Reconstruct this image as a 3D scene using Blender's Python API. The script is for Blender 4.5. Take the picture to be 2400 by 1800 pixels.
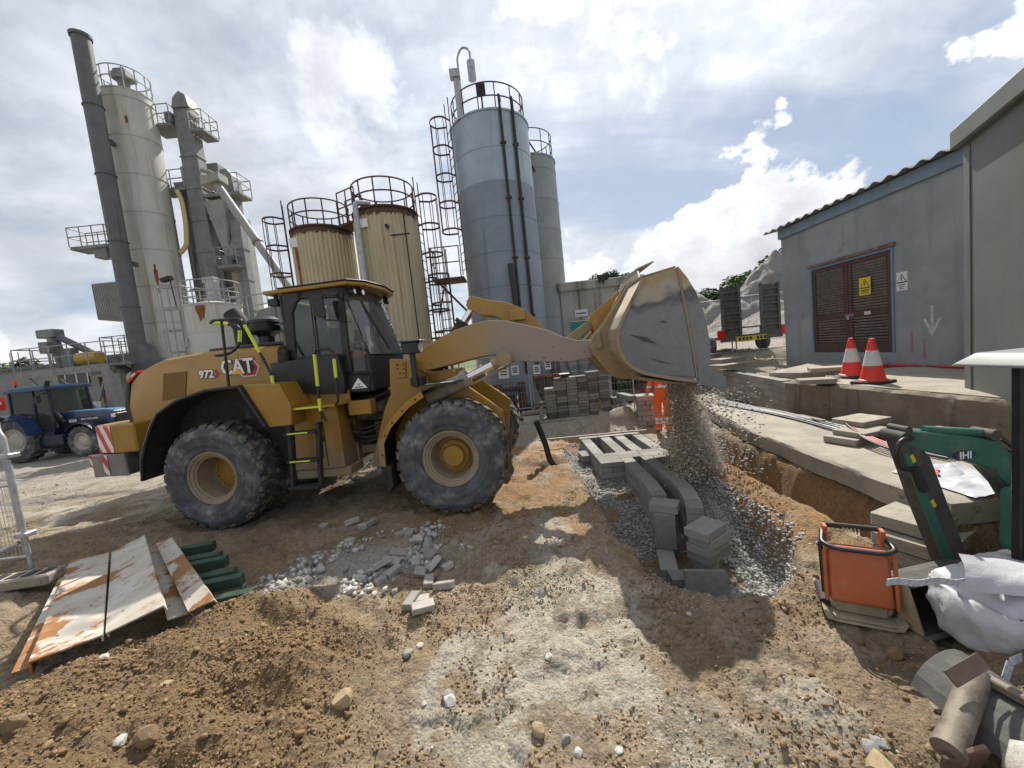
import bpy, bmesh, math, random
import numpy as np
from mathutils import Vector, Matrix
rad = math.radians
for o in list(bpy.data.objects): bpy.data.objects.remove(o)
SC = bpy.context.scene
COL = SC.collection
random.seed(7); RNG = np.random.default_rng(7)

# ------------------------------------------------------------------ camera
FPX, CAMH, PITCH, ROLL = 904., 2.4, rad(4.7), rad(6.0)
_cp, _sp, _cr, _sr = math.cos(PITCH), math.sin(PITCH), math.cos(ROLL), math.sin(ROLL)
CF = Vector((0, _cp, -_sp)); _u0 = Vector((0, _sp, _cp)); _r0 = Vector((1, 0, 0))
CR = _r0*_cr - _u0*_sr; CU = _u0*_cr + _r0*_sr
CPOS = Vector((0, 0, CAMH))
cd = bpy.data.cameras.new('camera'); cam = bpy.data.objects.new('camera', cd); COL.objects.link(cam)
cd.sensor_fit = 'HORIZONTAL'; cd.sensor_width = 36; cd.lens = 36*FPX/2400; cd.clip_end = 3000; cd.clip_start = .05
cam.matrix_world = Matrix(((CR.x, CU.x, -CF.x, 0), (CR.y, CU.y, -CF.y, 0), (CR.z, CU.z, -CF.z, CAMH), (0, 0, 0, 1)))
SC.camera = cam

# ------------------------------------------------------------------ light
SUN_EL, SUN_AZ = rad(47.5), rad(18)
SUN_DIR = Vector((math.sin(SUN_AZ)*math.cos(SUN_EL), math.cos(SUN_AZ)*math.cos(SUN_EL), math.sin(SUN_EL)))
sl = bpy.data.lights.new('sun', 'SUN'); sl.energy = 5.0; sl.angle = rad(.6); sl.color = (1, .95, .86)
so = bpy.data.objects.new('sun', sl); COL.objects.link(so); so.rotation_euler = SUN_DIR.to_track_quat('Z', 'Y').to_euler()
so.location = (0, 0, 60)
SC.view_settings.view_transform = 'Standard'; SC.view_settings.look = 'None'
SC.view_settings.exposure = 0.42; SC.view_settings.gamma = 1
W = bpy.data.worlds.new('World'); SC.world = W; W.use_nodes = True
def build_world():
    nt = W.node_tree; N = nt.nodes; Lk = nt.links; N.clear()
    out = N.new('ShaderNodeOutputWorld'); bg = N.new('ShaderNodeBackground'); Lk.new(bg.outputs[0], out.inputs[0])
    sky = N.new('ShaderNodeTexSky'); sky.sky_type = 'NISHITA'; sky.sun_disc = False
    sky.sun_elevation = SUN_EL; sky.sun_rotation = SUN_AZ; sky.altitude = 50; sky.air_density = 1.0; sky.dust_density = .8
    tc = N.new('ShaderNodeTexCoord')
    def math_(op, a, b=None, c=None, clamp=False):
        n = N.new('ShaderNodeMath'); n.operation = op; n.use_clamp = clamp
        for i, v in enumerate((a, b, c)):
            if v is None: continue
            if isinstance(v, (int, float)): n.inputs[i].default_value = v
            else: Lk.new(v, n.inputs[i])
        return n.outputs[0]
    def mixc(f, a, b):
        n = N.new('ShaderNodeMix'); n.data_type = 'RGBA'
        for s, v in ((0, f), (6, a), (7, b)):
            if isinstance(v, (int, float)): n.inputs[s].default_value = v
            elif isinstance(v, tuple): n.inputs[s].default_value = (*v, 1)
            else: Lk.new(v, n.inputs[s])
        return n.outputs[2]
    def noise(vec, scale, detail=8, rough=.55, dist=0.):
        n = N.new('ShaderNodeTexNoise'); n.inputs['Scale'].default_value = scale; n.inputs['Detail'].default_value = detail
        n.inputs['Roughness'].default_value = rough; n.inputs['Distortion'].default_value = dist; Lk.new(vec, n.inputs['Vector']); return n.outputs[0]
    def ramp(v, a, b, lo=0., hi=1.):
        n = N.new('ShaderNodeMapRange'); n.interpolation_type = 'SMOOTHSTEP'; Lk.new(v, n.inputs[0])
        for i, q in enumerate((a, b, lo, hi)): n.inputs[1+i].default_value = q
        return n.outputs[0]
    sep = N.new('ShaderNodeSeparateXYZ'); Lk.new(tc.outputs['Generated'], sep.inputs[0])
    X, Y, Z = sep.outputs
    zc = math_('MAXIMUM', Z, 0.0); den = math_('ADD', zc, .16)
    comb = N.new('ShaderNodeCombineXYZ'); Lk.new(math_('DIVIDE', X, den), comb.inputs[0]); Lk.new(math_('DIVIDE', Y, den), comb.inputs[1]); comb.inputs[2].default_value = 3.7
    # high thin streaky cloud
    mp = N.new('ShaderNodeMapping'); mp.inputs['Rotation'].default_value = (0, 0, rad(-38)); mp.inputs['Scale'].default_value = (.38, 1.0, 1); mp.inputs['Location'].default_value = (2.3, 5.1, 0); Lk.new(comb.outputs[0], mp.inputs[0])
    n1 = noise(mp.outputs[0], 1.15, 9, .58, .25)
    n2 = noise(comb.outputs[0], .75, 8, .55, .35)
    hi = ramp(math_('ADD', math_('MULTIPLY', n1, .5), math_('MULTIPLY', n2, .55)), .425, .60)
    # lower cumulus banks near the horizon, thickness varies with bearing
    az = math_('ARCTAN2', X, Y); el = math_('ARCSINE', Z)
    c2 = N.new('ShaderNodeCombineXYZ'); Lk.new(math_('MULTIPLY', az, 1.0), c2.inputs[0]); Lk.new(math_('MULTIPLY', el, 1.25), c2.inputs[1]); c2.inputs[2].default_value = 1.9
    n3 = noise(c2.outputs[0], 4.6, 10, .56, .12)
    top = math_('ADD', math_('MULTIPLY', math_('SINE', math_('ADD', math_('MULTIPLY', az, 2.1), -.35)), .17), .20)
    cuv = math_('ADD', math_('MULTIPLY', math_('SUBTRACT', top, el), 1.7), math_('MULTIPLY', math_('SUBTRACT', n3, .5), 1.75))
    cu = ramp(cuv, -.02, .055)
    # a second, higher group of cumulus
    n4 = noise(c2.outputs[0], 2.1, 9, .55, .2)
    band = ramp(el, .28, .5)
    cu2 = math_('MULTIPLY', ramp(n4, .535, .64), band)
    cov = math_('MAXIMUM', math_('MAXIMUM', math_('MULTIPLY', hi, .85), cu), math_('MULTIPLY', cu2, .9))
    # cloud brightness: brighter toward the sun, greyer in thick bases
    sd = N.new('ShaderNodeVectorMath'); sd.operation = 'DOT_PRODUCT'; Lk.new(tc.outputs['Generated'], sd.inputs[0]); sd.inputs[1].default_value = SUN_DIR
    glow = math_('POWER', math_('MAXIMUM', sd.outputs['Value'], 0.0), 9.0)
    n5 = noise(c2.outputs[0], 7.5, 8, .6)
    deep = ramp(cuv, .02, .55, 1.16, .84)
    shade = math_('MULTIPLY', ramp(n5, .3, .68, .70, 1.0), math_('ADD', math_('MULTIPLY', deep, cu), math_('SUBTRACT', 1.0, cu)))
    shade2 = math_('MULTIPLY', shade, math_('ADD', .88, math_('MULTIPLY', glow, .62)))
    cc = N.new('ShaderNodeVectorMath'); cc.operation = 'SCALE'; cc.inputs[0].default_value = (.93, .955, 1.0); Lk.new(shade2, cc.inputs['Scale'])
    sk = N.new('ShaderNodeVectorMath'); sk.operation = 'SCALE'; Lk.new(sky.outputs[0], sk.inputs[0]); sk.inputs['Scale'].default_value = .085
    veil = mixc(.55, sk.outputs[0], (.42, .485, .60))
    col = mixc(cov, veil, cc.outputs[0])
    Lk.new(col, bg.inputs[0]); bg.inputs[1].default_value = .90
build_world()

# ------------------------------------------------------------------ pixel rays used for laying the site out (photo is 2400 x 1800)
def ray(px, py): return CF + CR*((px-1200)/FPX) - CU*((py-900)/FPX)
def gz(px, py, z=0.):
    d = ray(px, py); return CPOS + d*((z-CAMH)/d.z)
def gy(px, py, Y):
    d = ray(px, py); return CPOS + d*(Y/d.y)
def gx(px, py, X):
    d = ray(px, py); return CPOS + d*(X/d.x)
def proj(p):
    q = Vector(p)-CPOS; Z = q.dot(CF); return (1200+FPX*q.dot(CR)/Z, 900-FPX*q.dot(CU)/Z)

# ------------------------------------------------------------------ mesh helpers
class MB:
    def __init__(s): s.v = []; s.f = []; s.fl = None
    def add(s, vs, fs):
        b = len(s.v); s.v += [tuple(v) for v in vs]; s.f += [tuple(b+i for i in f) for f in fs]; return s
    def box(s, x0, x1, y0, y1, z0, z1):
        return s.add([(x0,y0,z0),(x1,y0,z0),(x1,y1,z0),(x0,y1,z0),(x0,y0,z1),(x1,y0,z1),(x1,y1,z1),(x0,y1,z1)],
                     [(0,3,2,1),(4,5,6,7),(0,1,5,4),(1,2,6,5),(2,3,7,6),(3,0,4,7)])
    def hexa(s, a, b):      # two quads, bottom and top
        return s.add(list(a)+list(b), [(0,3,2,1),(4,5,6,7),(0,1,5,4),(1,2,6,5),(2,3,7,6),(3,0,4,7)])
    def obox(s, c, ax, ay, az):
        c, ax, ay, az = map(Vector, (c, ax, ay, az))
        P = lambda i, j, k: c+ax*i+ay*j+az*k
        return s.hexa([P(-1,-1,-1),P(1,-1,-1),P(1,1,-1),P(-1,1,-1)], [P(-1,-1,1),P(1,-1,1),P(1,1,1),P(-1,1,1)])
    def beam(s, p, q, w, h=None, up=(0,0,1)):
        p, q = Vector(p), Vector(q); h = h or w; d = (q-p); L = d.length
        if L < 1e-6: return s
        d /= L; u = Vector(up)
        if abs(d.dot(u)) > .98: u = Vector((1,0,0))
        a = d.cross(u).normalized(); b = a.cross(d)
        return s.obox((p+q)/2, d*L/2, a*w/2, b*h/2)
    def prism(s, pts, d):   # polygon of 3D points extruded by vector d
        n = len(pts); d = Vector(d); P = [Vector(p) for p in pts]
        return s.add(P+[p+d for p in P], [tuple(range(n))[::-1], tuple(range(n, 2*n))]+[(i, (i+1) % n, n+(i+1) % n, n+i) for i in range(n)])
    def cyl(s, p, q, r, r2=None, n=12, caps=True):
        p, q = Vector(p), Vector(q); r2 = r if r2 is None else r2; d = (q-p).normalized()
        u = Vector((0,0,1)) if abs(d.z) < .95 else Vector((1,0,0)); a = d.cross(u).normalized(); b = d.cross(a)
        vs = [p+(a*math.cos(t)+b*math.sin(t))*r for t in [2*math.pi*i/n for i in range(n)]]+[q+(a*math.cos(t)+b*math.sin(t))*r2 for t in [2*math.pi*i/n for i in range(n)]]
        fs = [(i, (i+1) % n, n+(i+1) % n, n+i) for i in range(n)]
        if caps: fs += [tuple(range(n))[::-1], tuple(range(n, 2*n))]
        return s.add(vs, fs)
    def tube(s, pts, r, n=8, closed=False):
        P = [Vector(p) for p in pts]; m = len(P); rs = r if isinstance(r, (list, tuple)) else [r]*m; prev = None; vs = []
        for i in range(m):
            t = (P[(i+1) % m]-P[i-1]) if closed else (P[min(i+1, m-1)]-P[max(i-1, 0)])
            t = t.normalized() if t.length > 1e-9 else Vector((0,0,1))
            if prev is None:
                u = Vector((0,0,1)) if abs(t.z) < .9 else Vector((1,0,0)); a = t.cross(u).normalized()
            else: a = (prev-t*prev.dot(t)).normalized()
            prev = a; b = t.cross(a)
            vs += [P[i]+(a*math.cos(2*math.pi*k/n)+b*math.sin(2*math.pi*k/n))*rs[i] for k in range(n)]
        fs = []
        for i in range(m if closed else m-1):
            j = (i+1) % m
            fs += [(i*n+k, i*n+(k+1) % n, j*n+(k+1) % n, j*n+k) for k in range(n)]
        if not closed: fs += [tuple(range(n))[::-1], tuple(range((m-1)*n, m*n))]
        return s.add(vs, fs)
    def lathe(s, prof, c=(0,0,0), axis='z', n=32, closed=False, arc=(0, 2*math.pi)):
        c = Vector(c); full = abs(arc[1]-arc[0]-2*math.pi) < 1e-6; m = n if full else n+1; vs = []
        for i in range(m):
            t = arc[0]+(arc[1]-arc[0])*i/n; ca, sa = math.cos(t), math.sin(t)
            for r, h in prof:
                vs.append(c+Vector({'z': (r*ca, r*sa, h), 'y': (r*ca, h, r*sa), 'x': (h, r*ca, r*sa)}[axis]))
        k = len(prof); fs = []
        for i in range(n):
            j = (i+1) % m
            for q in range(k if closed else k-1):
                e = (q+1) % k; fs.append((i*k+q, j*k+q, j*k+e, i*k+e))
        return s.add(vs, fs)
    def build(s, name, mat, parent=None, smooth=None, bevel=0, seg=1, loc=None, recalc=True):
        me = bpy.data.meshes.new(name)
        if bevel or recalc:
            bm = bmesh.new()
            vs = [bm.verts.new(v) for v in s.v]
            for f in s.f:
                if len(set(f)) < 3: continue
                try: bm.faces.new([vs[i] for i in f])
                except ValueError: pass
            bmesh.ops.remove_doubles(bm, verts=bm.verts, dist=1e-5)
            if recalc: bmesh.ops.recalc_face_normals(bm, faces=bm.faces)
            if bevel:
                ed = [e for e in bm.edges if len(e.link_faces) == 2 and e.calc_face_angle(0) > .5]
                bmesh.ops.bevel(bm, geom=ed, offset=bevel, segments=seg, affect='EDGES', profile=.6, clamp_overlap=True)
            bm.to_mesh(me); bm.free()
        else:
            me.from_pydata(s.v, [], s.f)
        me.materials.append(mat)
        o = bpy.data.objects.new(name, me); COL.objects.link(o)
        if smooth:
            me.polygons.foreach_set('use_smooth', [True]*len(me.polygons)); me.set_sharp_from_angle(angle=rad(smooth))
        if parent is not None: o.parent = parent
        if loc is not None: o.location = loc
        return o
def tag(o, label=None, cat=None, group=None, kind=None):
    if label: o['label'] = label
    if cat: o['category'] = cat
    if group: o['group'] = group
    if kind: o['kind'] = kind
    return o
def thing(name, label, cat, loc=(0,0,0), rz=0., group=None):
    o = bpy.data.objects.new(name, None); COL.objects.link(o); o.location = loc; o.rotation_euler = (0, 0, rz); o.empty_display_size = .2
    return tag(o, label, cat, group)
def inst(src, name=None, loc=(0,0,0), rot=(0,0,0), scale=(1,1,1), parent=None, mat=None):   # object sharing mesh data
    o = bpy.data.objects.new(name or src.name, src if isinstance(src, bpy.types.Mesh) else src.data); COL.objects.link(o)
    o.location = loc; o.rotation_euler = rot; o.scale = scale if not isinstance(scale, (int, float)) else (scale,)*3
    if parent is not None: o.parent = parent
    return o
def copy_tree(o, parent=None):
    c = o.copy(); COL.objects.link(c); c.parent = parent
    for ch in [x for x in bpy.data.objects if x.parent == o]: copy_tree(ch, c)
    return c
def text(name, s, size, mat, parent, mw, ext=.002, bold=0., align='CENTER', spacing=1., sx=1.):
    cu = bpy.data.curves.new(name, 'FONT'); cu.body = s; cu.size = size; cu.extrude = ext; cu.offset = bold; cu.align_x = align; cu.align_y = 'CENTER'; cu.space_character = spacing; cu.resolution_u = 2
    t = bpy.data.objects.new('tmp', cu); COL.objects.link(t)
    dg = bpy.context.evaluated_depsgraph_get(); me = bpy.data.meshes.new_from_object(t.evaluated_get(dg)); bpy.data.objects.remove(t)
    me.transform(Matrix.Diagonal((sx, 1, 1, 1))); me.transform(mw); me.name = name; me.materials.clear(); me.materials.append(mat)
    o = bpy.data.objects.new(name, me); COL.objects.link(o); o.parent = parent
    return o
def frame(o, x, y):     # matrix with origin o, text x direction, y (up) direction
    x, y = Vector(x).normalized(), Vector(y).normalized(); z = x.cross(y).normalized(); y = z.cross(x)
    return Matrix(((x.x, y.x, z.x, o[0]), (x.y, y.y, z.y, o[1]), (x.z, y.z, z.z, o[2]), (0, 0, 0, 1)))
def arc(c, r, a0, a1, n, ax=(1,0,0), ay=(0,1,0)):
    c, ax, ay = Vector(c), Vector(ax), Vector(ay)
    return [c+ax*(r*math.cos(a0+(a1-a0)*i/n))+ay*(r*math.sin(a0+(a1-a0)*i/n)) for i in range(n+1)]
def rnd_path(pts, r=.08, n=4):      # fillet the corners of a polyline
    P = [Vector(p) for p in pts]; out = [P[0]]
    for i in range(1, len(P)-1):
        a, b, c = P[i-1], P[i], P[i+1]; d1 = (a-b); d2 = (c-b); k = min(r, d1.length*.45, d2.length*.45)
        p, q = b+d1.normalized()*k, b+d2.normalized()*k
        for j in range(n+1):
            t = j/n; out.append(p*(1-t)**2+b*2*t*(1-t)+q*t*t)
    return out+[P[-1]]
def lerp(a, b, t): return a+(b-a)*t

# ------------------------------------------------------------------ materials
MATS = {}
def M(name, c1, c2=None, sc=5., rough=.6, metal=0., bump=0., bsc=60., streak=None, spots=None, dust=None, rnd=0., coat=0., spec=.5, lo=.38, hi=.66, mud=None):
    if name in MATS: return MATS[name]
    m = bpy.data.materials.new(name); m.use_nodes = True; nt = m.node_tree; N = nt.nodes; L = nt.links; b = N['Principled BSDF']
    b.inputs['Roughness'].default_value = rough; b.inputs['Metallic'].default_value = metal; b.inputs['Specular IOR Level'].default_value = spec
    if coat: b.inputs['Coat Weight'].default_value = coat; b.inputs['Coat Roughness'].default_value = .15
    tc = N.new('ShaderNodeTexCoord'); vec = tc.outputs['Object']; oi = None
    if rnd:
        oi = N.new('ShaderNodeObjectInfo'); va = N.new('ShaderNodeVectorMath'); va.operation = 'MULTIPLY_ADD'
        L.new(oi.outputs['Random'], va.inputs[0]); va.inputs[1].default_value = (37., 53., 71.); L.new(vec, va.inputs[2]); vec = va.outputs[0]
    def noise(scale, detail=6, rough_=.6, mp=None):
        n = N.new('ShaderNodeTexNoise'); n.inputs['Scale'].default_value = scale; n.inputs['Detail'].default_value = detail; n.inputs['Roughness'].default_value = rough_
        if mp:
            q = N.new('ShaderNodeMapping'); q.inputs['Scale'].default_value = mp; L.new(vec, q.inputs[0]); L.new(q.outputs[0], n.inputs['Vector'])
        else: L.new(vec, n.inputs['Vector'])
        return n.outputs[0]
    def ramp(v, a, c, lo_=0., hi_=1.):
        n = N.new('ShaderNodeMapRange'); n.interpolation_type = 'SMOOTHSTEP'; L.new(v, n.inputs[0])
        for i, q in enumerate((a, c, lo_, hi_)): n.inputs[1+i].default_value = q
        return n.outputs[0]
    def mix(f, a, c):
        n = N.new('ShaderNodeMix'); n.data_type = 'RGBA'
        for s, v in ((0, f), (6, a), (7, c)):
            if isinstance(v, (int, float)): n.inputs[s].default_value = v
            elif isinstance(v, tuple): n.inputs[s].default_value = (*v[:3], 1)
            else: L.new(v, n.inputs[s])
        return n.outputs[2]
    col = c1
    if c2: col = mix(ramp(noise(sc), lo, hi), c1, c2)
    if rnd:
        r = ramp(oi.outputs['Random'], 0, 1, 1-rnd, 1+rnd*.6); n = N.new('ShaderNodeVectorMath'); n.operation = 'SCALE'
        if isinstance(col, tuple): n.inputs[0].default_value = col[:3]
        else: L.new(col, n.inputs[0])
        L.new(r, n.inputs['Scale']); col = n.outputs[0]
    rgh = None
    if streak:      # (colour, amount, scale)  vertical runs
        f = ramp(noise(streak[2], 5, .6, (1, 1, .06)), .62-.3*streak[1], .80-.18*streak[1]); col = mix(f, col, streak[0])
    if spots:       # (colour, amount, scale)
        f = ramp(noise(spots[2], 8, .65), .70-.3*spots[1], .74-.3*spots[1]); col = mix(f, col, spots[0])
    if dust:        # (colour, amount, scale)
        f = ramp(noise(dust[2], 8, .7), .75-.55*dust[1], 1.0-.55*dust[1], 0, .9); col = mix(f, col, dust[0])
        rgh = N.new('ShaderNodeMapRange'); L.new(f, rgh.inputs[0]); rgh.inputs[3].default_value = rough; rgh.inputs[4].default_value = .92; L.new(rgh.outputs[0], b.inputs['Roughness'])
    if mud:         # (colour, height below which splashed mud thickens)
        sz = N.new('ShaderNodeSeparateXYZ'); L.new(tc.outputs['Object'], sz.inputs[0]); mm = N.new('ShaderNodeMath'); mm.operation = 'MULTIPLY_ADD'; L.new(noise(6, 9, .75), mm.inputs[0]); mm.inputs[1].default_value = -2.4; L.new(sz.outputs[2], mm.inputs[2])
        col = mix(ramp(mm.outputs[0], mud[1]-1.35, mud[1]-.75, .85, 0), col, mud[0])
    if isinstance(col, tuple): b.inputs['Base Color'].default_value = (*col[:3], 1)
    else: L.new(col, b.inputs['Base Color'])
    if bump:
        bp = N.new('ShaderNodeBump'); bp.inputs['Strength'].default_value = min(1, bump); bp.inputs['Distance'].default_value = .012*max(1, bump)
        L.new(noise(bsc, 6, .65), bp.inputs['Height']); L.new(bp.outputs[0], b.inputs['Normal'])
    MATS[name] = m; return m
def glass_mat(name, tint=(.8,.9,.9), alpha=.25, rough=.03):
    if name in MATS: return MATS[name]
    m = bpy.data.materials.new(name); m.use_nodes = True; nt = m.node_tree; N = nt.nodes; L = nt.links; N.clear()
    o = N.new('ShaderNodeOutputMaterial'); t = N.new('ShaderNodeBsdfTransparent'); g = N.new('ShaderNodeBsdfGlossy'); mx = N.new('ShaderNodeMixShader'); fr = N.new('ShaderNodeFresnel')
    t.inputs[0].default_value = (*tint, 1); g.inputs['Roughness'].default_value = rough; fr.inputs[0].default_value = 1.5
    d = N.new('ShaderNodeBsdfDiffuse'); d.inputs[0].default_value = (.5,.5,.46,1); m2 = N.new('ShaderNodeMixShader'); m2.inputs[0].default_value = alpha
    L.new(t.outputs[0], m2.inputs[1]); L.new(d.outputs[0], m2.inputs[2])
    L.new(fr.outputs[0], mx.inputs[0]); L.new(m2.outputs[0], mx.inputs[1]); L.new(g.outputs[0], mx.inputs[2]); L.new(mx.outputs[0], o.inputs[0])
    MATS[name] = m; return m
DUST = (.40,.36,.30)
YEL = M('cat_yellow', (.335,.18,.020), (.285,.152,.018), 2.5, .36, dust=((.25,.205,.15), .34, 3.5), spots=((.10,.075,.05), .05, 16), coat=.2, mud=((.23,.19,.14), .95))
YELH = M('hub_yellow', (.335,.18,.020), (.285,.152,.018), 2.5, .5, dust=((.25,.205,.15), .45, 5))
YELD = M('dusty_yellow', (.29,.19,.07), (.26,.215,.16), 1.6, .6, dust=((.29,.26,.22), .62, 2.2), spots=((.10,.08,.06), .10, 9), bump=.15, bsc=30)
BLK = M('black_paint', (.012,.013,.015), (.02,.02,.022), 6, .42, dust=(DUST, .16, 6))
BLKM = M('black_matt', (.02,.02,.02), (.035,.033,.03), 8, .75, dust=((.22,.195,.16), .36, 5), bump=.2)
RUB = M('tyre_rubber', (.055,.060,.070), (.095,.10,.11), 5, .85, dust=((.27,.255,.235), .52, 3.0), bump=.5, bsc=25)
TREAD = M('tyre_tread', (.03,.028,.026), (.06,.055,.05), 6, .8, dust=((.26,.225,.18), .6, 7), bump=.6, bsc=25)
RIM = M('rim_dusty', (.27,.215,.14), (.22,.17,.105), 5, .7, dust=((.31,.27,.22), .55, 6), spots=((.12,.09,.06), .12, 9))
CHROME = M('chrome_rod', (.8,.8,.82), None, rough=.12, metal=1.)
STEELG = M('polished_bucket_steel', (.165,.17,.185), (.205,.21,.22), 1.5, .5, metal=.35, dust=((.33,.31,.28), .30, 2.5), bump=.08)
HIVY = M('hi_vis_tape', (.58,.68,.05), None, rough=.5)
WHT = M('white_paint', (.72,.72,.70), (.62,.61,.58), 6, .5, dust=(DUST, .25, 5))
RED = M('red_paint', (.55,.02,.02), (.42,.02,.02), 6, .5, dust=(DUST, .2, 5))
GALV = M('galvanised', (.42,.43,.44), (.30,.31,.32), 9, .5, metal=.5, dust=((.3,.27,.22), .3, 6))
GALVD = M('dark_galvanised', (.20,.21,.22), (.14,.145,.15), 7, .6, metal=.3, dust=((.2,.18,.16), .3, 6))
RUSTS = M('rusted_steel', (.055,.035,.03), (.12,.06,.035), 8, .85)
ORANGE = M('hi_vis_orange', (.95,.13,.015), (.85,.10,.012), 4, .7, bump=.3, bsc=14)
REFL = M('reflective_tape', (.75,.75,.74), None, rough=.35)
SKIN = M('skin', (.55,.32,.22), None, rough=.6)
NAVY = M('dark_clothing', (.02,.022,.03), None, rough=.85)
# ------------------------------------------------------------------ terrain
def ss(a, b, t):
    t = np.clip((t-a)/(b-a), 0, 1); return t*t*(3-2*t)
_tabs = {}
def vnoise(x, y, seed=0):
    if seed not in _tabs: _tabs[seed] = np.random.default_rng(1000+seed).random((256, 256))
    T = _tabs[seed]; xi = np.floor(x).astype(int); yi = np.floor(y).astype(int); fx = x-xi; fy = y-yi
    fx = fx*fx*(3-2*fx); fy = fy*fy*(3-2*fy); a, b, c, d = xi % 256, (xi+1) % 256, yi % 256, (yi+1) % 256
    return (T[a, c]*(1-fx)+T[b, c]*fx)*(1-fy)+(T[a, d]*(1-fx)+T[b, d]*fx)*fy - .5
def fbm(x, y, sc, oct=5, seed=0, g=.5):
    r = 0; a = 1.; f = sc
    for i in range(oct): r = r+a*vnoise(x*f+i*17.3, y*f-i*9.1, seed+i); a *= g; f *= 2.03
    return r
def poly_sd(px, py, poly):      # positive inside
    d = np.full(px.shape, 1e9); ins = np.zeros(px.shape, bool); n = len(poly)
    for i in range(n):
        x0, y0 = poly[i]; x1, y1 = poly[(i+1) % n]; ex, ey = x1-x0, y1-y0
        t = np.clip(((px-x0)*ex+(py-y0)*ey)/(ex*ex+ey*ey), 0, 1)
        d = np.minimum(d, np.hypot(px-x0-t*ex, py-y0-t*ey))
        c = ((y0 > py) != (y1 > py)) & (px < (x1-x0)*(py-y0)/(y1-y0+1e-12)+x0); ins ^= c
    return np.where(ins, d, -d)
MOUND = [(-7.5,1.2),(-6.2,2.2),(-4.75,2.95),(-4.25,3.30),(-3.7,3.62),(-3.25,4.0),(-2.45,4.15),(-1.55,3.75),(-1.15,3.3),(-1.05,2.7),(-.95,2.0),(-.9,.4),(-7.5,.2)]
TXL = ([3.2,3.6,3.9,4.4,4.63,5.53,6.26,7.5,8.76,9.6],[1.7,1.30,1.18,1.20,1.08,1.10,1.05,1.0,.95,1.2])
TXR = ([3.2,3.7,4.2,5.0,7.0,8.2,9.6],[2.2,2.75,3.0,3.08,3.12,3.2,3.2])
TFL = ([3.2,3.6,4.1,4.7,5.5,6.5,7.5,9.6],[-.1,-.40,-.66,-.68,-.48,-.27,-.17,-.12])
def terrain(x, y):
    """returns height and soil masks (clay, soil, gravel, damp)"""
    x = np.asarray(x, float); y = np.asarray(y, float)
    w = fbm(x, y, 1.3, 4, 5)*.22
    z = .015*fbm(x, y, .25, 3, 2)*np.minimum(1, np.hypot(x, y)/6)*4
    z = z + .3*ss(10.3, 10.8, y+w)*ss(-2.6, -1.4, x)*(1-ss(15, 22, y))
    # right hand higher ground
    rt = ss(6.02, 6.16, x-.1855*(y-8.15))*ss(7.7, 8.3, y)
    z = z*(1-rt)+1.12*rt
    up = np.where(x > 0, ss(11.2, 13.2, y)*ss(.0, .5, x-5.98-.1855*(y-8.15)+.3*w), 0); z = np.maximum(z, up*(1.6+.012*np.clip(y-14, 0, 60)))
    # earth under the concrete strip, cut face on its left
    st = ss(3.80, 3.97, x+.35*w-.055*np.clip(y-6, 0, 4))*ss(3.2, 3.5, y)*(1-ss(9.3, 9.8, y)); z = np.maximum(z, .36*st+.04*fbm(x, y, 4, 3, 9)*st)
    # ridge of spoil between the trench and the strip
    z = z+.17*np.exp(-((x-3.38+.4*w)/.26)**2)*ss(3.3, 3.8, y)*(1-ss(6.2, 7.2, y))
    z = z-.34*np.exp(-((x-3.70+.3*w-.055*np.clip(y-6, 0, 4))/.13)**2)*ss(3.6, 4.2, y)*(1-ss(7.2, 8.6, y))*(1+.5*fbm(x, y, 2.5, 3, 23))
    # spoil around the back of the chamber
    z = z+.22*np.exp(-(((x-1.9)/.7)**2+((y-10.3)/.3)**2))+.25*np.exp(-(((x-3.0)/.6)**2+((y-10.7)/.35)**2))
    z = z-.3*np.exp(-(((x-1.75)/.4)**2+((y-9.75)/.16)**2))-.22*np.exp(-(((x-2.75)/.3)**2+((y-9.8)/.15)**2))
    pit = np.exp(-(((x-.45)/.55)**2+((y-8.15)/.22)**2)); z = z-.28*pit
    z = z+.14*np.exp(-(((x+.15)/.35)**2+((y-8.3)/.25)**2))
    z = z+.27*ss(5.0, 6.2, -x)*(1-ss(5.6, 7.4, y))
    # trench
    xl = np.interp(y, *TXL)+.25*w; xr = np.interp(y, *TXR)+.2*w
    tm = ss(0, .17, x-xl)*ss(0, .22, xr-x)*ss(3.15, 3.75, y+.4*w)*(1-ss(9.35, 9.6, y))
    fl = np.interp(y, *TFL)+.02*fbm(x, y, 3, 3, 21)
    fl = fl+.26*np.exp(-(((x-2.95)/.36)**2+((y-5.9)/1.1)**2))
    z = z*(1-tm)+np.minimum(fl, z)*tm
    # near ground: heap of dug soil on the left, lumpy ground on the right
    sd = poly_sd(x+.6*w, y+.6*w, MOUND)
    mm = ss(-.10, .75, sd)
    z = z+mm*(.30+.16*ss(.4, 1.5, sd)+.09*fbm(x, y, 1.1, 4, 31)*2)
    for cx, cy, r, d in ((-2.35,3.35,.24,.22),(-1.6,3.05,.28,.18),(-1.9,2.45,.34,.18),(-2.1,1.95,.28,.16),(-3.0,2.6,.3,.12)):
        z = z-d*np.exp(-(((x-cx)/r)**2+((y-cy)/(r*.6))**2))
    rg = ss(.9, 1.7, x)*(1-ss(3.0, 3.7, y)); z = z+rg*(.05+.11*fbm(x, y, 1.6, 4, 41))+.30*ss(2.3, 3.0, x)*(1-ss(2.1, 2.6, y+.0*x))
    # surface relief
    near = 1-ss(12, 30, y)
    soil = np.clip(mm+.92*rg*ss(-.25, .12, fbm(x, y, 1.3, 4, 51)+.16*ss(1.2, 2.2, x)), 0, 1)
    amp = .046*ss(.7,1.4,y)*(1-.5*ss(7,12,y))+.040*soil
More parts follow.
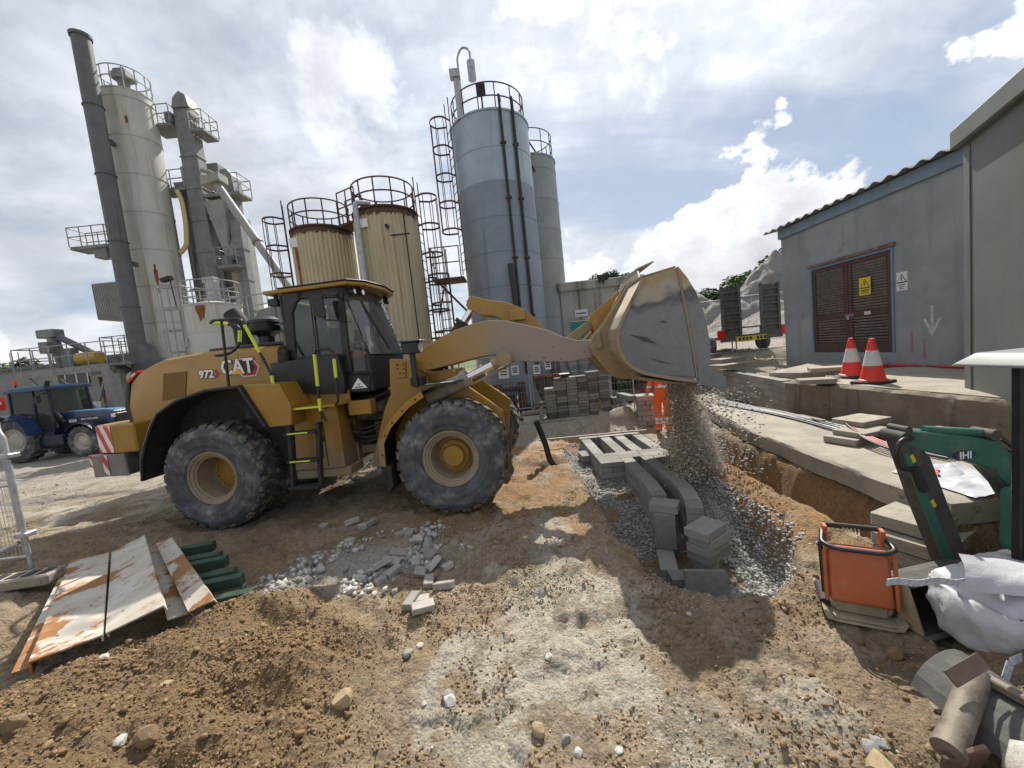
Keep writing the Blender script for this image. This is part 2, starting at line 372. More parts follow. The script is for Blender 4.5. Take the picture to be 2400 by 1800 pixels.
    z = z+near*amp*(.55*fbm(x, y, 7, 5, 61, .70)-.9*np.abs(fbm(x, y, 5.5, 4, 66, .6)))
    pth = (1-soil)*near*(1-tm)*ss(9, 5, y) if False else (1-soil)*near*(1-tm)
    fp = fbm(x, y, 3.1, 3, 71); z = z-.035*pth*ss(.08, .20, fp)+.030*pth*ss(.05, .35, fbm(x, y, 5.5, 4, 76, .6))*ss(.0, .3, fbm(x, y, 1.1, 3, 77)+.12)          # boot prints and scuffs
    # wheel tracks across the yard behind and left of the loader
    tr = ss(6.5, 8, y)*(1-ss(20, 30, y))*(1-ss(-2, 0, x)); q = y+.09*x
    z = z+.025*tr*np.sin(q*5.5+2*fbm(x, y, .5, 2, 81))*np.clip(.5+fbm(x, y, 1.2, 3, 82), 0, 1)
    pud = np.exp(-(((x+11.2)/2.6)**2+((y-9.35)/.38)**2)); z = z-.05*pud
    grav = np.clip(tm*ss(.02, .2, .34+fbm(x, y, 2.3, 4, 91)), 0, 1)
    rubb = np.exp(-(((x+1.9)/1.25)**2+((y-4.65-.25*(x+1.9))/.75)**2)); 
    clay = np.clip(ss(.02, .34, fbm(x, y, .85, 4, 101)+.06)*ss(4.2, 5.5, y+.3*x)*(1-ss(9.5, 11, y))*ss(-3.6,-1.6,x)
                   + .8*np.exp(-(((x+1.6)/1.3)**2+((y-5.2)/.25)**2)) + .6*np.exp(-((x-xl+.25)/.35)**2)*ss(3.4, 4, y)*(1-ss(7.5, 9, y))*(1-tm)
                   + mm*ss(.12, .4, fbm(x, y, 1.9, 4, 111)+.05)*.55 + .7*st*(1-ss(3.9,4.1,x)) + .7*np.exp(-((x-3.35)/.3)**2)*ss(3.3,3.8,y)*(1-ss(6.2,7.2,y)), 0, 1)
    return z, dict(soil=soil, clay=clay, grav=grav, rubb=rubb*(1-mm*.4), tm=tm, pud=pud, st=st)
def TZ(x, y): return float(terrain(np.array([x]), np.array([y]))[0][0])
def grow(a, b, s0, g, smax=1e9):
    r = [a]; s = s0
    while r[-1] < b: r.append(r[-1]+s); s = min(s*g, smax)
    return r
def mix3(a, b, t): return a*(1-t[:, None])+np.array(b)*t[:, None]
def build_ground():
    xp = grow(0, 4.6, .026, 1.0)+grow(4.62, 16, .03, 1.022)+grow(16.5, 900, .6, 1.16)
    xn = grow(0.026, 5.4, .027, 1.0)+grow(5.43, 24, .03, 1.018)+grow(24.5, 900, .6, 1.16)
    xs = np.array(sorted(set([-v for v in xn]+xp)))
    ys = np.array(sorted(set([-v for v in grow(.4, 200, .6, 1.4)]+[0., .4, .7, .9]+grow(1.0, 3.2, .022, 1.0)+grow(3.22, 30, .022, 1.0078)+grow(30.5, 1200, .5, 1.12))))
    Xg, Yg = np.meshgrid(xs, ys); nx, ny = len(xs), len(ys); x = Xg.ravel(); y = Yg.ravel()
    z, k = terrain(x, y)
    v = np.stack([x, y, z], 1)
    idx = np.arange(nx*ny).reshape(ny, nx); f = np.stack([idx[:-1, :-1], idx[:-1, 1:], idx[1:, 1:], idx[1:, :-1]], -1).reshape(-1, 4)
    me = bpy.data.meshes.new('ground'); me.vertices.add(len(v)); me.vertices.foreach_set('co', v.ravel())
    me.loops.add(f.size); me.loops.foreach_set('vertex_index', f.ravel().astype(np.int32))
    me.polygons.add(len(f)); me.polygons.foreach_set('loop_start', np.arange(0, f.size, 4, dtype=np.int32)); me.polygons.foreach_set('loop_total', np.full(len(f), 4, np.int32))
    me.polygons.foreach_set('use_smooth', np.ones(len(f), bool)); me.update(calc_edges=True); me.validate()
    # soil colours (albedo): pale trodden marl, brown dug soil, orange clay, grey stone dust
    n1 = fbm(x, y, 1.7, 5, 201); n2 = fbm(x, y, 6, 4, 211)
    c = np.tile(np.array([[.395,.345,.27]]), (len(x), 1)); c = mix3(c, (.27,.205,.13), ss(-.08, .30, n1))
    c = mix3(c, (.33,.30,.255), ss(7, 12, y)*.85)
    strip = ss(.0, .45, 1.0-np.abs(x-.15-.12*(y-2))/(1.15-.10*np.clip(y-2, 0, 5))+1.7*fbm(x, y, 1.9, 5, 231, .6))*(1-ss(4.6, 6.0, y))
    c = mix3(c, (.28,.205,.128), (1-strip)*(1-ss(6, 8, y))*.7); c = mix3(c, (.42,.38,.315), strip*.65)
    c = mix3(c, (.20,.155,.105), ss(.10, .34, fbm(x, y, 4.2, 5, 241, .7))*(1-ss(8, 14, y))*.7)
    c = mix3(c, (.31,.175,.075), k['clay']*(.40+.45*ss(-.2, .2, n2)))
    c = mix3(c, (.205,.135,.072), np.clip(k['soil']*(.95-.55*k['clay']), 0, 1))
    c = mix3(c, (.27,.26,.24), k['grav']*.85); c = mix3(c, (.42,.40,.36), np.clip(k['rubb']*1.2-.3, 0, 1)*.7)
    c = mix3(c, (.17,.105,.055), k['st']*(1-ss(4.0, 4.3, x))*.65)
    c = mix3(c, (.17,.145,.115), np.clip(k['pud']*1.5-.2, 0, 1))
    hz = ss(40, 90, np.hypot(x, y)); c = mix3(c, (.10,.13,.05), hz)
    ca = me.color_attributes.new('soil', 'FLOAT_COLOR', 'POINT'); ca.data.foreach_set('color', np.concatenate([np.clip(c, 0, 1), np.ones((len(x), 1))], 1).ravel())
    wet = me.attributes.new('wet', 'FLOAT', 'POINT'); wet.data.foreach_set('value', np.clip(k['pud']*1.6-.25+.4*ss(.12,.3,fbm(x,y,.6,3,301))*ss(7,9,y)*(1-ss(-4,-2,x))*0, 0, 1))
    m = bpy.data.materials.new('trodden_earth'); m.use_nodes = True; nt = m.node_tree; N = nt.nodes; L = nt.links; b = N['Principled BSDF']
    at = N.new('ShaderNodeAttribute'); at.attribute_name = 'soil'; aw = N.new('ShaderNodeAttribute'); aw.attribute_name = 'wet'
    geo = N.new('ShaderNodeNewGeometry')
    def noise(s, d=8, r=.65):
        n = N.new('ShaderNodeTexNoise'); n.inputs['Scale'].default_value = s; n.inputs['Detail'].default_value = d; n.inputs['Roughness'].default_value = r; L.new(geo.outputs['Position'], n.inputs['Vector']); return n.outputs[0]
    mr = N.new('ShaderNodeMapRange'); L.new(noise(22, 9, .7), mr.inputs[0]); mr.inputs[1].default_value = .32; mr.inputs[2].default_value = .68; mr.inputs[3].default_value = .60; mr.inputs[4].default_value = 1.25
    vm = N.new('ShaderNodeVectorMath'); vm.operation = 'SCALE'; L.new(at.outputs['Color'], vm.inputs[0]); L.new(mr.outputs[0], vm.inputs['Scale'])
    # fleck of pale stone dust
    fk = N.new('ShaderNodeMapRange'); L.new(noise(60, 4, .6), fk.inputs[0]); fk.inputs[1].default_value = .62; fk.inputs[2].default_value = .68
    mx = N.new('ShaderNodeMix'); mx.data_type = 'RGBA'; L.new(fk.outputs[0], mx.inputs[0]); L.new(vm.outputs[0], mx.inputs[6])
    v2 = N.new('ShaderNodeVectorMath'); v2.operation = 'MULTIPLY_ADD'; L.new(vm.outputs[0], v2.inputs[0]); v2.inputs[1].default_value = (1.2, 1.25, 1.3); v2.inputs[2].default_value = (.03,.03,.03); L.new(v2.outputs[0], mx.inputs[7])
    L.new(mx.outputs[2], b.inputs['Base Color'])
    rr = N.new('ShaderNodeMapRange'); L.new(aw.outputs['Fac'], rr.inputs[0]); rr.inputs[3].default_value = .95; rr.inputs[4].default_value = .05; L.new(rr.outputs[0], b.inputs['Roughness'])
    b.inputs['Specular IOR Level'].default_value = .3
    bp = N.new('ShaderNodeBump'); bp.inputs['Distance'].default_value = .045; bs = N.new('ShaderNodeMapRange'); L.new(aw.outputs['Fac'], bs.inputs[0]); bs.inputs[3].default_value = .8; bs.inputs[4].default_value = 0; L.new(bs.outputs[0], bp.inputs['Strength'])
    vo = N.new('ShaderNodeTexVoronoi'); vo.inputs['Scale'].default_value = 46; vo.inputs['Randomness'].default_value = 1; L.new(geo.outputs['Position'], vo.inputs['Vector']); hm = N.new('ShaderNodeMath'); hm.operation = 'MULTIPLY_ADD'; L.new(vo.outputs['Distance'], hm.inputs[0]); hm.inputs[1].default_value = -.45; L.new(noise(30, 10, .74), hm.inputs[2]); L.new(hm.outputs[0], bp.inputs['Height']); L.new(bp.outputs[0], b.inputs['Normal'])
    me.materials.append(m); o = bpy.data.objects.new('ground', me); COL.objects.link(o); tag(o, kind='structure')
    return o
build_ground()

# loose stones and clods: many small faceted lumps, one object per kind of stuff
_ico = bmesh.new(); bmesh.ops.create_icosphere(_ico, subdivisions=1, radius=1.); IV = np.array([v.co[:] for v in _ico.verts]); IF = np.array([[v.index for v in f.verts] for f in _ico.faces]); _ico.free()
def lumps(name, P, S, mat, flat=.7, jit=.28, seed=3, label=None, kind='stuff', parent=None, smooth=False, cat=None):
    """P (n,3) centres, S (n,) radii"""
    rg = np.random.default_rng(seed); n = len(P); nv = len(IV)
    V = np.repeat(IV[None], n, 0)*(1+jit*(rg.random((n, nv, 1))*2-1)); V = V*(np.array([1, .75, flat])*(1+.3*(rg.random((n, 1, 3))-.5)))
    a = rg.random(n)*6.283; t = (rg.random(n)-.5)*.9; ca, sa, ct, st_ = np.cos(a)[:, None], np.sin(a)[:, None], np.cos(t)[:, None], np.sin(t)[:, None]
    x, y, z = V[..., 0], V[..., 1], V[..., 2]; y, z = y*ct-z*st_, y*st_+z*ct; x, y = x*ca-y*sa, x*sa+y*ca
    V = np.stack([x, y, z], -1)*S[:, None, None]+P[:, None, :]
    F = (IF[None]+(np.arange(n)*nv)[:, None, None]).reshape(-1, 3); V = V.reshape(-1, 3)
    me = bpy.data.meshes.new(name); me.vertices.add(len(V)); me.vertices.foreach_set('co', V.ravel()); me.loops.add(F.size); me.loops.foreach_set('vertex_index', F.ravel().astype(np.int32))
    me.polygons.add(len(F)); me.polygons.foreach_set('loop_start', np.arange(0, F.size, 3, dtype=np.int32)); me.polygons.foreach_set('loop_total', np.full(len(F), 3, np.int32))
    if smooth: me.polygons.foreach_set('use_smooth', np.ones(len(F), bool))
    me.update(calc_edges=True)
    ca_ = me.color_attributes.new('lump', 'FLOAT_COLOR', 'POINT'); g = np.repeat(rg.random(n), nv); ca_.data.foreach_set('color', np.stack([g, g, g, np.ones_like(g)], 1).ravel())
    me.materials.append(mat); o = bpy.data.objects.new(name, me); COL.objects.link(o); tag(o, label, cat, kind=kind)
    if parent: o.parent = parent
    return o
def lump_mat(name, cols, rough=.9):
    m = bpy.data.materials.new(name); m.use_nodes = True; nt = m.node_tree; N = nt.nodes; L = nt.links; b = N['Principled BSDF']; b.inputs['Roughness'].default_value = rough; b.inputs['Specular IOR Level'].default_value = .25
    at = N.new('ShaderNodeAttribute'); at.attribute_name = 'lump'; r = N.new('ShaderNodeValToRGB'); r.color_ramp.interpolation = 'LINEAR'
    while len(r.color_ramp.elements) < len(cols): r.color_ramp.elements.new(.5)
    for i, c in enumerate(cols): r.color_ramp.elements[i].position = i/max(1, len(cols)-1); r.color_ramp.elements[i].color = (*c, 1)
    L.new(at.outputs['Fac'], r.inputs[0]); geo = N.new('ShaderNodeNewGeometry'); n = N.new('ShaderNodeTexNoise'); n.inputs['Scale'].default_value = 45; n.inputs['Detail'].default_value = 6; L.new(geo.outputs['Position'], n.inputs['Vector'])
    mr = N.new('ShaderNodeMapRange'); L.new(n.outputs[0], mr.inputs[0]); mr.inputs[1].default_value = .3; mr.inputs[2].default_value = .7; mr.inputs[3].default_value = .7; mr.inputs[4].default_value = 1.25
    v = N.new('ShaderNodeVectorMath'); v.operation = 'SCALE'; L.new(r.outputs[0], v.inputs[0]); L.new(mr.outputs[0], v.inputs['Scale']); L.new(v.outputs[0], b.inputs['Base Color'])
    bp = N.new('ShaderNodeBump'); bp.inputs['Strength'].default_value = .6; bp.inputs['Distance'].default_value = .01; L.new(n.outputs[0], bp.inputs['Height']); L.new(bp.outputs[0], b.inputs['Normal'])
    return m
SOILM = lump_mat('soil_clods', [(.15,.095,.049),(.21,.138,.073),(.275,.19,.105),(.18,.117,.061)])
GRAVM = lump_mat('pale_gravel', [(.24,.23,.21),(.38,.37,.35),(.50,.485,.46),(.29,.275,.25)])
WHTST = lump_mat('white_rubble', [(.25,.23,.20),(.42,.40,.37),(.52,.50,.47),(.24,.20,.15)])
PATHM = lump_mat('path_crumbs', [(.26,.22,.165),(.38,.34,.27),(.46,.42,.35),(.22,.17,.11)])
def scatter(n, x0, x1, y0, y1, key, seed, thr=None):
    rg = np.random.default_rng(seed); x = x0+(x1-x0)*rg.random(n*6); y = y0+(y1-y0)*np.sqrt(rg.random(n*6)*1.0)*0+ (y1-y0)*rg.random(n*6)
    z, k = terrain(x, y); wgt = key(k, x, y); keep = rg.random(n*6) < wgt; x, y, z = x[keep][:n], y[keep][:n], z[keep][:n]
    return np.stack([x, y, z], 1), rg
def build_stuff():
    P, r = scatter(36000, -6, -.8, .9, 4.3, lambda k, x, y: k['soil']*(.35+.65*ss(-.1, .25, fbm(x, y, 2.2, 3, 401))), 11)
    S = .0035+.0085*r.random(len(P))**2.5+.026*r.random(len(P))**50; P[:, 2] += S*.25
    lumps('soil_clods', P, S, SOILM, .8, .5, 12, 'crumbly brown clods covering the dug soil heap')
    P, r = scatter(16000, .7, 4.2, 1.0, 3.7, lambda k, x, y: .10+.9*k['soil'], 13)
    S = .0035+.008*r.random(len(P))**2.5+.025*r.random(len(P))**50; P[:, 2] += S*.25
    lumps('soil_crumbs', P, S, SOILM, .8, .5, 14, 'brown soil crumbs on the ground before the plate compactor')
    P, r = scatter(9000, -1.6, 2.0, 1.2, 6.5, lambda k, x, y: (1-k['soil'])*(1-k['tm'])*(.05+.95*ss(.05, .3, fbm(x, y, 1.4, 4, 402))), 15)
    S = .003+.009*r.random(len(P))**3; P[:, 2] += S*.3
    lumps('earth_crumbs', P, S, PATHM, .7, .3, 16, 'small pale crumbs strewn over the trodden path')
    P, r = scatter(5000, -1.5, 1.9, 1.2, 5.6, lambda k, x, y: (1-k['soil'])*(1-k['tm'])*ss(.08, .30, fbm(x, y, 2.4, 4, 405)), 25)
    S = .004+.012*r.random(len(P))**2; P[:, 2] += S*.2
    lumps('path_clods', P, S, SOILM, .7, .5, 26, 'darker trodden clods in patches on the pale path')
    P, r = scatter(16000, .9, 3.3, 3.7, 9.5, lambda k, x, y: k['grav']*(.35+.65*(x > 2.2)), 17)
    S = .012+.016*r.random(len(P)); P[:, 2] += S*.3
    lumps('trench_gravel', P, S, GRAVM, .6, .22, 18, 'pale grey gravel spread over the trench floor')
    P, r = scatter(3600, -3.4, -.6, 3.4, 5.9, lambda k, x, y: np.clip(k['rubb']*1.6-.35, 0, 1)*ss(-.15, .2, fbm(x, y, 2.1, 3, 403)+.08), 19)
    S = .006+.045*r.random(len(P))**5; P[:, 2] += S*.35
    lumps('white_rubble', P, S, WHTST, .75, .45, 20, 'scatter of white broken stone and mortar beside the soil heap')
    P, r = scatter(4000, -16, 16, 7, 20, lambda k, x, y: (1-k['tm'])*.5*ss(0, .3, fbm(x, y, .6, 3, 404)), 21)
    S = .008+.03*r.random(len(P))**4; P[:, 2] += S*.3
    lumps('yard_stones', P, S, PATHM, .7, .3, 22, 'loose small stones lying about the yard')
build_stuff()
# ------------------------------------------------------------------ people
def person(name, label, J, R_, mats, loc=(0,0,0), rz=0., group=None):
    """one continuous skinned body. J: joint dict -> point, edges chain list"""
    joints, edges = J; me = bpy.data.meshes.new('tmp'); keys = list(joints); ix = {k: i for i, k in enumerate(keys)}
    me.from_pydata([joints[k] for k in keys], [(ix[a], ix[b]) for a, b in edges], [])
    o = bpy.data.objects.new('tmp', me); COL.objects.link(o)
    sk = o.modifiers.new('s', 'SKIN'); sk.use_smooth_shade = True; sb = o.modifiers.new('d', 'SUBSURF'); sb.levels = 2; sb.render_levels = 2
    for k, i in ix.items():
        r = R_[k]; me.skin_vertices[0].data[i].radius = (r, r) if not isinstance(r, tuple) else r; me.skin_vertices[0].data[i].use_root = (k == keys[0])
    dg = bpy.context.evaluated_depsgraph_get(); nm = bpy.data.meshes.new_from_object(o.evaluated_get(dg)); bpy.data.objects.remove(o)
    nm.materials.clear()
    root = thing(name, label, 'person', loc, rz, group)
    zs = [p.center for p in nm.polygons]
    for m_, _ in mats: nm.materials.append(m_)
    for p in nm.polygons:
        for i, (_, fn) in enumerate(mats):
            if fn(p.center): p.material_index = i; break
    b = bpy.data.objects.new('body', nm); COL.objects.link(b); b.parent = root
    return root
def hand(mb, w, d, side):      # palm and five fingers hanging from the wrist w in direction d
    w, d = Vector(w), Vector(d).normalized(); a = d.cross(Vector((0,1,0))).normalized(); c = d.cross(a)
    mb.obox(w+d*.05, d*.05, a*.042, c*.014)
    for i, L in enumerate((.07,.08,.075,.06)):
        s = w+d*.095+a*(-.032+.021*i); mb.tube([s, s+d*L*.5+c*.008*side, s+d*L*.85+c*.028*side], [.0095,.009,.007], 6)
    s = w+d*.03+a*.042*side; mb.tube([s, s+(d*.6+a*side)*.035, s+(d*1.1+a*side*.6)*.06], [.011,.010,.008], 6)

# ------------------------------------------------------------------ wheel loader
LO = gz(492, 1122, .89); _fa = gz(1055, 1076, .89); _fd = (_fa-LO); WBASE = math.hypot(_fd.x, _fd.y); LHEAD = math.atan2(_fd.y, _fd.x)
_rt = Vector((math.sin(LHEAD), -math.cos(LHEAD), 0))
LORG = Vector((LO.x, LO.y, 0)) - _rt*1.45
L3 = lambda u, v, w: Vector((u, -v, w))
def lprism(mb, pts, v0, v1): return mb.prism([L3(u, v0, w) for u, w in pts], (0, -(v1-v0), 0))
def build_loader():
    T = thing('wheel_loader', 'large yellow wheel loader tipping stone from its raised bucket', 'wheel loader', LORG, LHEAD)
    # ---- wheels
    R = .89
    tprof = [(.44,.06),(.47,.02),(.52,.005),(.56,-.012),(.565,-.018),(.60,-.022),(.605,-.016),(.68,-.02),(.685,-.026),(.72,-.022),(.725,-.014),(.77,.005),(.81,.03),(.84,.07),(.852,.13),(.855,.25),(.858,.34),(.855,.43),(.852,.55),(.84,.61),(.81,.65),(.77,.675),(.68,.70),(.56,.69),(.47,.66),(.44,.62)]
    tyre = MB().lathe([(r, h) for r, h in tprof], axis='y', n=64)
    lug = MB(); NL = 30
    def cyl_pt(a, r, h): return (r*math.cos(a), h, r*math.sin(a))
    for i in range(NL):
        for side in (0, 1):
            a = 2*math.pi*(i+.5*side)/NL; da = 2*math.pi/NL*.36; sk = .10
            hs = [(.035,.0,.80,.842),(.075,.0,.82,.878),(.19,sk*.5,.84,.892),(.30,sk,.845,.893)] if True else None
            ring = []
            for h, s, r0, r1 in hs:
                hh = h if side == 0 else .68-h; d = da*(1.05 if h < .1 else .9)
                ring.append([cyl_pt(a+s-d, r0, hh), cyl_pt(a+s+d, r0, hh), cyl_pt(a+s+d*.88, r1, hh), cyl_pt(a+s-d*.88, r1, hh)])
            for k in range(len(ring)-1):
                lug.add(ring[k]+ring[k+1], [(0,1,5,4),(1,2,6,5),(2,3,7,6),(3,0,4,7)]+([(3,2,1,0)] if k == 0 else [])+([(4,5,6,7)] if k == len(ring)-2 else []))
    rimf = [(.445,.07),(.445,.045),(.425,.03),(.405,.04),(.40,.06),(.365,.075),(.36,.10),(.335,.11)]
    frontrim = MB().lathe(rimf+[(.325,.30),(.30,.36),(.29,.36),(.29,.62),(.42,.64),(.445,.63)], axis='y', n=48)
    hubf = MB().lathe([(.295,.34),(.25,.33),(.245,.30),(.23,.285),(.175,.28),(.17,.21),(.155,.195),(.03,.185),(.02,.175),(0,.175)], axis='y', n=40)
    hubr = MB().lathe([(.32,.44),(.24,.44),(.23,.42),(.12,.41),(.11,.40),(0,.40)], axis='y', n=40)
    rearrim = MB().lathe(rimf+[(.325,.40),(.31,.45),(.30,.45),(.30,.62),(.42,.64),(.445,.63)], axis='y', n=48)
    bolts = MB()
    for i in range(20):
        a = 2*math.pi*i/20; bolts.cyl((.21*math.cos(a), .295, .21*math.sin(a)), (.21*math.cos(a), .262, .21*math.sin(a)), .014, n=6)
    boltr = MB()
    for i in range(20):
        a = 2*math.pi*i/20; boltr.cyl((.26*math.cos(a), .45, .26*math.sin(a)), (.26*math.cos(a), .415, .26*math.sin(a)), .015, n=6)
    protos = {}
    for u, front in ((0, False), (WBASE, True)):
        for side in (1, -1):
            key = front
            wn = tyre.build('wheel', RUB, T, 30) if not protos else inst(protos['tyre'], 'wheel', parent=T)
            wn.location = L3(u, 1.45*side, R-.012); wn.rotation_euler = (0, random.uniform(0, 6), 0 if side == 1 else math.pi)
            if 'tyre' not in protos:
                protos['tyre'] = wn; protos['lug'] = lug.build('tread', TREAD, wn, 25)
            else: inst(protos['lug'], 'tread', parent=wn)
            for nm, mb, mt in (('rim', frontrim if front else rearrim, RIM), ('hub', hubf if front else hubr, YELH), ('wheel_bolts', bolts if front else boltr, RIM)):
                kk = nm+str(front)
                if kk not in protos: protos[kk] = tag(mb.build(nm, mt, wn, 35), kind='stuff' if nm == 'wheel_bolts' else None)
                else: tag(inst(protos[kk], nm, parent=wn), kind='stuff' if nm == 'wheel_bolts' else None)
        MB().cyl(L3(u, .98, R), L3(u, -.98, R), .17, n=20).box(u-.3, u+.3, -.32, .32, R-.3, R+.3).build('axle', YELD, T, 35, .03)
    # ---- rear half
    mb = MB(); mb.box(-1.75, 2.05, -.55, .55, .75, 1.55); mb.build('rear_frame', YELD, T, bevel=.02)
    hood = [(-1.52,1.32),(-1.86,1.75),(-1.90,2.13),(-1.79,2.60),(-1.62,2.75),(-1.35,2.86),(-1.07,2.935),(-.37,2.975),(.38,2.965),(1.05,2.94),(1.0,2.64),(.85,2.27),(.75,1.5)]
    def loft(vs_w):     # hood sections across the width: (v, inset of top)
        secs = []
        for v, k in vs_w: secs.append([L3(u+(k*.35 if u < -1.4 else 0), v, w-(k if w > 2.5 else 0)) for u, w in hood])
        m = MB(); n = len(hood)
        for s in secs: m.v += [tuple(p) for p in s]
        for i in range(len(secs)-1): m.f += [(i*n+k, i*n+(k+1) % n, (i+1)*n+(k+1) % n, (i+1)*n+k) for k in range(n)]
        m.f += [tuple(range(n)), tuple(range((len(secs)-1)*n, len(secs)*n))]
        return m
    hd = loft([(.86,.10),(.83,.05),(.74,.012),(.6,0),(-.6,0),(-.74,.012),(-.83,.05),(-.86,.10)]).build('hood', YEL, T, 32)
    MB().box(.42, .43, .862, .866, 2.3, 2.86).build('panel_seam', BLK, hd)
    m = MB(); lprism(m, [(-1.60,1.45),(-1.93,1.75),(-1.985,2.13),(-1.87,2.58),(-1.80,2.60),(-1.90,2.13),(-1.84,1.75)], -.84, .84); m.build('rear_grille', BLK, T, 30, .01)
    m = MB(); lprism(m, [(-1.86,2.60),(-1.60,2.765),(-1.60,2.73),(-1.82,2.56)], .45, .845); m.build('hood_warning_stripe', RED, T)
    m = MB(); lprism(m, [(-1.74,2.685),(-1.66,2.735),(-1.66,2.70),(-1.74,2.65)], .45, .849); m.build('hood_stripe_white', WHT, T)
    m = MB(); m.box(-.42, 1.06, -.62, .62, 2.955, 3.02); m.build('hood_deck', BLK, T, 30, .02)
    # side vent: framed screen of thin bars
    vt = MB(); lprism(vt, [(-1.10,2.66),(-.655,2.66),(-.755,2.24),(-1.21,2.19)], .858, .868); vp = vt.build('vent_screen', M('vent_dark', (.10,.055,.02), (.05,.03,.015), 12, .7), T)
    g = MB()
    for k in range(22):
        t = (k+.5)/22; g.beam(L3(lerp(-1.10,-.655,t), .869, lerp(2.66,2.66,t)), L3(lerp(-1.21,-.755,t), .869, lerp(2.19,2.24,t)), .005)
    for k in range(22):
        t = (k+.5)/22; g.beam(L3(lerp(-1.10,-1.21,t), .870, lerp(2.66,2.19,t)), L3(lerp(-.655,-.755,t), .870, lerp(2.66,2.24,t)), .005)
    tag(g.build('screen_mesh', M('vent_wire', (.34,.2,.05), None, rough=.6), vp), kind='stuff')
    # decals
    WD = M('decal_white', (.85,.85,.83), None, rough=.4); BD = M('decal_black', (.012,.012,.014), None, rough=.4); RD = M('decal_red', (.42,.02,.03), None, rough=.4)
    def flat(pts, v, mat, nm, par, th=.002): m = MB(); lprism(m, pts, v, v+th); return m.build(nm, mat, par)
    badge = flat([(.33,2.775),(.58,2.765),(.685,2.60),(.60,2.455),(.36,2.46),(.30,2.52)], .866, WD, 'badge', hd)
    flat([(.34,2.76),(.575,2.752),(.668,2.60),(.59,2.468),(.37,2.474),(.33,2.52)], .8685, RD, 'badge_edge', badge); flat([(.34,2.745),(.55,2.74),(.61,2.605),(.555,2.53),(.36,2.53)], .871, BD, 'badge_field', badge)
    text('badge_outline', 'CAT', .355, BD, badge, frame(L3(.285,.8735,2.635), (1,0,-.02), (.03,0,1)), .001, .022, sx=.86)
    text('badge_letters', 'CAT', .355, WD, badge, frame(L3(.285,.8765,2.635), (1,0,-.02), (.03,0,1)), .001, .009, sx=.86)
    flat([(.285,2.625),(.185,2.515),(.385,2.51)], .879, M('decal_yellow', (.75,.42,.02), None, rough=.4), 'badge_triangle', badge)
    text('model_number_outline', '972', .185, BD, hd, frame(L3(-.30,.8665,2.565), (1,0,-.03), (.03,0,1)), .001, .016)
    text('model_number', '972', .185, WD, hd, frame(L3(-.30,.8690,2.565), (1,0,-.03), (.03,0,1)), .001, .006)
    flat([(-.145,2.635),(-.105,2.63),(-.07,2.565),(-.115,2.50),(-.155,2.50),(-.115,2.565)], .867, RD, 'model_chevron', hd)
    # counterweight
    cw = MB(); top = [(-1.52,1.15),(-1.95,1.15),(-2.42,1.0),(-2.5,.7),(-2.5,-.7),(-2.42,-1.0),(-1.95,-1.15),(-1.52,-1.15)]
    cw.prism([L3(u, v, 1.38) for u, v in top], (0,0,.50)); cwo = cw.build('counterweight', YEL, T, bevel=.025)
    m = MB(); lo = [(-1.80,1.12),(-2.12,1.12),(-2.60,.78),(-2.60,-.78),(-2.12,-1.12),(-1.80,-1.12)]
    m.hexa([L3(-1.82,1.12,.97),L3(-2.16,1.12,.97),L3(-2.50,1.0,1.08),L3(-1.82,.8,1.02)], [L3(-1.82,1.13,1.37),L3(-2.12,1.13,1.37),L3(-2.70,.98,1.37),L3(-1.82,.78,1.37)])
    m.box(-2.5, -1.82, -1.1, .8, .98, 1.36).box(-1.85, -1.15, -.9, .9, 1.02, 1.36); m.build('lower_counterweight', M('scuffed_grey', (.20,.19,.18), (.28,.25,.21), 5, .8, dust=(DUST,.4,6)), T, bevel=.015)
    def stripes(a, b, h0, h1, slant, n, nm, hb=None):       # diagonal red and white boards on a chamfered corner
        a, b = Vector(a), Vector(b); nn = (b-a).cross(Vector((0,0,1))).normalized()
        if nn.dot(L3(-1, 1, 0)) < 0: nn = -nn
        P = lambda t, h: a+(b-a)*t+Vector((0,0,h+((hb-h0)*t*(h1-h)/(h1-h0) if hb else 0)))+nn*.004
        m = MB(); m.prism([P(0,h0), P(1,h0), P(1,h1), P(0,h1)], nn*.004); base = m.build(nm, WHT, T)
        for k in range(n):
            c = -.45+k*(1.9/n); q = []
            poly = [(c, 0), (c+.30, 0), (c+.30+slant, 1), (c+slant, 1)]
            cl = lambda t: min(1, max(0, t))
            # clip the slanted band to 0..1
            pts = []
            for (t0, s0), (t1, s1) in zip(poly, poly[1:]+poly[:1]):
                pts.append((t0, s0))
            def clip(ps, f):
                o_ = []
                for i in range(len(ps)):
                    A, B = ps[i-1], ps[i]; fa, fb = f(A), f(B)
                    if (fa >= 0) != (fb >= 0): t = fa/(fa-fb); o_.append((A[0]+(B[0]-A[0])*t, A[1]+(B[1]-A[1])*t))
                    if fb >= 0: o_.append(B)
                return o_
            pts = clip(clip(pts, lambda p: p[0]), lambda p: 1-p[0])
            if len(pts) < 3: continue
            m = MB(); m.prism([P(t, h0+(h1-h0)*s)+nn*.004 for t, s in pts], nn*.003); m.build('red_stripe', RED, base)
    stripes(L3(-1.96,1.147,0), L3(-2.41,1.003,0), 1.40, 1.865, .62, 3, 'warning_board')
    stripes(L3(-2.14,1.13,0), L3(-2.66,.993,0), 1.0, 1.365, .62, 3, 'warning_board', 1.16)
    # rear fenders
    arch = [(-1.20,.93),(-1.15,1.26),(-1.03,1.53),(-.88,1.80),(-.72,2.0),(-.35,2.18),(.17,2.29),(.72,2.30),(1.06,1.63)]
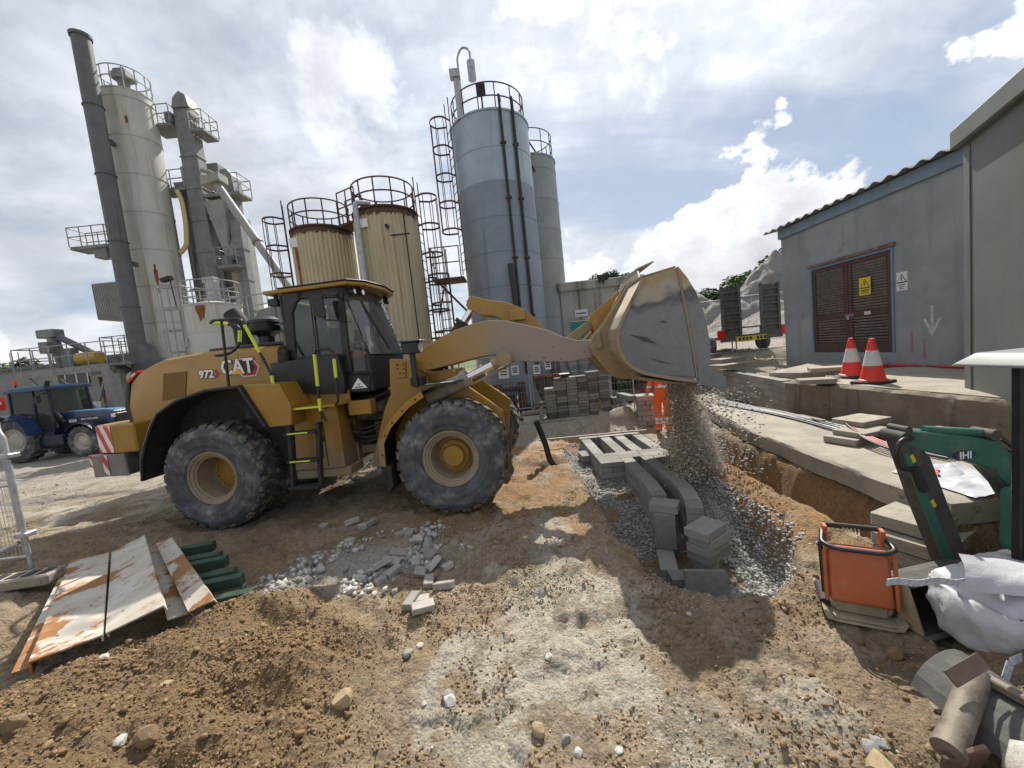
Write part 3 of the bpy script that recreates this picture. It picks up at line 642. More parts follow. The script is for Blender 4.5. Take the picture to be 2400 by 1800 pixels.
    for s in (1, -1):
        m = MB()
        for (u0, w0), (u1, w1) in zip(arch[:-1], arch[1:]):
            d = Vector((u1-u0, w1-w0)).normalized(); nx, nw = -d.y*.03, d.x*.03
            m.hexa([L3(u0,.80*s,w0),L3(u1,.80*s,w1),L3(u1,1.42*s,w1),L3(u0,1.42*s,w0)], [L3(u0+nx,.80*s,w0+nw),L3(u1+nx,.80*s,w1+nw),L3(u1+nx,1.42*s,w1+nw),L3(u0+nx,1.42*s,w0+nw)])
        fo = m.build('rear_fender', BLKM, T, 25)
        m = MB()
        inn = [(u+.10*(1 if u < -.7 else .3), w-.10*(1 if w > 1.9 else .1)) for u, w in arch]
        m.prism([L3(u, .875*s, w) for u, w in arch]+[L3(1.05,.875*s,.9), L3(-.9,.875*s,.9)], (0,.008,0)); m.build('wheel_arch_liner', BLKM, fo)
        m = MB(); m.tube([L3(u, 1.43*s, w+.012) for u, w in arch], .03, 6); m.build('fender_edge', BLK, fo, 40)
        m = MB(); lprism(m, [(.75,2.33),(1.36,2.29),(1.50,1.93),(1.47,1.62),(1.09,1.62)], *sorted((.82*s, 1.39*s))); m.build('fender_box', YEL, T, bevel=.012)
    # mud flap
    # platform, mid body, ladder
    for s in (1, -1):
        m = MB(); m.box(*sorted((1.12,2.2)), *sorted((-.8*s,-1.36*s)), 1.845, 1.885); pl = m.build('platform', YEL, T, bevel=.006)
        m = MB(); m.box(1.42, 2.18, *sorted((-.80*s,-.84*s)), 1.885, 2.06); m.build('kick_plate', YEL, pl)
        MB().box(1.55, 1.95, *sorted((-1.355*s,-1.365*s)), 1.855, 1.88).build('tread_tape', HIVY, pl)
        m = MB(); m.box(1.13, 2.03, *sorted((-.5*s,-1.02*s)), .78, 1.84); bd = m.build('tank_panel', YELD if s < 0 else YEL, T, bevel=.015)
        m = MB(); m.box(1.745, 1.76, *sorted((-1.022*s,-1.026*s)), .82, 1.8).cyl(L3(1.72,1.03*s,1.25), L3(1.72,1.03*s,1.35), .02, n=8); m.build('panel_hinge', BLKM, bd)
        m = MB(); m.box(1.13, 2.1, *sorted((-.5*s,-.98*s)), .62, .78); m.build('frame_skirt', YELD, T, bevel=.02)
        lad = MB()
        for u in (1.33, 1.80): lad.obox(L3(u+.03,1.30*s,1.32), (.035,0,.0), (0,.055,0), (.03,0,.30)); lad.obox(L3(u-.02,1.31*s,.81), (.03,0,0), (0,.045,0), (.025,0,.25))
        lo_ = lad.build('ladder', BLKM, T, bevel=.01)
        for w, u in ((1.48,1.58),(1.03,1.55),(.60,1.51)):
            MB().box(u-.26, u+.26, *sorted((-1.22*s,-1.40*s)), w-.025, w+.02).build('step', BLKM, lo_, bevel=.006)
            if w > .8: MB().box(u-.2, u+.14, *sorted((-1.401*s,-1.407*s)), w-.006, w+.016).build('step_tape', HIVY, lo_)
    # articulation joint
    m = MB(); m.box(2.03, 2.5, -.4, .4, .85, 1.0).box(2.03, 2.6, -.4, .4, 1.45, 1.62).cyl((2.42,0,.7), (2.42,0,1.75), .13, n=16).box(2.3, 2.75, -.3, .3, 1.05, 1.4); m.build('articulation_joint', YELD, T, bevel=.015)
    m = MB()
    for s in (1, -1): m.cyl(L3(1.9,.55*s,1.15), L3(2.5,.5*s,1.15), .055, n=12).cyl(L3(2.5,.5*s,1.15), L3(2.95,.47*s,1.15), .035, n=10)
    m.build('steering_cylinders', BLKM, T, 40)
    for i in range(14):
        s = 1 if i % 3 else -1; w0 = 1.15+.06*i; m = MB(); m.tube(rnd_path([L3(2.0,(.55+.02*i)*s,w0), L3(2.3,(.72+.01*i)*s,w0-.12+.02*(i % 4)), L3(2.55,(.70-.015*i)*s,w0-.05), L3(2.95,.55*s,w0+.1*(i % 2))], .12), .018, 6); m.build('hose', BLKM, T, 50)
    m = MB(); m.box(2.1, 2.9, -.25, .25, 1.0, 1.9).box(2.15, 2.7, -.66, -.3, 1.6, 1.78).box(2.12, 2.62, .3, .66, 1.6, 1.78); m.build('valve_block', BLKM, T, bevel=.02)
    m = MB(); m.box(2.15, 2.55, -.88, -.66, 1.62, 1.86); m.build('battery_box', YEL, T, bevel=.012)
    # ---- front half
    fr = [(2.92,2.50),(3.38,2.45),(3.36,2.05),(4.15,1.95),(4.75,1.45),(4.65,.75),(3.2,.62),(2.42,.66),(2.40,.80),(2.72,1.66),(2.86,1.90)]
    for s in (1, -1):
        m = MB(); lprism(m, fr, *sorted((.66*s, .76*s))); fp = m.build('front_frame', YEL, T, bevel=.012)
        m = MB(); lprism(m, [(3.02,2.44),(3.2,2.43),(3.18,2.16),(3.02,2.17)], *sorted((.765*s,.785*s))); bp_ = m.build('bolt_plate', YEL, fp, bevel=.006)
        m = MB()
        for du, dw in ((.03,-.05),(.13,-.05),(.03,-.12),(.13,-.13),(.06,-.2),(.13,-.2)): m.cyl(L3(3.03+du,.78*s,2.44+dw), L3(3.03+du,.80*s,2.44+dw), .013, n=6)
        m.build('bolts', BLKM, bp_)
    m = MB(); m.box(2.9, 4.6, -.66, .66, .72, 1.15).box(2.9, 3.2, -.66, .66, 1.15, 2.0).box(3.3, 4.0, -.5, .5, 1.15, 1.7); m.build('front_frame_cross', YELD, T, bevel=.02)
    fa = [(2.93,.62),(2.84,.85),(2.86,1.22),(3.0,1.45),(3.17,1.64),(3.38,1.82),(3.62,1.95),(3.9,2.01),(4.15,2.02)]
    for s in (1, -1):
        m = MB()
        for k, ((u0, w0), (u1, w1)) in enumerate(zip(fa[:-1], fa[1:])):
            d = Vector((u1-u0, w1-w0)).normalized(); nx, nw = -d.y*.025, d.x*.025
            m.hexa([L3(u0,.74*s,w0),L3(u1,.74*s,w1),L3(u1,1.40*s,w1),L3(u0,1.40*s,w0)], [L3(u0+nx,.74*s,w0+nw),L3(u1+nx,.74*s,w1+nw),L3(u1+nx,1.40*s,w1+nw),L3(u0+nx,1.40*s,w0+nw)])
        ff = m.build('front_fender', BLKM, T, 30)
        m = MB(); pts = fa[1:7]
        q = [(u, w) for u, w in pts]; qi = [(u+.075 if w < 1.5 else u+.03, w-.01 if w < 1.5 else w-.085) for u, w in pts]
        for i in range(len(q)-1): m.hexa([L3(q[i][0],1.40*s,q[i][1]),L3(q[i+1][0],1.40*s,q[i+1][1]),L3(qi[i+1][0],1.40*s,qi[i+1][1]),L3(qi[i][0],1.40*s,qi[i][1])], [L3(q[i][0]-.012,1.425*s,q[i][1]+.01),L3(q[i+1][0]-.012,1.425*s,q[i+1][1]+.01),L3(qi[i+1][0],1.425*s,qi[i+1][1]),L3(qi[i][0],1.425*s,qi[i][1])])
        fe = m.build('fender_edge', YEL, ff)
        m = MB()
        for i in range(len(q)-1):
            c = (Vector(q[i])+Vector(qi[i])+Vector(q[i+1])+Vector(qi[i+1]))/4; m.cyl(L3(c.x,1.42*s,c.y), L3(c.x,1.434*s,c.y), .016, n=8)
        m.build('fender_bolts', BLKM, fe)
        MB().box(3.68, 4.2, *sorted((-.74*s,-1.4*s)), 2.032, 2.05).build('fender_top_plate', BLKM, ff)
        MB().box(3.92, 4.1, *sorted((-1.1*s,-1.402*s)), 2.051, 2.056).build('fender_label', WHT, ff)
        m = MB(); lprism(m, [(2.86,.86),(2.99,.84),(2.98,.52),(2.9,.40)], *sorted((.80*s,1.40*s))); m.build('mud_flap', BLKM, ff)
        # head lamps
        m = MB(); m.box(3.38, 3.46, *sorted((-.98*s,-1.06*s)), 2.0, 2.55).box(3.32, 3.52, *sorted((-.76*s,-1.0*s)), 2.02, 2.16); hl = m.build('lamp_bracket', BLK, T, bevel=.01)
        m = MB(); m.box(3.30, 3.56, *sorted((-.90*s,-1.16*s)), 2.54, 2.72).hexa([L3(3.28,.88*s,2.72),L3(3.28,1.18*s,2.72),L3(3.64,1.18*s,2.72),L3(3.64,.88*s,2.72)], [L3(3.28,.90*s,2.76),L3(3.28,1.16*s,2.76),L3(3.62,1.16*s,2.75),L3(3.62,.90*s,2.75)]); m.build('lamp_housing', BLK, hl, bevel=.012)
        m = MB(); m.cyl(L3(3.56,1.03*s,2.63), L3(3.575,1.03*s,2.63), .085, n=18); m.build('lamp_lens', M('lamp_lens', (.75,.75,.78), None, rough=.1, metal=.4), hl, 40)
    # ---- lift arms
    arm = [(3.30,2.52),(3.55,2.66),(3.80,2.77),(4.05,2.87),(4.35,2.94),(4.65,2.97),(4.95,2.93),(5.25,2.83),(5.62,2.70),(5.85,2.57),(6.08,2.485),(6.32,2.47),(6.43,2.41),(6.42,2.26),(6.25,2.17),(5.98,2.145),(5.58,2.17),(5.20,2.22),(4.95,2.25),(4.80,2.32),(4.70,2.385),(4.50,2.385),(4.05,2.32),(3.70,2.26),(3.42,2.24),(3.28,2.36)]
    ARM = M('_arm', (.2,.2,.2)).copy(); ARM.name = 'dusty_lift_arm'; nt = ARM.node_tree; N = nt.nodes; L = nt.links; tc = N.new('ShaderNodeTexCoord'); sx_ = N.new('ShaderNodeSeparateXYZ'); L.new(tc.outputs['Object'], sx_.inputs[0])
    def nz(s_, d_=8, r_=.65): n = N.new('ShaderNodeTexNoise'); n.inputs['Scale'].default_value = s_; n.inputs['Detail'].default_value = d_; n.inputs['Roughness'].default_value = r_; L.new(tc.outputs['Object'], n.inputs['Vector']); return n.outputs[0]
    def mr_(v, a, b): r = N.new('ShaderNodeMapRange'); r.interpolation_type = 'SMOOTHSTEP'; L.new(v, r.inputs[0]); r.inputs[1].default_value = a; r.inputs[2].default_value = b; return r.outputs[0]
    def mx_(f, a, b):
        q = N.new('ShaderNodeMix'); q.data_type = 'RGBA'; L.new(f, q.inputs[0])
        for s_, v in ((6, a), (7, b)):
            if isinstance(v, tuple): q.inputs[s_].default_value = (*v, 1)
            else: L.new(v, q.inputs[s_])
        return q.outputs[2]
    ad = N.new('ShaderNodeMath'); ad.operation = 'MULTIPLY_ADD'; L.new(nz(2.2), ad.inputs[0]); ad.inputs[1].default_value = 1.6; L.new(sx_.outputs[0], ad.inputs[2])
    cA = mx_(mr_(ad.outputs[0], 4.3, 6.0), (.37,.21,.042), (.29,.25,.205)); ad2 = N.new('ShaderNodeMath'); ad2.operation = 'SUBTRACT'; L.new(nz(13, 5, .55), ad2.inputs[0]); sz = mr_(sx_.outputs[2], 2.2, 2.75); m3 = N.new('ShaderNodeMath'); m3.operation = 'MULTIPLY'; L.new(sz, m3.inputs[0]); m3.inputs[1].default_value = .14; L.new(m3.outputs[0], ad2.inputs[1])
    cA = mx_(mr_(ad2.outputs[0], .635, .65), cA, (.11,.095,.08)); L.new(cA, N['Principled BSDF'].inputs['Base Color']); N['Principled BSDF'].inputs['Roughness'].default_value = .7
    for s in (1, -1):
        m = MB(); lprism(m, arm, *sorted((.50*s, .62*s))); m.build('lift_arm', ARM, T, 30, .012)
        m = MB(); m.cyl(L3(6.38,.44*s,2.36), L3(6.38,.70*s,2.36), .12, n=20); m.build('arm_boss', YELD, T, 40)
        # lift cylinder
        p, q, r_ = L3(3.55,.86*s,1.78), L3(4.22,.86*s,2.06), L3(4.86,.80*s,2.31)
        m = MB(); m.cyl(p, q, .125, n=20).cyl(q+(p-q).normalized()*.06, q+(q-p).normalized()*.03, .15, n=20); b_ = m.build('lift_cylinder', M('dusty_cylinder', (.33,.29,.23), (.26,.23,.19), 6, .8, dust=((.44,.40,.34),.5,5)), T, 35)
        MB().cyl(q, r_, .058, n=16).build('rod', CHROME, b_, 40)
        d = (r_-q).normalized(); m = MB(); m.cyl(r_-d*.22, r_, .095, n=14).cyl(r_+Vector((0,.10,0)), r_-Vector((0,.10,0)), .125, n=20); m.build('rod_end', YELD, b_, 35)
        m = MB(); m.tube(rnd_path([q+Vector((0,-.0,-.13)), q+d*.12+Vector((0,0,-.15)), r_-d*.1+Vector((0,0,-.14))], .04), .022, 6); m.build('grease_pipe', YELD, b_, 40)
    m = MB(); m.cyl((5.25,.5,2.5), (5.25,-.5,2.5), .17, n=20).box(5.0,5.5,-.5,.5,2.40,2.58); m.build('cross_tube', YELD, T, 35, .01)
    # tilt lever (bell crank), cylinder, link
    lev = [(4.22,3.30),(4.30,3.46),(4.42,3.44),(4.62,3.36),(4.95,3.28),(5.25,3.13),(5.48,2.88),(5.62,2.62),(5.72,2.30),(5.60,2.24),(5.42,2.40),(5.2,2.62),(5.0,2.86),(4.72,3.06),(4.45,3.12)]
    for v0 in (.17, -.23):
        m = MB(); lprism(m, lev, v0, v0+.06); m.build('tilt_lever', YEL, T, 30, .008)
    m = MB(); lprism(m, [(4.62,3.30),(4.95,3.22),(5.22,3.08),(5.42,2.86),(5.36,2.84),(5.18,3.02),(4.94,3.14),(4.62,3.22)], -.17, .17); m.box(4.24, 4.42, -.2, .2, 3.24, 3.40).box(4.98,5.25,-.34,-.2,2.94,3.12); m.build('tilt_lever_web', YEL, T, bevel=.008)
    p, q, r_ = L3(3.45,0,2.2), L3(4.12,0,3.04), L3(4.32,0,3.30)
    m = MB(); m.cyl(p, q, .13, n=20).cyl(q+(p-q).normalized()*.07, q, .165, n=20); tcy = m.build('tilt_cylinder', BLKM, T, 35); MB().cyl(q, r_, .07, n=16).build('rod', CHROME, tcy, 40)
    m = MB(); m.beam(L3(5.66,0,2.30), L3(6.48,0,2.80), .10, .17, up=(0,0,1)).cyl(L3(6.48,.12,2.80), L3(6.48,-.12,2.80), .12, n=18).cyl(L3(5.66,.14,2.30), L3(5.66,-.14,2.30), .11, n=18); m.build('tilt_link', YELD, T, 35, .012)
    # ---- bucket (profile in the fore-aft plane; width across)
    BW = 1.52
    def paint_worn(name, hi):
        m = M('_'+name, (.2,.2,.2)).copy(); m.name = name; nt = m.node_tree; N = nt.nodes; L = nt.links; b = N['Principled BSDF']
        tc = N.new('ShaderNodeTexCoord'); sp = N.new('ShaderNodeSeparateXYZ'); L.new(tc.outputs['Object'], sp.inputs[0])
        n = N.new('ShaderNodeTexNoise'); n.inputs['Scale'].default_value = 3; n.inputs['Detail'].default_value = 7; L.new(tc.outputs['Object'], n.inputs['Vector'])
        a = N.new('ShaderNodeMath'); a.operation = 'MULTIPLY_ADD'; L.new(n.outputs[0], a.inputs[0]); a.inputs[1].default_value = .5; L.new(sp.outputs[2], a.inputs[2])
        def band(lo, hi_): r = N.new('ShaderNodeMapRange'); r.interpolation_type = 'SMOOTHSTEP'; L.new(a.outputs[0], r.inputs[0]); r.inputs[1].default_value = lo; r.inputs[2].default_value = hi_; return r.outputs[0]
        def mix(f, c, d):
            q = N.new('ShaderNodeMix'); q.data_type = 'RGBA'; L.new(f, q.inputs[0])
            for s_, v in ((6, c), (7, d)):
                if isinstance(v, tuple): q.inputs[s_].default_value = (*v, 1)
                else: L.new(v, q.inputs[s_])
            return q.outputs[2]
        n2 = N.new('ShaderNodeTexNoise'); n2.inputs['Scale'].default_value = 9; n2.inputs['Detail'].default_value = 9; n2.inputs['Roughness'].default_value = .7; L.new(tc.outputs['Object'], n2.inputs['Vector'])
        r2 = N.new('ShaderNodeMapRange'); L.new(n2.outputs[0], r2.inputs[0]); r2.inputs[1].default_value = .35; r2.inputs[2].default_value = .65
        steel = mix(r2.outputs[0], (.175,.18,.195), (.215,.22,.23)); yel = mix(r2.outputs[0], (.38,.25,.085), (.33,.28,.21))
        c = mix(band(hi-.16, hi-.02), steel, (.10,.105,.115)); c = mix(band(hi-.02, hi+.06), c, (.36,.32,.27)); c = mix(band(hi+.08, hi+.22), c, yel)
        L.new(c, b.inputs['Base Color']); b.inputs['Roughness'].default_value = .5; b.inputs['Metallic'].default_value = .15
        return m
    SIDEM = paint_worn('worn_bucket_side', 3.17)
    prof = [(7.62,1.70),(7.30,1.775),(7.02,1.845),(6.86,1.90),(6.72,1.99),(6.61,2.11),(6.55,2.25),(6.53,2.42),(6.56,2.58),(6.64,2.74),(6.79,2.98),(6.95,3.24)]
    th = .045; sec = []
    for i, (u, w) in enumerate(prof):
        a = prof[max(0, i-1)]; c = prof[min(len(prof)-1, i+1)]; d = Vector((c[0]-a[0], c[1]-a[1])).normalized(); sec.append((u+d.y*th, w-d.x*th))
    m = MB(); n = len(prof)
    for i in range(n-1):
        m.hexa([L3(prof[i][0],-BW-.03,prof[i][1]),L3(prof[i+1][0],-BW-.03,prof[i+1][1]),L3(prof[i+1][0],BW+.03,prof[i+1][1]),L3(prof[i][0],BW+.03,prof[i][1])], [L3(sec[i][0],-BW-.03,sec[i][1]),L3(sec[i+1][0],-BW-.03,sec[i+1][1]),L3(sec[i+1][0],BW+.03,sec[i+1][1]),L3(sec[i][0],BW+.03,sec[i][1])])
    bk = m.build('bucket', YELD, T, 35)
    front = [(7.43,3.315),(7.47,3.0),(7.52,2.6),(7.56,2.2),(7.60,1.76)]
    bulge = [(7.58,1.75),(7.73,1.86),(7.775,2.05),(7.78,2.25),(7.755,2.5),(7.71,2.73),(7.63,2.97),(7.54,3.15),(7.43,3.315)]
    for s in (1, -1):
        m = MB(); lprism(m, [(u+.02, w+.01) for u, w in prof[1:]]+front, *sorted(((BW-.045)*s, BW*s))); sp_ = m.build('side_plate', SIDEM, bk)
        m = MB(); lprism(m, [(7.02,1.865),(6.88,1.92),(6.75,2.0),(6.65,2.11),(6.585,2.25),(6.565,2.44),(7.535,2.17),(7.575,1.80)], *sorted(((BW+.002)*s, (BW+.016)*s))); m.build('wear_plate', STEELG, bk, bevel=.004)
        # flared leading edge
        m = MB(); nb = len(bulge); edge = [(lerp(7.60,7.43,i/(nb-1)), lerp(1.76,3.315,i/(nb-1))) for i in range(nb)]
        for i in range(nb-1): m.hexa([L3(edge[i][0],(BW+.004)*s,edge[i][1]),L3(edge[i+1][0],(BW+.004)*s,edge[i+1][1]),L3(bulge[i+1][0],(BW+.05)*s,bulge[i+1][1]),L3(bulge[i][0],(BW+.05)*s,bulge[i][1])], [L3(edge[i][0],(BW-.04)*s,edge[i][1]),L3(edge[i+1][0],(BW-.04)*s,edge[i+1][1]),L3(bulge[i+1][0],(BW+.02)*s,bulge[i+1][1]),L3(bulge[i][0],(BW+.02)*s,bulge[i][1])])
        m.build('side_edge', SIDEM, bk)
        m = MB(); m.tube([L3(u, (BW+.012)*s, w) for u, w in front], .016, 6); m.build('weld_bead', YELD, bk, 50)
        m = MB(); lprism(m, [(7.60,1.93),(7.66,1.96),(7.72,1.95),(7.97,1.75),(7.965,1.615),(7.90,1.60),(7.60,1.72)], *sorted(((BW+.0)*s, (BW+.055)*s))); sc = m.build('corner_guard', STEELG, bk, bevel=.01)
        m = MB()
        for u, w in ((7.70,1.86),(7.79,1.755)): m.cyl(L3(u,(BW+.05)*s,w), L3(u,(BW+.066)*s,w), .034, n=14)
        m.build('guard_bolts', STEELG, sc, 40)
    for k, (u0, w0, u1, w1, h) in enumerate(((6.72,2.47,7.10,2.29,.012),(7.15,2.615,7.24,2.59,.012),(6.95,2.12,7.30,1.985,.012))):   # scrapes
        m = MB(); m.prism([L3(u0,BW+.017,w0), L3(lerp(u0,u1,.5),BW+.017,lerp(w0,w1,.5)-.015), L3(u1,BW+.017,w1), L3(lerp(u0,u1,.6),BW+.017,lerp(w0,w1,.6)+(.05 if k == 0 else .012))], (0,-.002,0)); m.build('scrape_mark', M('scraped_steel', (.06,.06,.06), None, rough=.6), bk)
    m = MB(); m.hexa([L3(7.58,BW+.05,1.69),L3(7.97,BW+.05,1.585),L3(7.97,-BW-.05,1.585),L3(7.58,-BW-.05,1.69)], [L3(7.58,BW+.05,1.735),L3(7.98,BW+.05,1.60),L3(7.98,-BW-.05,1.60),L3(7.58,-BW-.05,1.735)]); m.build('cutting_edge', STEELG, bk)
    for i in range(5):
        v0 = -BW+.1+i*(2*BW-.2)/5; m = MB(); m.hexa([L3(7.5,v0,1.67),L3(7.5,v0+.5,1.67),L3(6.86,v0+.5,1.80),L3(6.86,v0,1.80)], [L3(7.5,v0,1.685),L3(7.5,v0+.5,1.685),L3(6.86,v0+.5,1.85),L3(6.86,v0,1.85)]); m.build('heel_plate', YELD, bk)
    m = MB(); m.hexa([L3(6.93,BW,3.22),L3(6.93,-BW,3.22),L3(7.40,-BW,3.31),L3(7.40,BW,3.31)], [L3(6.93,BW,3.25),L3(6.93,-BW,3.25),L3(7.42,-BW,3.34),L3(7.42,BW,3.34)]); m.build('bucket_top', YELD, bk)
    m = MB(); m.prism([L3(7.05,1.0,3.27),L3(7.12,.6,3.50),L3(7.12,-.6,3.50),L3(7.05,-1.0,3.27)], (.025,0,.01)); m.prism([L3(7.12,.6,3.50),L3(7.35,.75,3.56),L3(7.35,-.75,3.56),L3(7.12,-.6,3.50)], (.0,0,.025)); m.build('spill_guard', YELD, bk)
    lug = [(6.28,2.44),(6.33,2.52),(6.47,2.66),(6.68,2.92),(6.98,3.34),(7.0,3.22),(6.80,2.98),(6.65,2.74),(6.55,2.42),(6.62,2.10),(6.86,1.89),(7.2,1.80),(7.1,1.74),(6.66,1.80),(6.55,1.86),(6.30,2.22),(6.26,2.34)]
    for v0 in (.72, .36, -.40, -.76):
        m = MB(); lprism(m, lug, v0, v0+.045); m.build('hinge_plate', YELD, bk, bevel=.006)
    m = MB(); lprism(m, [(6.36,2.86),(6.42,2.93),(6.9,3.25),(6.72,2.9),(6.56,2.56),(6.45,2.50)], .17, .22); lprism(m, [(6.36,2.86),(6.42,2.93),(6.9,3.25),(6.72,2.9),(6.56,2.56),(6.45,2.50)], -.22, -.17); m.build('tilt_lug', YEL, bk, bevel=.006)
    for s in (1, -1):
        m = MB(); m.cyl(L3(6.40,.34*s,2.37), L3(6.40,.81*s,2.37), .055, n=16).box(*sorted((6.36,6.44)), *sorted((-.775*s,-.80*s)), 2.30, 2.58); m.build('hinge_pin', YELD, bk, 35, .008)
        for u, w in ((6.95,1.85),):
            m = MB(); lprism(m, [(6.62,2.1),(6.66,2.3),(6.8,1.95),(7.0,1.84),(6.80,1.82)], *sorted((1.05*s,1.09*s))); m.build('shell_rib', YELD, bk)
    # ---- cab
    m = MB(); lprism(m, [(1.0,2.25),(1.46,2.04),(2.54,1.98),(2.60,2.30),(2.58,2.34),(1.0,2.34)], -.80, .80); cabf = m.build('cab_base', BLK, T, bevel=.02)
    m = MB()
    for s in (1, -1):
        lprism(m, [(1.17,2.34),(2.22,2.34),(2.22,2.68),(1.30,2.70),(1.17,2.70)], *sorted((.745*s, .80*s)))      # door lower
        lprism(m, [(1.16,2.6),(1.30,2.6),(1.37,3.45),(1.46,3.60),(1.60,3.70),(1.60,3.78),(1.22,3.78)], *sorted((.74*s,.80*s)))   # rear pillar
        lprism(m, [(2.13,2.6),(2.255,2.3),(2.29,3.78),(2.2,3.78)], *sorted((.74*s,.80*s)))                       # B pillar
        lprism(m, [(1.5,3.66),(2.25,3.60),(2.28,3.78),(1.5,3.78)], *sorted((.74*s,.80*s)))
        lprism(m, [(2.20,2.28),(2.60,2.24),(2.62,2.33),(2.2,2.34)], *sorted((.74*s,.80*s)))
    m.box(2.50, 2.60, -.78, .78, 2.0, 2.62).box(1.12, 1.18, -.78, .78, 2.3, 2.75).box(1.2, 2.3, -.78, .78, 3.74, 3.79).box(1.15,1.2,-.78,-.68,2.7,3.76).box(1.15,1.2,.68,.78,2.7,3.76)
    m.build('cab_frame', BLK, T, bevel=.012)
    GL = glass_mat('cab_glass', (.78,.86,.86), .03); WSG = glass_mat('windscreen_glass', (.80,.88,.88), .22)  # windscreen's extra pale diffuse share stands in for bright reflections on the glass
    for s in (1, -1):
        m = MB(); lprism(m, [(1.29,2.70),(1.37,3.45),(1.46,3.60),(1.60,3.68),(2.20,3.62),(2.14,2.68)], *sorted((.765*s,.772*s))); m.build('door_window', GL, T)
        m = MB(); lprism(m, [(2.28,3.76),(2.25,2.32),(2.53,2.30),(2.60,2.62)], *sorted((.765*s,.772*s))); m.build('quarter_window', GL, T)
        m = MB(); lprism(m, [(1.05,2.72),(1.05,3.68),(1.16,3.70),(1.15,2.72)], *sorted((.70*s,.706*s))); m.build('rear_quarter_window', GL, T)
        m = MB(); m.tube([L3(2.28,.785*s,3.76), L3(2.60,.785*s,2.62)], .008, 6); m.build('window_seal', BLK, T)
        m = MB(); m.tube(rnd_path([L3(1.72,.81*s,3.66), L3(1.70,.81*s,2.70)], .01), .012, 6); m.build('window_bar', BLK, T)
    m = MB(); m.prism([L3(2.29,.77,3.76), L3(2.61,.77,2.62), L3(2.66,.4,2.61), L3(2.68,0,2.61), L3(2.66,-.4,2.61), L3(2.61,-.77,2.62), L3(2.29,-.77,3.76), L3(2.36,-.4,3.76), L3(2.38,0,3.76), L3(2.36,.4,3.76)], (.006,0,.002)); m.build('windscreen', WSG, T)
    m = MB(); m.box(1.10, 1.106, -.7, .7, 2.75, 3.7); m.build('rear_window', GL, T)
    # roof
    rf = MB(); top = [(.93,.86),(2.42,.90),(2.62,.62),(2.70,0),(2.62,-.62),(2.42,-.90),(.93,-.86)]
    rf.prism([L3(u, v, 3.78) for u, v in top], (0,0,.065)); ro = rf.build('cab_roof', YEL, T, bevel=.02, seg=2)
    m = MB(); m.prism([L3(1.15+(u-1.15)*1.015 if u > 1 else 1.2, v*1.02, 3.846) for u, v in top], (0,0,.022)); m.build('roof_top', BLK, ro, bevel=.008)
    m = MB(); m.cyl(L3(1.25,.45,3.86), L3(1.25,.45,3.95), .075, .07, 20); m.build('orange_beacon', M('amber_lens', (.95,.22,.01), None, rough=.25), ro, 40)
    m = MB(); m.cyl(L3(1.42,.40,3.86), L3(1.42,.40,3.915), .075, .07, 20); m.build('green_beacon', M('green_lens', (.05,.6,.22), None, rough=.25), ro, 40)
    MB().tube([L3(1.18,.3,3.86), L3(1.0,.3,4.25)], .004, 5).build('aerial', BLK, ro)
    for v, u in ((.72,2.38),(.55,2.44),(-.55,2.44),(-.72,2.38)):
        m = MB(); m.cyl(L3(u,v,3.70), L3(u+.09,v,3.69), .055, n=14).box(u-.02,u+.04,-v-.015,-v+.015,3.72,3.79); wl = m.build('work_lamp', BLK, ro, 40); MB().cyl(L3(u+.09,v,3.69), L3(u+.094,v,3.69), .046, n=14).build('lens', MATS['lamp_lens'], wl)
    for v in (.7, -.7):
        m = MB(); m.box(.95,1.12,-v-.09,-v+.09,3.60,3.72).box(1.02,1.08,-v-.02,-v+.02,3.72,3.79); m.build('rear_work_lamp', BLK, ro, bevel=.01)
    # side plastics and steps below the cab
    for s in (1, -1):
        m = MB(); lprism(m, [(.92,2.64),(.94,2.45),(1.02,2.25),(1.50,2.06),(2.16,2.0),(2.18,2.30),(2.12,2.66)], *sorted((.80*s,.93*s))); m.build('side_compartment', BLK, T, 30, .02, 2)
        m = MB(); m.cyl(L3(1.14,.86*s,2.62), L3(1.14,.86*s,2.84), .085, n=16); m.build('intake_pipe', BLKM, T, 40)
        # mirrors
        m = MB(); lprism(m, [(1.90,3.60),(1.92,3.62),(2.11,3.60),(2.12,3.28),(2.09,3.24),(1.94,3.30)], *sorted((1.08*s,1.13*s))); mi = m.build('mirror', BLK, T, bevel=.015, seg=2)
        m = MB(); m.tube(rnd_path([L3(2.3,.80*s,3.55), L3(2.30,1.05*s,3.60), L3(2.10,1.10*s,3.64), L3(2.08,1.10*s,3.22), L3(2.28,.98*s,3.20), L3(2.30,.80*s,3.20)], .06), .013, 6); m.build('mirror_arm', BLK, mi, 50)
    sgn = MB(); lprism(sgn, [(2.22,2.06),(2.36,2.24),(2.50,2.06)], .802, .806); sg = sgn.build('warning_sticker', WD, T); text('sticker_text', '82', .05, BD, sg, frame(L3(2.36,.809,2.125), (1,0,0), (0,0,1)), .001); MB().box(2.29,2.43,-.811,-.808,2.075,2.09).build('sticker_line', BD, sg)
    m = MB(); m.tube([L3(2.34,.35,3.66), L3(2.58,.12,2.95)], .012, 6).beam(L3(2.42,.42,3.55), L3(2.69,.12,2.70), .02, .03); m.build('wiper', BLK, T)
    # interior
    m = MB(); m.box(1.40, 1.80, -.24, .24, 2.40, 2.55).obox((1.42,0,2.85), (.06,0,.03), (0,.24,0), (-.05,0,.32)).obox((1.36,0,3.27), (.05,0,0), (0,.14,0), (-.01,0,.10)).box(1.5,1.7,-.15,.15,2.2,2.40); m.build('operator_seat', NAVY, T, bevel=.03, seg=2)
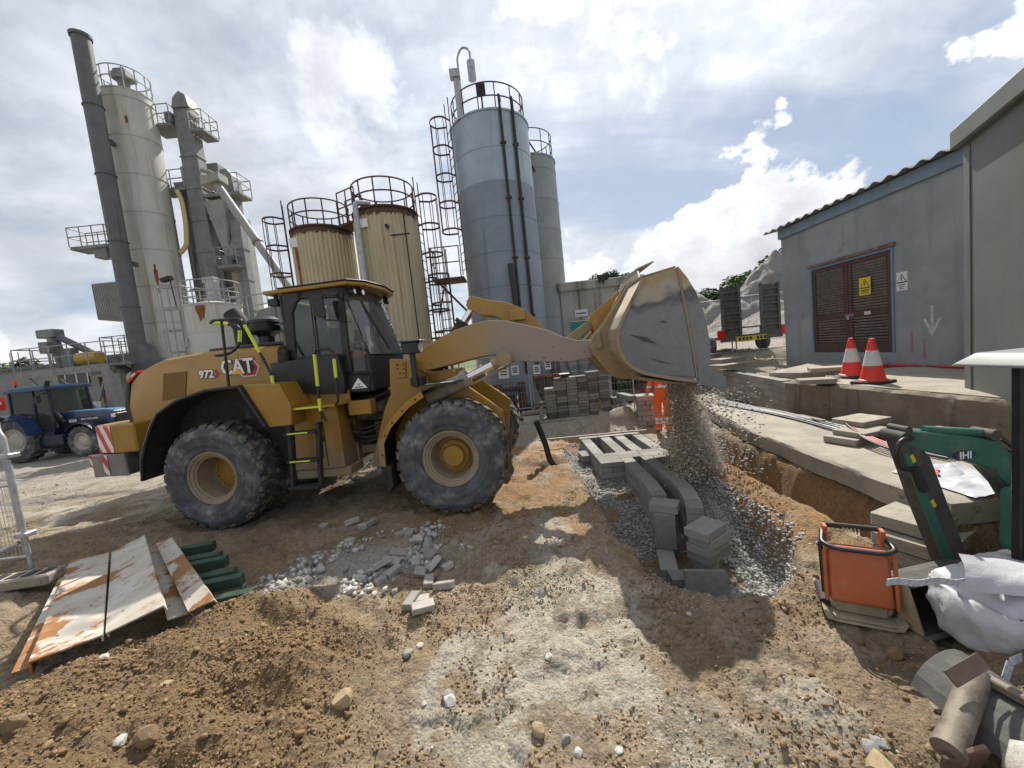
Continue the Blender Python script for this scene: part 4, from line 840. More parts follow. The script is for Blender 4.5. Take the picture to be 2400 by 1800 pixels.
    m = MB(); m.cyl((2.35,0,2.3), (2.18,0,2.82), .04, n=10).lathe([(.17,-.012),(.185,0),(.17,.012),(.155,0)], (0,0,0), 'z', 24, True); 
    for i in range(len(m.v)-24*4, len(m.v)):
        x, y, z = m.v[i]; m.v[i] = (2.16+x*.85+z*.5, y, 2.84+z*.85-x*.5)
    m.build('steering_wheel', BLK, T, 40)
    m = MB(); m.box(2.30,2.33,-.62,-.40,2.86,3.06).cyl((2.36,-.5,2.3),(2.33,-.5,2.9),.015); m.build('display_screen', BLK, T, bevel=.01)
    m = MB(); m.box(1.18,2.5,-.74,.74,2.34,2.38); m.build('cab_floor', BLKM, T)
    # exhaust and pre-cleaner
    m = MB(); m.tube([L3(.02,.28,2.95), L3(.02,.28,3.35), L3(-.04,.28,3.5), L3(-.14,.28,3.66)], [.15,.15,.155,.15], 20); m.build('exhaust_stack', BLKM, T, 45)
    m = MB(); m.lathe([(0,3.0),(.13,3.0),(.13,3.16),(.17,3.20),(.26,3.24),(.28,3.27),(.28,3.36),(.265,3.37),(.265,3.40),(.28,3.41),(.265,3.46),(.18,3.52),(0,3.54)], L3(.42,.22,0), 'z', 28); m.build('air_precleaner', BLK, T, 35)
    # hand rails with yellow grip tape
    def rail(pts, tapes, nm='hand_rail', r=.022):
        P = rnd_path(pts, .10, 5); m = MB(); m.tube(P, r, 8); o_ = m.build(nm, BLK, T, 50)
        for a, b in tapes: MB().tube([Vector(a), Vector(b)], r+.004, 8).build('grip_tape', HIVY, o_, 50)
        return o_
    for s in (1, -1):
        A = [L3(.28,1.05*s,3.38), L3(.30,1.30*s,3.39), L3(.84,1.30*s,3.37), L3(1.20,1.30*s,2.46), L3(1.22,1.30*s,1.80), L3(1.30,1.28*s,1.74)]
        rail(A, [(lerp(A[2],A[3],.12), lerp(A[2],A[3],.62)), (lerp(A[3],A[4],.05), lerp(A[3],A[4],.75))])
        rail([L3(.46,1.24*s,3.38), L3(.40,1.24*s,2.33)], [])
        rail([L3(.18,.98*s,3.40), L3(.20,1.22*s,3.38), L3(.74,1.22*s,3.27), L3(.68,1.22*s,2.96), L3(.48,1.22*s,2.84), L3(.18,1.20*s,2.85), L3(.18,1.0*s,2.85)], [(L3(.3,1.22*s,3.36), L3(.55,1.22*s,3.31)), (L3(.725,1.22*s,3.20), L3(.69,1.22*s,3.02))])
        C = [L3(2.02,1.33*s,1.62), L3(1.95,1.35*s,1.78), L3(1.99,1.35*s,2.76), L3(2.30,1.35*s,2.74), L3(2.25,1.33*s,1.88), L3(2.0,1.33*s,1.84)]
        rail(C, [(lerp(C[1],C[2],.02), lerp(C[1],C[2],.22)), (lerp(C[1],C[2],.42), lerp(C[1],C[2],.92)), (lerp(C[3],C[4],.18), lerp(C[3],C[4],.52))])
    # yellow pump / tank details seen under the arms
    m = MB(); m.box(3.45,3.9,-.45,.45,2.0,2.2).beam(L3(3.2,.3,2.3), L3(3.75,.3,1.95), .05).beam(L3(3.9,.3,2.0), L3(3.85,.3,2.4), .05); m.build('front_tower_brace', YEL, T, bevel=.01)
    # loader operator: seated
    J = {'pel':(1.60,0,2.62),'waist':(1.58,0,2.78),'chest':(1.57,0,3.0),'neck':(1.60,0,3.17),'head':(1.63,0,3.27),'top':(1.63,0,3.38),
         'sl':(1.58,.19,3.08),'el':(1.78,.26,2.84),'wl':(2.04,.14,2.84),'sr':(1.58,-.19,3.08),'er':(1.78,-.26,2.84),'wr':(2.04,-.14,2.84),
         'hl':(1.66,.10,2.60),'kl':(2.22,.16,2.68),'al':(2.36,.16,2.42),'hr':(1.66,-.10,2.60),'kr':(2.28,-.30,2.66),'ar':(2.44,-.32,2.42)}
    E_ = [('pel','waist'),('waist','chest'),('chest','neck'),('neck','head'),('head','top'),('chest','sl'),('sl','el'),('el','wl'),('chest','sr'),('sr','er'),('er','wr'),('pel','hl'),('hl','kl'),('kl','al'),('pel','hr'),('hr','kr'),('kr','ar')]
    Rr = dict(pel=.15, waist=.14, chest=.15, neck=.06, head=.085, top=.06, sl=.08, el=.06, wl=.045, sr=.08, er=.06, wr=.045, hl=.10, kl=.08, al=.06, hr=.10, kr=.08, ar=.06)
    person('person', 'loader operator in dark top and orange trousers seated in the cab', (J, E_), Rr,
           [(SKIN, lambda c: c.z > 3.20), (REFL, lambda c: c.x > 2.10 and 2.50 < c.z < 2.56), (ORANGE, lambda c: c.z < 2.74 or c.x > 1.93), (NAVY, lambda c: True)], LORG, LHEAD)
    return T
LOADER = build_loader()
# ------------------------------------------------------------------ concrete, blockwork and loose site things
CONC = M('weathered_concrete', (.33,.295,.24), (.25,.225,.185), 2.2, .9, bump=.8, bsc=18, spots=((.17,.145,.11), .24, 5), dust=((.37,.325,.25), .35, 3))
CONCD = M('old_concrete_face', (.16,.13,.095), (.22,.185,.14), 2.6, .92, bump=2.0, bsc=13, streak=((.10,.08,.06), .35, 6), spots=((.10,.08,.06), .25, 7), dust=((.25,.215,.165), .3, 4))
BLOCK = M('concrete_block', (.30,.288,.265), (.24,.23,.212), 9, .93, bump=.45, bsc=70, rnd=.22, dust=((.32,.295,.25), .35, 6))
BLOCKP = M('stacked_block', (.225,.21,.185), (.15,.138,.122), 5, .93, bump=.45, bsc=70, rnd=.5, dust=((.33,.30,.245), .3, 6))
MORT = M('mortar', (.33,.30,.26), (.27,.25,.22), 8, .95, bump=.4)
_bm = MB().box(-.5,.5,-.5,.5,-.5,.5)
def unit_block(name, mat, L, W_, H, bev=.006):
    o = MB().box(-L/2, L/2, -W_/2, W_/2, -H/2, H/2).build(name, mat, bevel=bev); me = o.data; bpy.data.objects.remove(o); return me
BLK_ME = unit_block('block', BLOCK, 1, 1, 1, .018); BLKP_ME = unit_block('block', BLOCKP, 1, 1, 1, .02)
def put(me, name, c, dims, rot=(0,0,0), parent=None):
    return inst(me, name, c, rot, dims, parent)
def run(parent, path, z0, n, th=.215, bl=.44, h=.1, jit=.003, gap=.007, name='block', me=None):
    """courses of blocks laid along a polyline"""
    me = me or BLK_ME; P = [Vector((*p, 0)) for p in path]; seg = [(P[i+1]-P[i]).length for i in range(len(P)-1)]; tot = sum(seg)
    def at(s):
        for i, L in enumerate(seg):
            if s <= L or i == len(seg)-1: return P[i]+(P[i+1]-P[i])*(s/L)
            s -= L
    for c in range(n):
        s = 0 if c % 2 == 0 else -bl/2
        while s < tot-.02:
            a, b = max(0, s), min(tot, s+bl)
            if b-a > .05:
                pa, pb = at(a+1e-4), at(b-1e-4); d = pb-pa; m_ = (pa+pb)/2
                put(me, name, (m_.x+random.uniform(-jit, jit), m_.y+random.uniform(-jit, jit), z0+h*(c+.5)), (d.length-gap, th-.004, h-gap), (random.uniform(-.004,.004), random.uniform(-.004,.004), math.atan2(d.y, d.x)+random.uniform(-.008,.008)), parent)
            s += bl
def build_chamber():
    T = thing('block_chamber', 'new grey blockwork chamber with slots and a narrow walled duct in the trench', 'blockwork', (0,0,0))
    z0, n = -.35, 5
    for x in (1.615, 2.075, 2.41, 2.825): run(T, [(x,9.16),(x,7.74)], z0, n)
    run(T, [(1.5,9.28),(2.935,9.28)], z0, n)
    for y in (7.63, 7.415): run(T, [(1.505,y),(2.935,y)], z0, n)
    run(T, [(1.505,7.2),(1.95,7.2)], z0, n); run(T, [(2.54,7.2),(2.935,7.2)], z0, n)
    run(T, [(2.055,7.30),(2.025,6.4),(2.01,5.8),(1.93,5.36)], -.75, 9); run(T, [(1.93,5.36),(1.68,4.50)], -.75, 3)
    run(T, [(2.425,7.30),(2.425,6.2),(2.44,5.72),(2.29,5.1),(2.20,4.85)], -.75, 9); run(T, [(2.20,4.85),(2.14,4.42)], -.75, 4)
    run(T, [(1.64,4.42),(2.28,4.36)], -.75, 3)
    MB().box(1.75,2.7,7.8,9.1,-.4,-.33).build('chamber_floor', MORT, T)
    # loose blocks at the near end
    cap = tag(put(BLK_ME, 'concrete_block', (1.90,5.10,.105), (.36,.25,.11), (0,0,-.55)), 'grey block capping the upright pier at the near duct end', 'block', 'blocks at the near duct end')
    t = tag(put(BLK_ME, 'upright_block', (1.87,5.05,-.20), (.27,.20,.49), (.0,0,-.40)), 'tall grey block standing upright beneath the capping block', 'block', 'blocks at the near duct end')
    for i in range(4):
        tag(put(BLK_ME, 'concrete_block', (2.20+.012*i*(-1)**i,4.56-.01*i,-.295+.103*i), (.44,.30,.10), (0,0,.52+.07*(i % 2))), ['lowest block of the loose four high stack at the duct end','second block up in the loose stack at the duct end','third block up in the loose stack at the duct end','top block of the loose stack at the duct end'][i], 'block', 'blocks at the near duct end')
    o = tag(put(BLK_ME, 'leaning_flagstone', (1.98,4.22,-.50), (.46,.07,.34), (-.20,.05,-.12)), 'pale flat slab leaning against the front of the duct end', 'slab')
    tag(put(BLK_ME, 'concrete_block', (1.42,8.25,-.02), (.22,.44,.14), (0,0,.05)), 'single grey block beside the left wall of the chamber', 'block')
build_chamber()
ORD = 'one two three four five six seven eight nine ten eleven twelve thirteen fourteen fifteen'.split()
def build_back_blocks():
    # tall stack of loose blocks behind the trench
    Y = 11.3; base = gz(1275, 985, .33); k = Y/base.y
    def P(px, py): return gy(px, py, Y)
    b0 = P(1283, 985); b1 = P(1432, 968); w = (b1.x-b0.x)/6.0; z0 = .33; h = .0905
    tops = [11,13,13,13,14,14]; 
    tag(MB().box(b0.x-.7, b1.x+.35, Y-.30, Y+.9, .05, z0-.004).build('concrete_kerb', CONC, bevel=.02), 'concrete kerb slab under the stack of loose blocks', 'concrete slab')
    for r in range(15):
        for c in range(6):
            if r >= tops[c] - (1 if (c == 0) else 0): continue
            d = random.choice((0, 0, .012, -.012))
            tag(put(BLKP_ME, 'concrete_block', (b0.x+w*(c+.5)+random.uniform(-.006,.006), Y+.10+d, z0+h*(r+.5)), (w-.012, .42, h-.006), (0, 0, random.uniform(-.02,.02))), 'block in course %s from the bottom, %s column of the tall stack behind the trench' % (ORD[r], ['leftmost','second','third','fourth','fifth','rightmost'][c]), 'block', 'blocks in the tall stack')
    for dx, dz, s in ((-.16,.05,(.10,.3,.42)),):
        tag(put(BLKP_ME, 'concrete_block', (b0.x-.17, Y-.05, z0+.21), (.09,.30,.41), (0,.04,.05)), 'block standing on end at the left of the tall stack', 'block'); tag(put(BLKP_ME, 'concrete_block', (b0.x-.20, Y-.05, z0+.475), (.26,.22,.11), (0,0,.1)), 'block lying across the upright one left of the tall stack', 'block')
    tag(put(BLKP_ME, 'concrete_block', (b1.x+.13, Y, z0+.05), (.26,.40,.10), (0,0,.05)), 'lower block of the short pair right of the tall stack', 'block'); tag(put(BLKP_ME, 'concrete_block', (b1.x+.12, Y, z0+.15), (.26,.40,.10), (0,0,-.03)), 'middle block of the short pile right of the tall stack', 'block'); tag(put(BLKP_ME, 'concrete_block', (b1.x+.10, Y, z0+.33), (.10,.40,.24), (0,-.15,0)), 'tilted block on edge right of the tall stack', 'block')
    # tool tub on the stack
    t = thing('tool_tub', 'small black tub with pale lid on the stack of blocks', 'tub', (b0.x+w*2.0, Y+.05, z0+13*h)); m = MB(); m.hexa([(-.11,-.1,0),(.11,-.1,0),(.11,.1,0),(-.11,.1,0)], [(-.13,-.12,.09),(.13,-.12,.09),(.13,.12,.09),(-.13,.12,.09)]); m.build('tub_body', BLK, t, bevel=.01); MB().box(-.15,.15,-.13,.13,.09,.11).build('lid', WHT, t, bevel=.008)
    # spade stuck in the sand
    s = thing('spade', 'steel spade standing in the sand before the stack of blocks', 'spade', (b0.x+w*4.9, Y-.42, .22)); s.rotation_euler = (rad(-16), rad(4), .2)
    m = MB(); pts = [(-.10,0),(-.105,.2),(-.07,.27),(.07,.27),(.105,.2),(.10,0),(.04,-.06),(-.04,-.06)]; m.prism([(x,0,z-.02) for x, z in pts], (0,.012,0)); m.build('blade', GALV, s, bevel=.003)
    MB().cyl((0,.006,.22),(0,.02,.62),.017,n=8).build('shaft', M('ash_wood', (.22,.13,.07)), s); MB().box(-.06,.06,0,.03,.6,.63).build('handle', BLK, s)
    # second small pier of new blocks
    T = thing('block_pier', 'unfinished blockwork pier with a lintel behind the orange clad worker', 'blockwork', (0,0,0))
    run(T, [(3.36,10.55),(3.80,10.45)], 0.02, 5, .44, .22, .145, name='block'); put(BLK_ME, 'block', (3.58,10.5,.80), (.46,.48,.13), (0,0,-.22), T)
    put(BLK_ME, 'lintel', (3.22,11.0,.80), (.20,.95,.13), (0,0,.12), T); run(T, [(2.95,11.5),(3.3,11.6)], .3, 3, .3, .44, .145); 
    for i, (dx, dy) in enumerate(((0,0),(.12,.25))): put(BLK_ME, 'block', (2.88+dx,11.0+dy,.36+.14*i), (.44,.26,.13), (0,0,1.2), T)
    # concrete sewer shaft piece and straight edge
    t = tag(MB().beam(gz(1262,1032,.21), gz(1515,1008,.21), .05, .035).build('timber_straightedge', M('grey_timber', (.42,.38,.32), (.34,.30,.25), 12, .85)), 'long grey timber straightedge lying behind the chamber', 'timber')
    # black duct pipe rising from the pit
    b = gz(1300, 1096, -.12); tp = gy(1256, 985, b.y+.02)
    T = thing('duct_pipe', 'black plastic duct pipe rising out of the pit', 'pipe', (0,0,0))
    P_ = [b+Vector((.30,-.02,-.10)), b+Vector((.10,0,-.06)), b+Vector((-.03,.01,.06)), b+Vector((-.10,.01,.22)), lerp(b, tp, .45), tp]
    PV = M('black_plastic', (.015,.016,.018), (.03,.03,.032), 10, .45, dust=(DUST, .18, 9))
    m = MB(); m.tube(rnd_path(P_, .12, 4), .062, 14); m.build('pipe_body', PV, T, 40)
    d = (P_[-1]-P_[-2]).normalized(); m = MB(); m.tube([tp-d*.02, tp+d*.012], .067, 16); m.build('pipe_rim', GALVD, T, 40); m = MB(); m.cyl(tp+d*.013, tp+d*.015, .055, n=16); m.build('pipe_bore', M('void_black', (.004,.004,.004), None, rough=1), T)
build_back_blocks()

def rough_slab(name, foot_a, foot_b, z0, z1, mat, amp=.02, nu=40, nv=12, edge=.05, label=None, cat=None, seed=0, parent=None):
    """foot_a / foot_b: two polylines bounding the slab; top surface and worn edges displaced"""
    def samp(pl, t):
        P = [Vector((*p, 0)) for p in pl]; L = [(P[i+1]-P[i]).length for i in range(len(P)-1)]; s = t*sum(L)
        for i, l in enumerate(L):
            if s <= l+1e-9 or i == len(L)-1: return P[i]+(P[i+1]-P[i])*(s/l)
            s -= l
    vs = []; rows = [0, .02] + [.02+.96*j/(nv-1) for j in range(1, nv-1)] + [.98, 1]
    rows = sorted(set(rows)); R = len(rows); W_ = nu+1
    for lay in (0, 1, 2):
        for i in range(W_):
            for t in rows:
                a, b = samp(foot_a, i/nu), samp(foot_b, i/nu); p = a+(b-a)*t
                nx = float(fbm(np.array([p.x]), np.array([p.y]), 3.0, 4, 500+seed)[0]); e = min(t, 1-t, i/nu, 1-i/nu)
                if lay == 0: z = z1+amp*nx*.6-(edge*.35 if e == 0 else 0)
                elif lay == 1: z = z1-(z1-z0)*.45+amp*nx
                else: z = z0
                q = p.copy()
                if e == 0:
                    out = ((a-b).normalized() if t < .5 else (b-a).normalized())
                    q += out*(amp*1.6*nx+(edge*.25*float(fbm(np.array([p.x*2+lay*7.7]), np.array([p.y*2]), 4.0, 3, 520+seed)[0])))
                vs.append((q.x, q.y, z))
    m = MB(); m.v = vs; idx = lambda l, i, j: l*W_*R+i*R+j
    for i in range(nu):
        for j in range(R-1): m.f.append((idx(0,i,j), idx(0,i+1,j), idx(0,i+1,j+1), idx(0,i,j+1)))
    for l in (0, 1):
        for i in range(nu):
            for j in (0, R-1): m.f.append((idx(l,i,j), idx(l,i+1,j), idx(l+1,i+1,j), idx(l+1,i,j)))
        for j in range(R-1):
            for i in (0, nu): m.f.append((idx(l,i,j), idx(l,i,j+1), idx(l+1,i,j+1), idx(l+1,i,j)))
    o = m.build(name, mat, parent, 40); tag(o, label, cat); return o
def build_right_concrete():
    rough_slab('concrete_strip', [(4.62,9.35),(4.10,6.9),(3.95,5.1),(3.89,4.05),(3.95,3.45)], [(5.45,9.4),(5.6,7.4),(5.6,5.4),(5.5,3.45)], .36, .6, CONC, .025, 70, 12, .08, 'long pale concrete strip along the edge of the dug trench', 'concrete slab', 1)
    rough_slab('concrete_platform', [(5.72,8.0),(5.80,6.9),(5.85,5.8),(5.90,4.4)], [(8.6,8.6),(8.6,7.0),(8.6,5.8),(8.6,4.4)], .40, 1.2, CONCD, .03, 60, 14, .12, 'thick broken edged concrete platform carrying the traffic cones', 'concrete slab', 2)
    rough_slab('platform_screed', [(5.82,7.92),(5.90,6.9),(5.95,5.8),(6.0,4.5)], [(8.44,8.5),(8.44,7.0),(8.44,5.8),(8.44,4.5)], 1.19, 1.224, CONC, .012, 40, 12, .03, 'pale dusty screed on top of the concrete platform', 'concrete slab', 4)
    rough_slab('concrete_apron', [(6.3,9.4),(6.6,8.7)], [(8.3,10.6),(8.4,8.7)], 1.05, 1.26, CONC, .02, 20, 8, .06, 'broken concrete apron before the louvred doors', 'concrete slab', 3)
    # grey block wall between platform and yard
    T = thing('block_wall', 'low grey blockwork wall running back from the concrete platform', 'wall', (0,0,0))
    a, b = Vector((6.75,12.3)), Vector((5.98,8.15)); d = (b-a).normalized(); e = b+d*.0
    run(T, [a, b], .42, 4, .215, .44, .147, name='block'); run(T, [a, b-d*.30], 1.008, 1, .215, .44, .147)
    MB().box(-.03,.03,0,1,0,.72).build('mortar_core', MORT, T).location = (a.x, a.y, .40)
    mc = [o for o in bpy.data.objects if o.name.startswith('mortar_core')][-1]; mc.rotation_euler = (0,0,math.atan2(d.y, d.x)-math.pi/2); mc.scale = (3.2,(b-a).length-.05,1.0)
    # loose flagstones and slabs
    FLAG = M('flagstone', (.33,.30,.245), (.26,.235,.19), 5, .9, bump=.4, bsc=40, rnd=.15, dust=((.37,.335,.27),.3,6)); FM = unit_block('flag', FLAG, 1,1,1,.03)
    def slab(label, px, py, z, dims, rz, grp=None, tilt=(0,0)):
        p = gz(px, py, z); return tag(inst(FM, 'loose_flagstone', (p.x, p.y, z+dims[2]/2), (tilt[0], tilt[1], rz), dims), label, 'slab', grp)
    slab('bottom slab of the small pile on the concrete strip', 1998, 1032, .605, (.62,.42,.09), .35, 'slabs on the strip'); slab('middle slab of the small pile on the concrete strip', 2020, 1015, .70, (.60,.42,.07), .3, 'slabs on the strip'); slab('top slab of the small pile on the concrete strip', 2018, 990, .775, (.60,.44,.075), .25, 'slabs on the strip')
    tag(inst(FM, 'loose_flagstone', (3.78,3.54,.10), (0,0,.42), (.74,.50,.16)), 'bottom slab of the thick pile beside the excavator arm', 'slab', 'slabs beside the excavator'); tag(inst(FM, 'loose_flagstone', (3.77,3.53,.255), (0,0,.45), (.76,.52,.12)), 'middle slab of the thick pile beside the excavator arm', 'slab', 'slabs beside the excavator'); tag(inst(FM, 'loose_flagstone', (3.78,3.60,.385), (0,.02,.40), (.62,.46,.12)), 'top slab of the thick pile beside the excavator arm', 'slab', 'slabs beside the excavator')
    slab('thin slab across two others on the platform corner', 1948, 868, 1.32, (.75,.40,.08), -.5, 'slabs on platform corner'); slab('lower slab on the platform corner beside the mugs', 1912, 898, 1.224, (.55,.36,.09), -.5, 'slabs on platform corner'); slab('broken slab lying below the brown louvred doors', 1955, 835, 1.27, (.8,.5,.09), -.9)
    slab('upper slab of the pair before the trailer fence', 1703, 848, 1.40, (.9,.6,.12), .2, 'slabs by the fence'); slab('lower slab of the pair before the trailer fence', 1703, 862, 1.27, (.9,.6,.12), .3, 'slabs by the fence')
    tag(inst(FM, 'loose_flagstone', (6.0,5.05,.70), (.05,.1,.5), (.7,.5,.12)), 'pale slab at the foot of the grey kiosk', 'slab')
    # traffic cones
    CR_ = M('cone_red', (.72,.05,.03), (.62,.04,.03), 5, .55, dust=((.45,.38,.3),.22,8)); CW = M('cone_sleeve', (.62,.60,.58), (.52,.50,.48), 7, .45, dust=((.45,.38,.3),.25,8))
    def cone(label, px, py, z, rz):
        p = gz(px, py, z); t = thing('traffic_cone', label, 'traffic cone', (p.x, p.y, z), rz, 'traffic cones on the platform')
        m = MB(); s = .23; m.hexa([(-s,-s,0),(s,-s,0),(s,s,0),(-s,s,0)], [(-s*.97,-s*.97,.045),(s*.97,-s*.97,.045),(s*.97,s*.97,.045),(-s*.97,s*.97,.045)]); m.build('base', BLKM, t, bevel=.012)
        r = lambda h: .185*(1-(h/.78))+.035*(h/.78)
        MB().lathe([(.205,.046),(.20,.06),(r(.07),.075),(r(.30),.30)], n=28).build('body', CR_, t, 40); MB().lathe([(r(.30),.30),(r(.30)+.004,.301),(r(.56)+.004,.559),(r(.56),.56)], n=28).build('white_sleeve', CW, t, 40); MB().lathe([(r(.56),.56),(r(.72),.72),(r(.73)-.006,.725),(r(.73)-.004,.76),(.026,.765),(0,.765)], n=28).build('cone_top', CR_, t, 40)
    cone('traffic cone nearer the platform edge, right of the pair', 2046, 897, 1.226, .35); cone('traffic cone further back, left of the pair', 1997, 884, 1.226, .25)
    # two mugs
    for i, (px, py) in enumerate(((1942,892),(1958,893))):
        p = gz(px, py, 1.226); t = thing('mug', ['white mug with its handle showing on the platform edge', 'white mug on the platform edge nearest the cones'][i], 'mug', (p.x, p.y, 1.226), i*2.2)
        MB().lathe([(0,.0),(.04,0),(.045,.01),(.047,.095),(.042,.095),(.04,.012),(0,.012)], n=20).build('cup', WHT, t, 40); MB().tube(arc((-.047,0,.05), .028, rad(90), rad(270), 8, (1,0,0), (0,0,1)), .006, 6).build('handle', WHT, t, 50)
    # cables and ducts on the strip
    CB = M('grey_cable', (.20,.20,.205), (.30,.30,.30), 8, .5, dust=(DUST,.3,6)); CB2 = M('dark_cable', (.05,.05,.055), None, rough=.5)
    for i in range(7):
        off = i*.055; pts = [(4.95+off,9.25+.1*i,.64),(5.02+off,8.6,.62),(5.16+off*.8+.05*math.sin(i),7.6,.62),(5.12+off*.7,6.6,.62+.02*(i % 2)),(5.02+off,5.8,.63),(4.9+off*1.2,5.0,.63),(5.0+off,4.4,.63)]
        tag(MB().tube(rnd_path(pts, .6, 6), .018, 8).build('cable', CB if i % 3 else CB2, smooth=60), '%s cable from the trench side in the bundle on the concrete strip' % ['first','second','third','fourth','fifth','sixth','seventh'][i], 'cable', 'cables along the strip')
    RC = M('red_duct', (.42,.02,.03), (.34,.02,.03), 8, .45, dust=(DUST,.2,8))
    for i in range(4):
        pts = [gz(1968,985+3*i,.80)+Vector((.03*i,0,0)), gz(2030,1020+4*i,.73), gz(2110,1052+5*i,.66)+Vector((.02*i,0,0)), gz(2200,1105+5*i,.63)]
        tag(MB().tube(rnd_path(pts, .3, 6), .017, 8).build('cable_duct', RC if i != 3 else CB2, smooth=60), ['nearest','middle','farthest'][min(i,2)]+' red cable lying over the slabs toward the excavator arm' if i != 3 else 'black cable under the red ones by the excavator arm', 'cable', 'red cables on the strip' if i != 3 else None)
    for i in range(4):
        pts = [gz(2030+4*i,865-2*i,1.245), gz(2090,858-2*i,1.245)+Vector((0,.06*i,0)), gz(2150,856-i,1.245), gz(2210,858+2*(i % 2),1.245)+Vector((0,.04*i,0)), gz(2275,862,1.245)]
        tag(MB().tube(rnd_path(pts, .3, 6), .02, 8).build('cable_duct', RC, smooth=60), '%s red duct along the wall foot behind the cones' % ['first','second','third','fourth'][i]+', counted from the cones', 'cable', 'red ducts at wall foot')
    # plastic sheet on the strip under the excavator boom
    n = 18; m = MB(); c = gz(2205, 1130, .61)
    for i in range(n):
        for j in range(n): 
            x, y = (i/(n-1)-.5)*.75, (j/(n-1)-.5)*.8; z = .612+.09*abs(float(fbm(np.array([x*2.0+4]), np.array([y*3.0]), 2.2, 4, 601)[0]))*2*(1-abs(2*i/(n-1)-1)**3)
            m.v.append((c.x+.25+x, c.y+y, z))
    for i in range(n-1):
        for j in range(n-1): m.f.append((i*n+j, (i+1)*n+j, (i+1)*n+j+1, i*n+j+1))
    o = m.build('plastic_sheet', M('grey_polythene', (.52,.53,.56), (.42,.43,.46), 6, .25), smooth=50); tag(o, 'crumpled silvery polythene sheet lying on the concrete strip', 'plastic sheet')
build_right_concrete()

# ------------------------------------------------------------------ falling stone from the bucket
def build_fall():
    T = Matrix.Translation(LORG) @ Matrix.Rotation(LHEAD, 4, 'Z')
    rg = np.random.default_rng(77); n = 34000
    v = rg.uniform(-.5, .95, n); t = rg.random(n)**.8; 
    lip = np.stack([np.full(n, 7.86), -v, np.full(n, 1.62)], 1)
    u0 = 7.80+.25*rg.normal(0, .22, n)+.10*t; drop = 2.1*t; spread = .03+.20*t
    X = np.stack([u0+rg.normal(0, 1, n)*spread*.9+.16*t-.45*t*(v > .2), -v+rg.normal(0, 1, n)*spread, 1.60-drop], 1)
    W4 = np.array(T)[:3]; Pw = X@W4[:, :3].T+W4[:, 3]
    z, _ = terrain(Pw[:, 0], Pw[:, 1]); k = Pw[:, 2] > z+.02; Pw = Pw[k]
    S = np.where(rg.random(len(Pw)) < .86, .004+.005*rg.random(len(Pw)), .010+.014*rg.random(len(Pw)))
    lumps('falling_gravel', Pw, S, lump_mat('falling_stone', [(.36,.30,.22),(.46,.40,.31),(.52,.48,.42),(.28,.22,.16)]), .65, .25, 78, 'curtain of gravel pouring from the lip of the bucket')
    n = 1600; a = rg.uniform(0, 1, n); Xs = np.stack([7.95+rg.normal(0, .30, n)+.25*a, -rg.uniform(-.2, 1.35, n), .1+1.4*rg.random(n)], 1); Pw = Xs@W4[:, :3].T+W4[:, 3]; z, _ = terrain(Pw[:, 0], Pw[:, 1]); Pw = Pw[Pw[:, 2] > z+.02]
    lumps('flying_gravel', Pw, .010+.014*rg.random(len(Pw)), GRAVM, .55, .25, 79, 'separate stones flying off around the falling gravel')
    # stone already heaped under the bucket
    n = 6500; xy = np.stack([2.72+.28*rg.normal(0, 1, n), 5.9+.95*rg.normal(0, 1, n)], 1); k = (xy[:, 0] > 2.52) & (xy[:, 0] < 3.12) & (xy[:, 1] > 3.9) & (xy[:, 1] < 7.6); xy = xy[k]
    z, kk = terrain(xy[:, 0], xy[:, 1]); S = .012+.016*rg.random(len(xy)); lumps('heaped_gravel', np.stack([xy[:, 0], xy[:, 1], z+S*.4], 1), S, GRAVM, .6, .22, 80, 'pale gravel heaped against the duct wall under the bucket')
build_fall()
def build_dust():
    T = Matrix.Translation(LORG) @ Matrix.Rotation(LHEAD, 4, 'Z'); bm = bmesh.new(); bmesh.ops.create_icosphere(bm, subdivisions=4, radius=1)
    for v in bm.verts:
        q = v.co.copy(); n = float(fbm(np.array([q.x*1.4+q.z*2]), np.array([q.y*1.4+q.z]), 1.5, 3, 961)[0]); q *= 1+.45*n; s = 1+.45*(-q.z); v.co = T @ Vector((7.98+q.x*.24*s+.10*(-q.z), -.28+q.y*.62*s, .68+q.z*.85))
    me = bpy.data.meshes.new('dust_cloud'); bm.to_mesh(me); bm.free(); m = bpy.data.materials.new('stone_dust'); m.use_nodes = True; nt = m.node_tree; nt.nodes.clear(); o = nt.nodes.new('ShaderNodeOutputMaterial'); pv = nt.nodes.new('ShaderNodeVolumePrincipled'); pv.inputs['Color'].default_value = (.88,.78,.64,1); pv.inputs['Density'].default_value = 2.6; pv.inputs['Anisotropy'].default_value = .2; nt.links.new(pv.outputs[0], o.inputs['Volume'])
    me.materials.append(m); ob = bpy.data.objects.new('dust_cloud', me); COL.objects.link(ob); tag(ob, 'thin tan dust hanging around the falling gravel', kind='stuff')
build_dust()
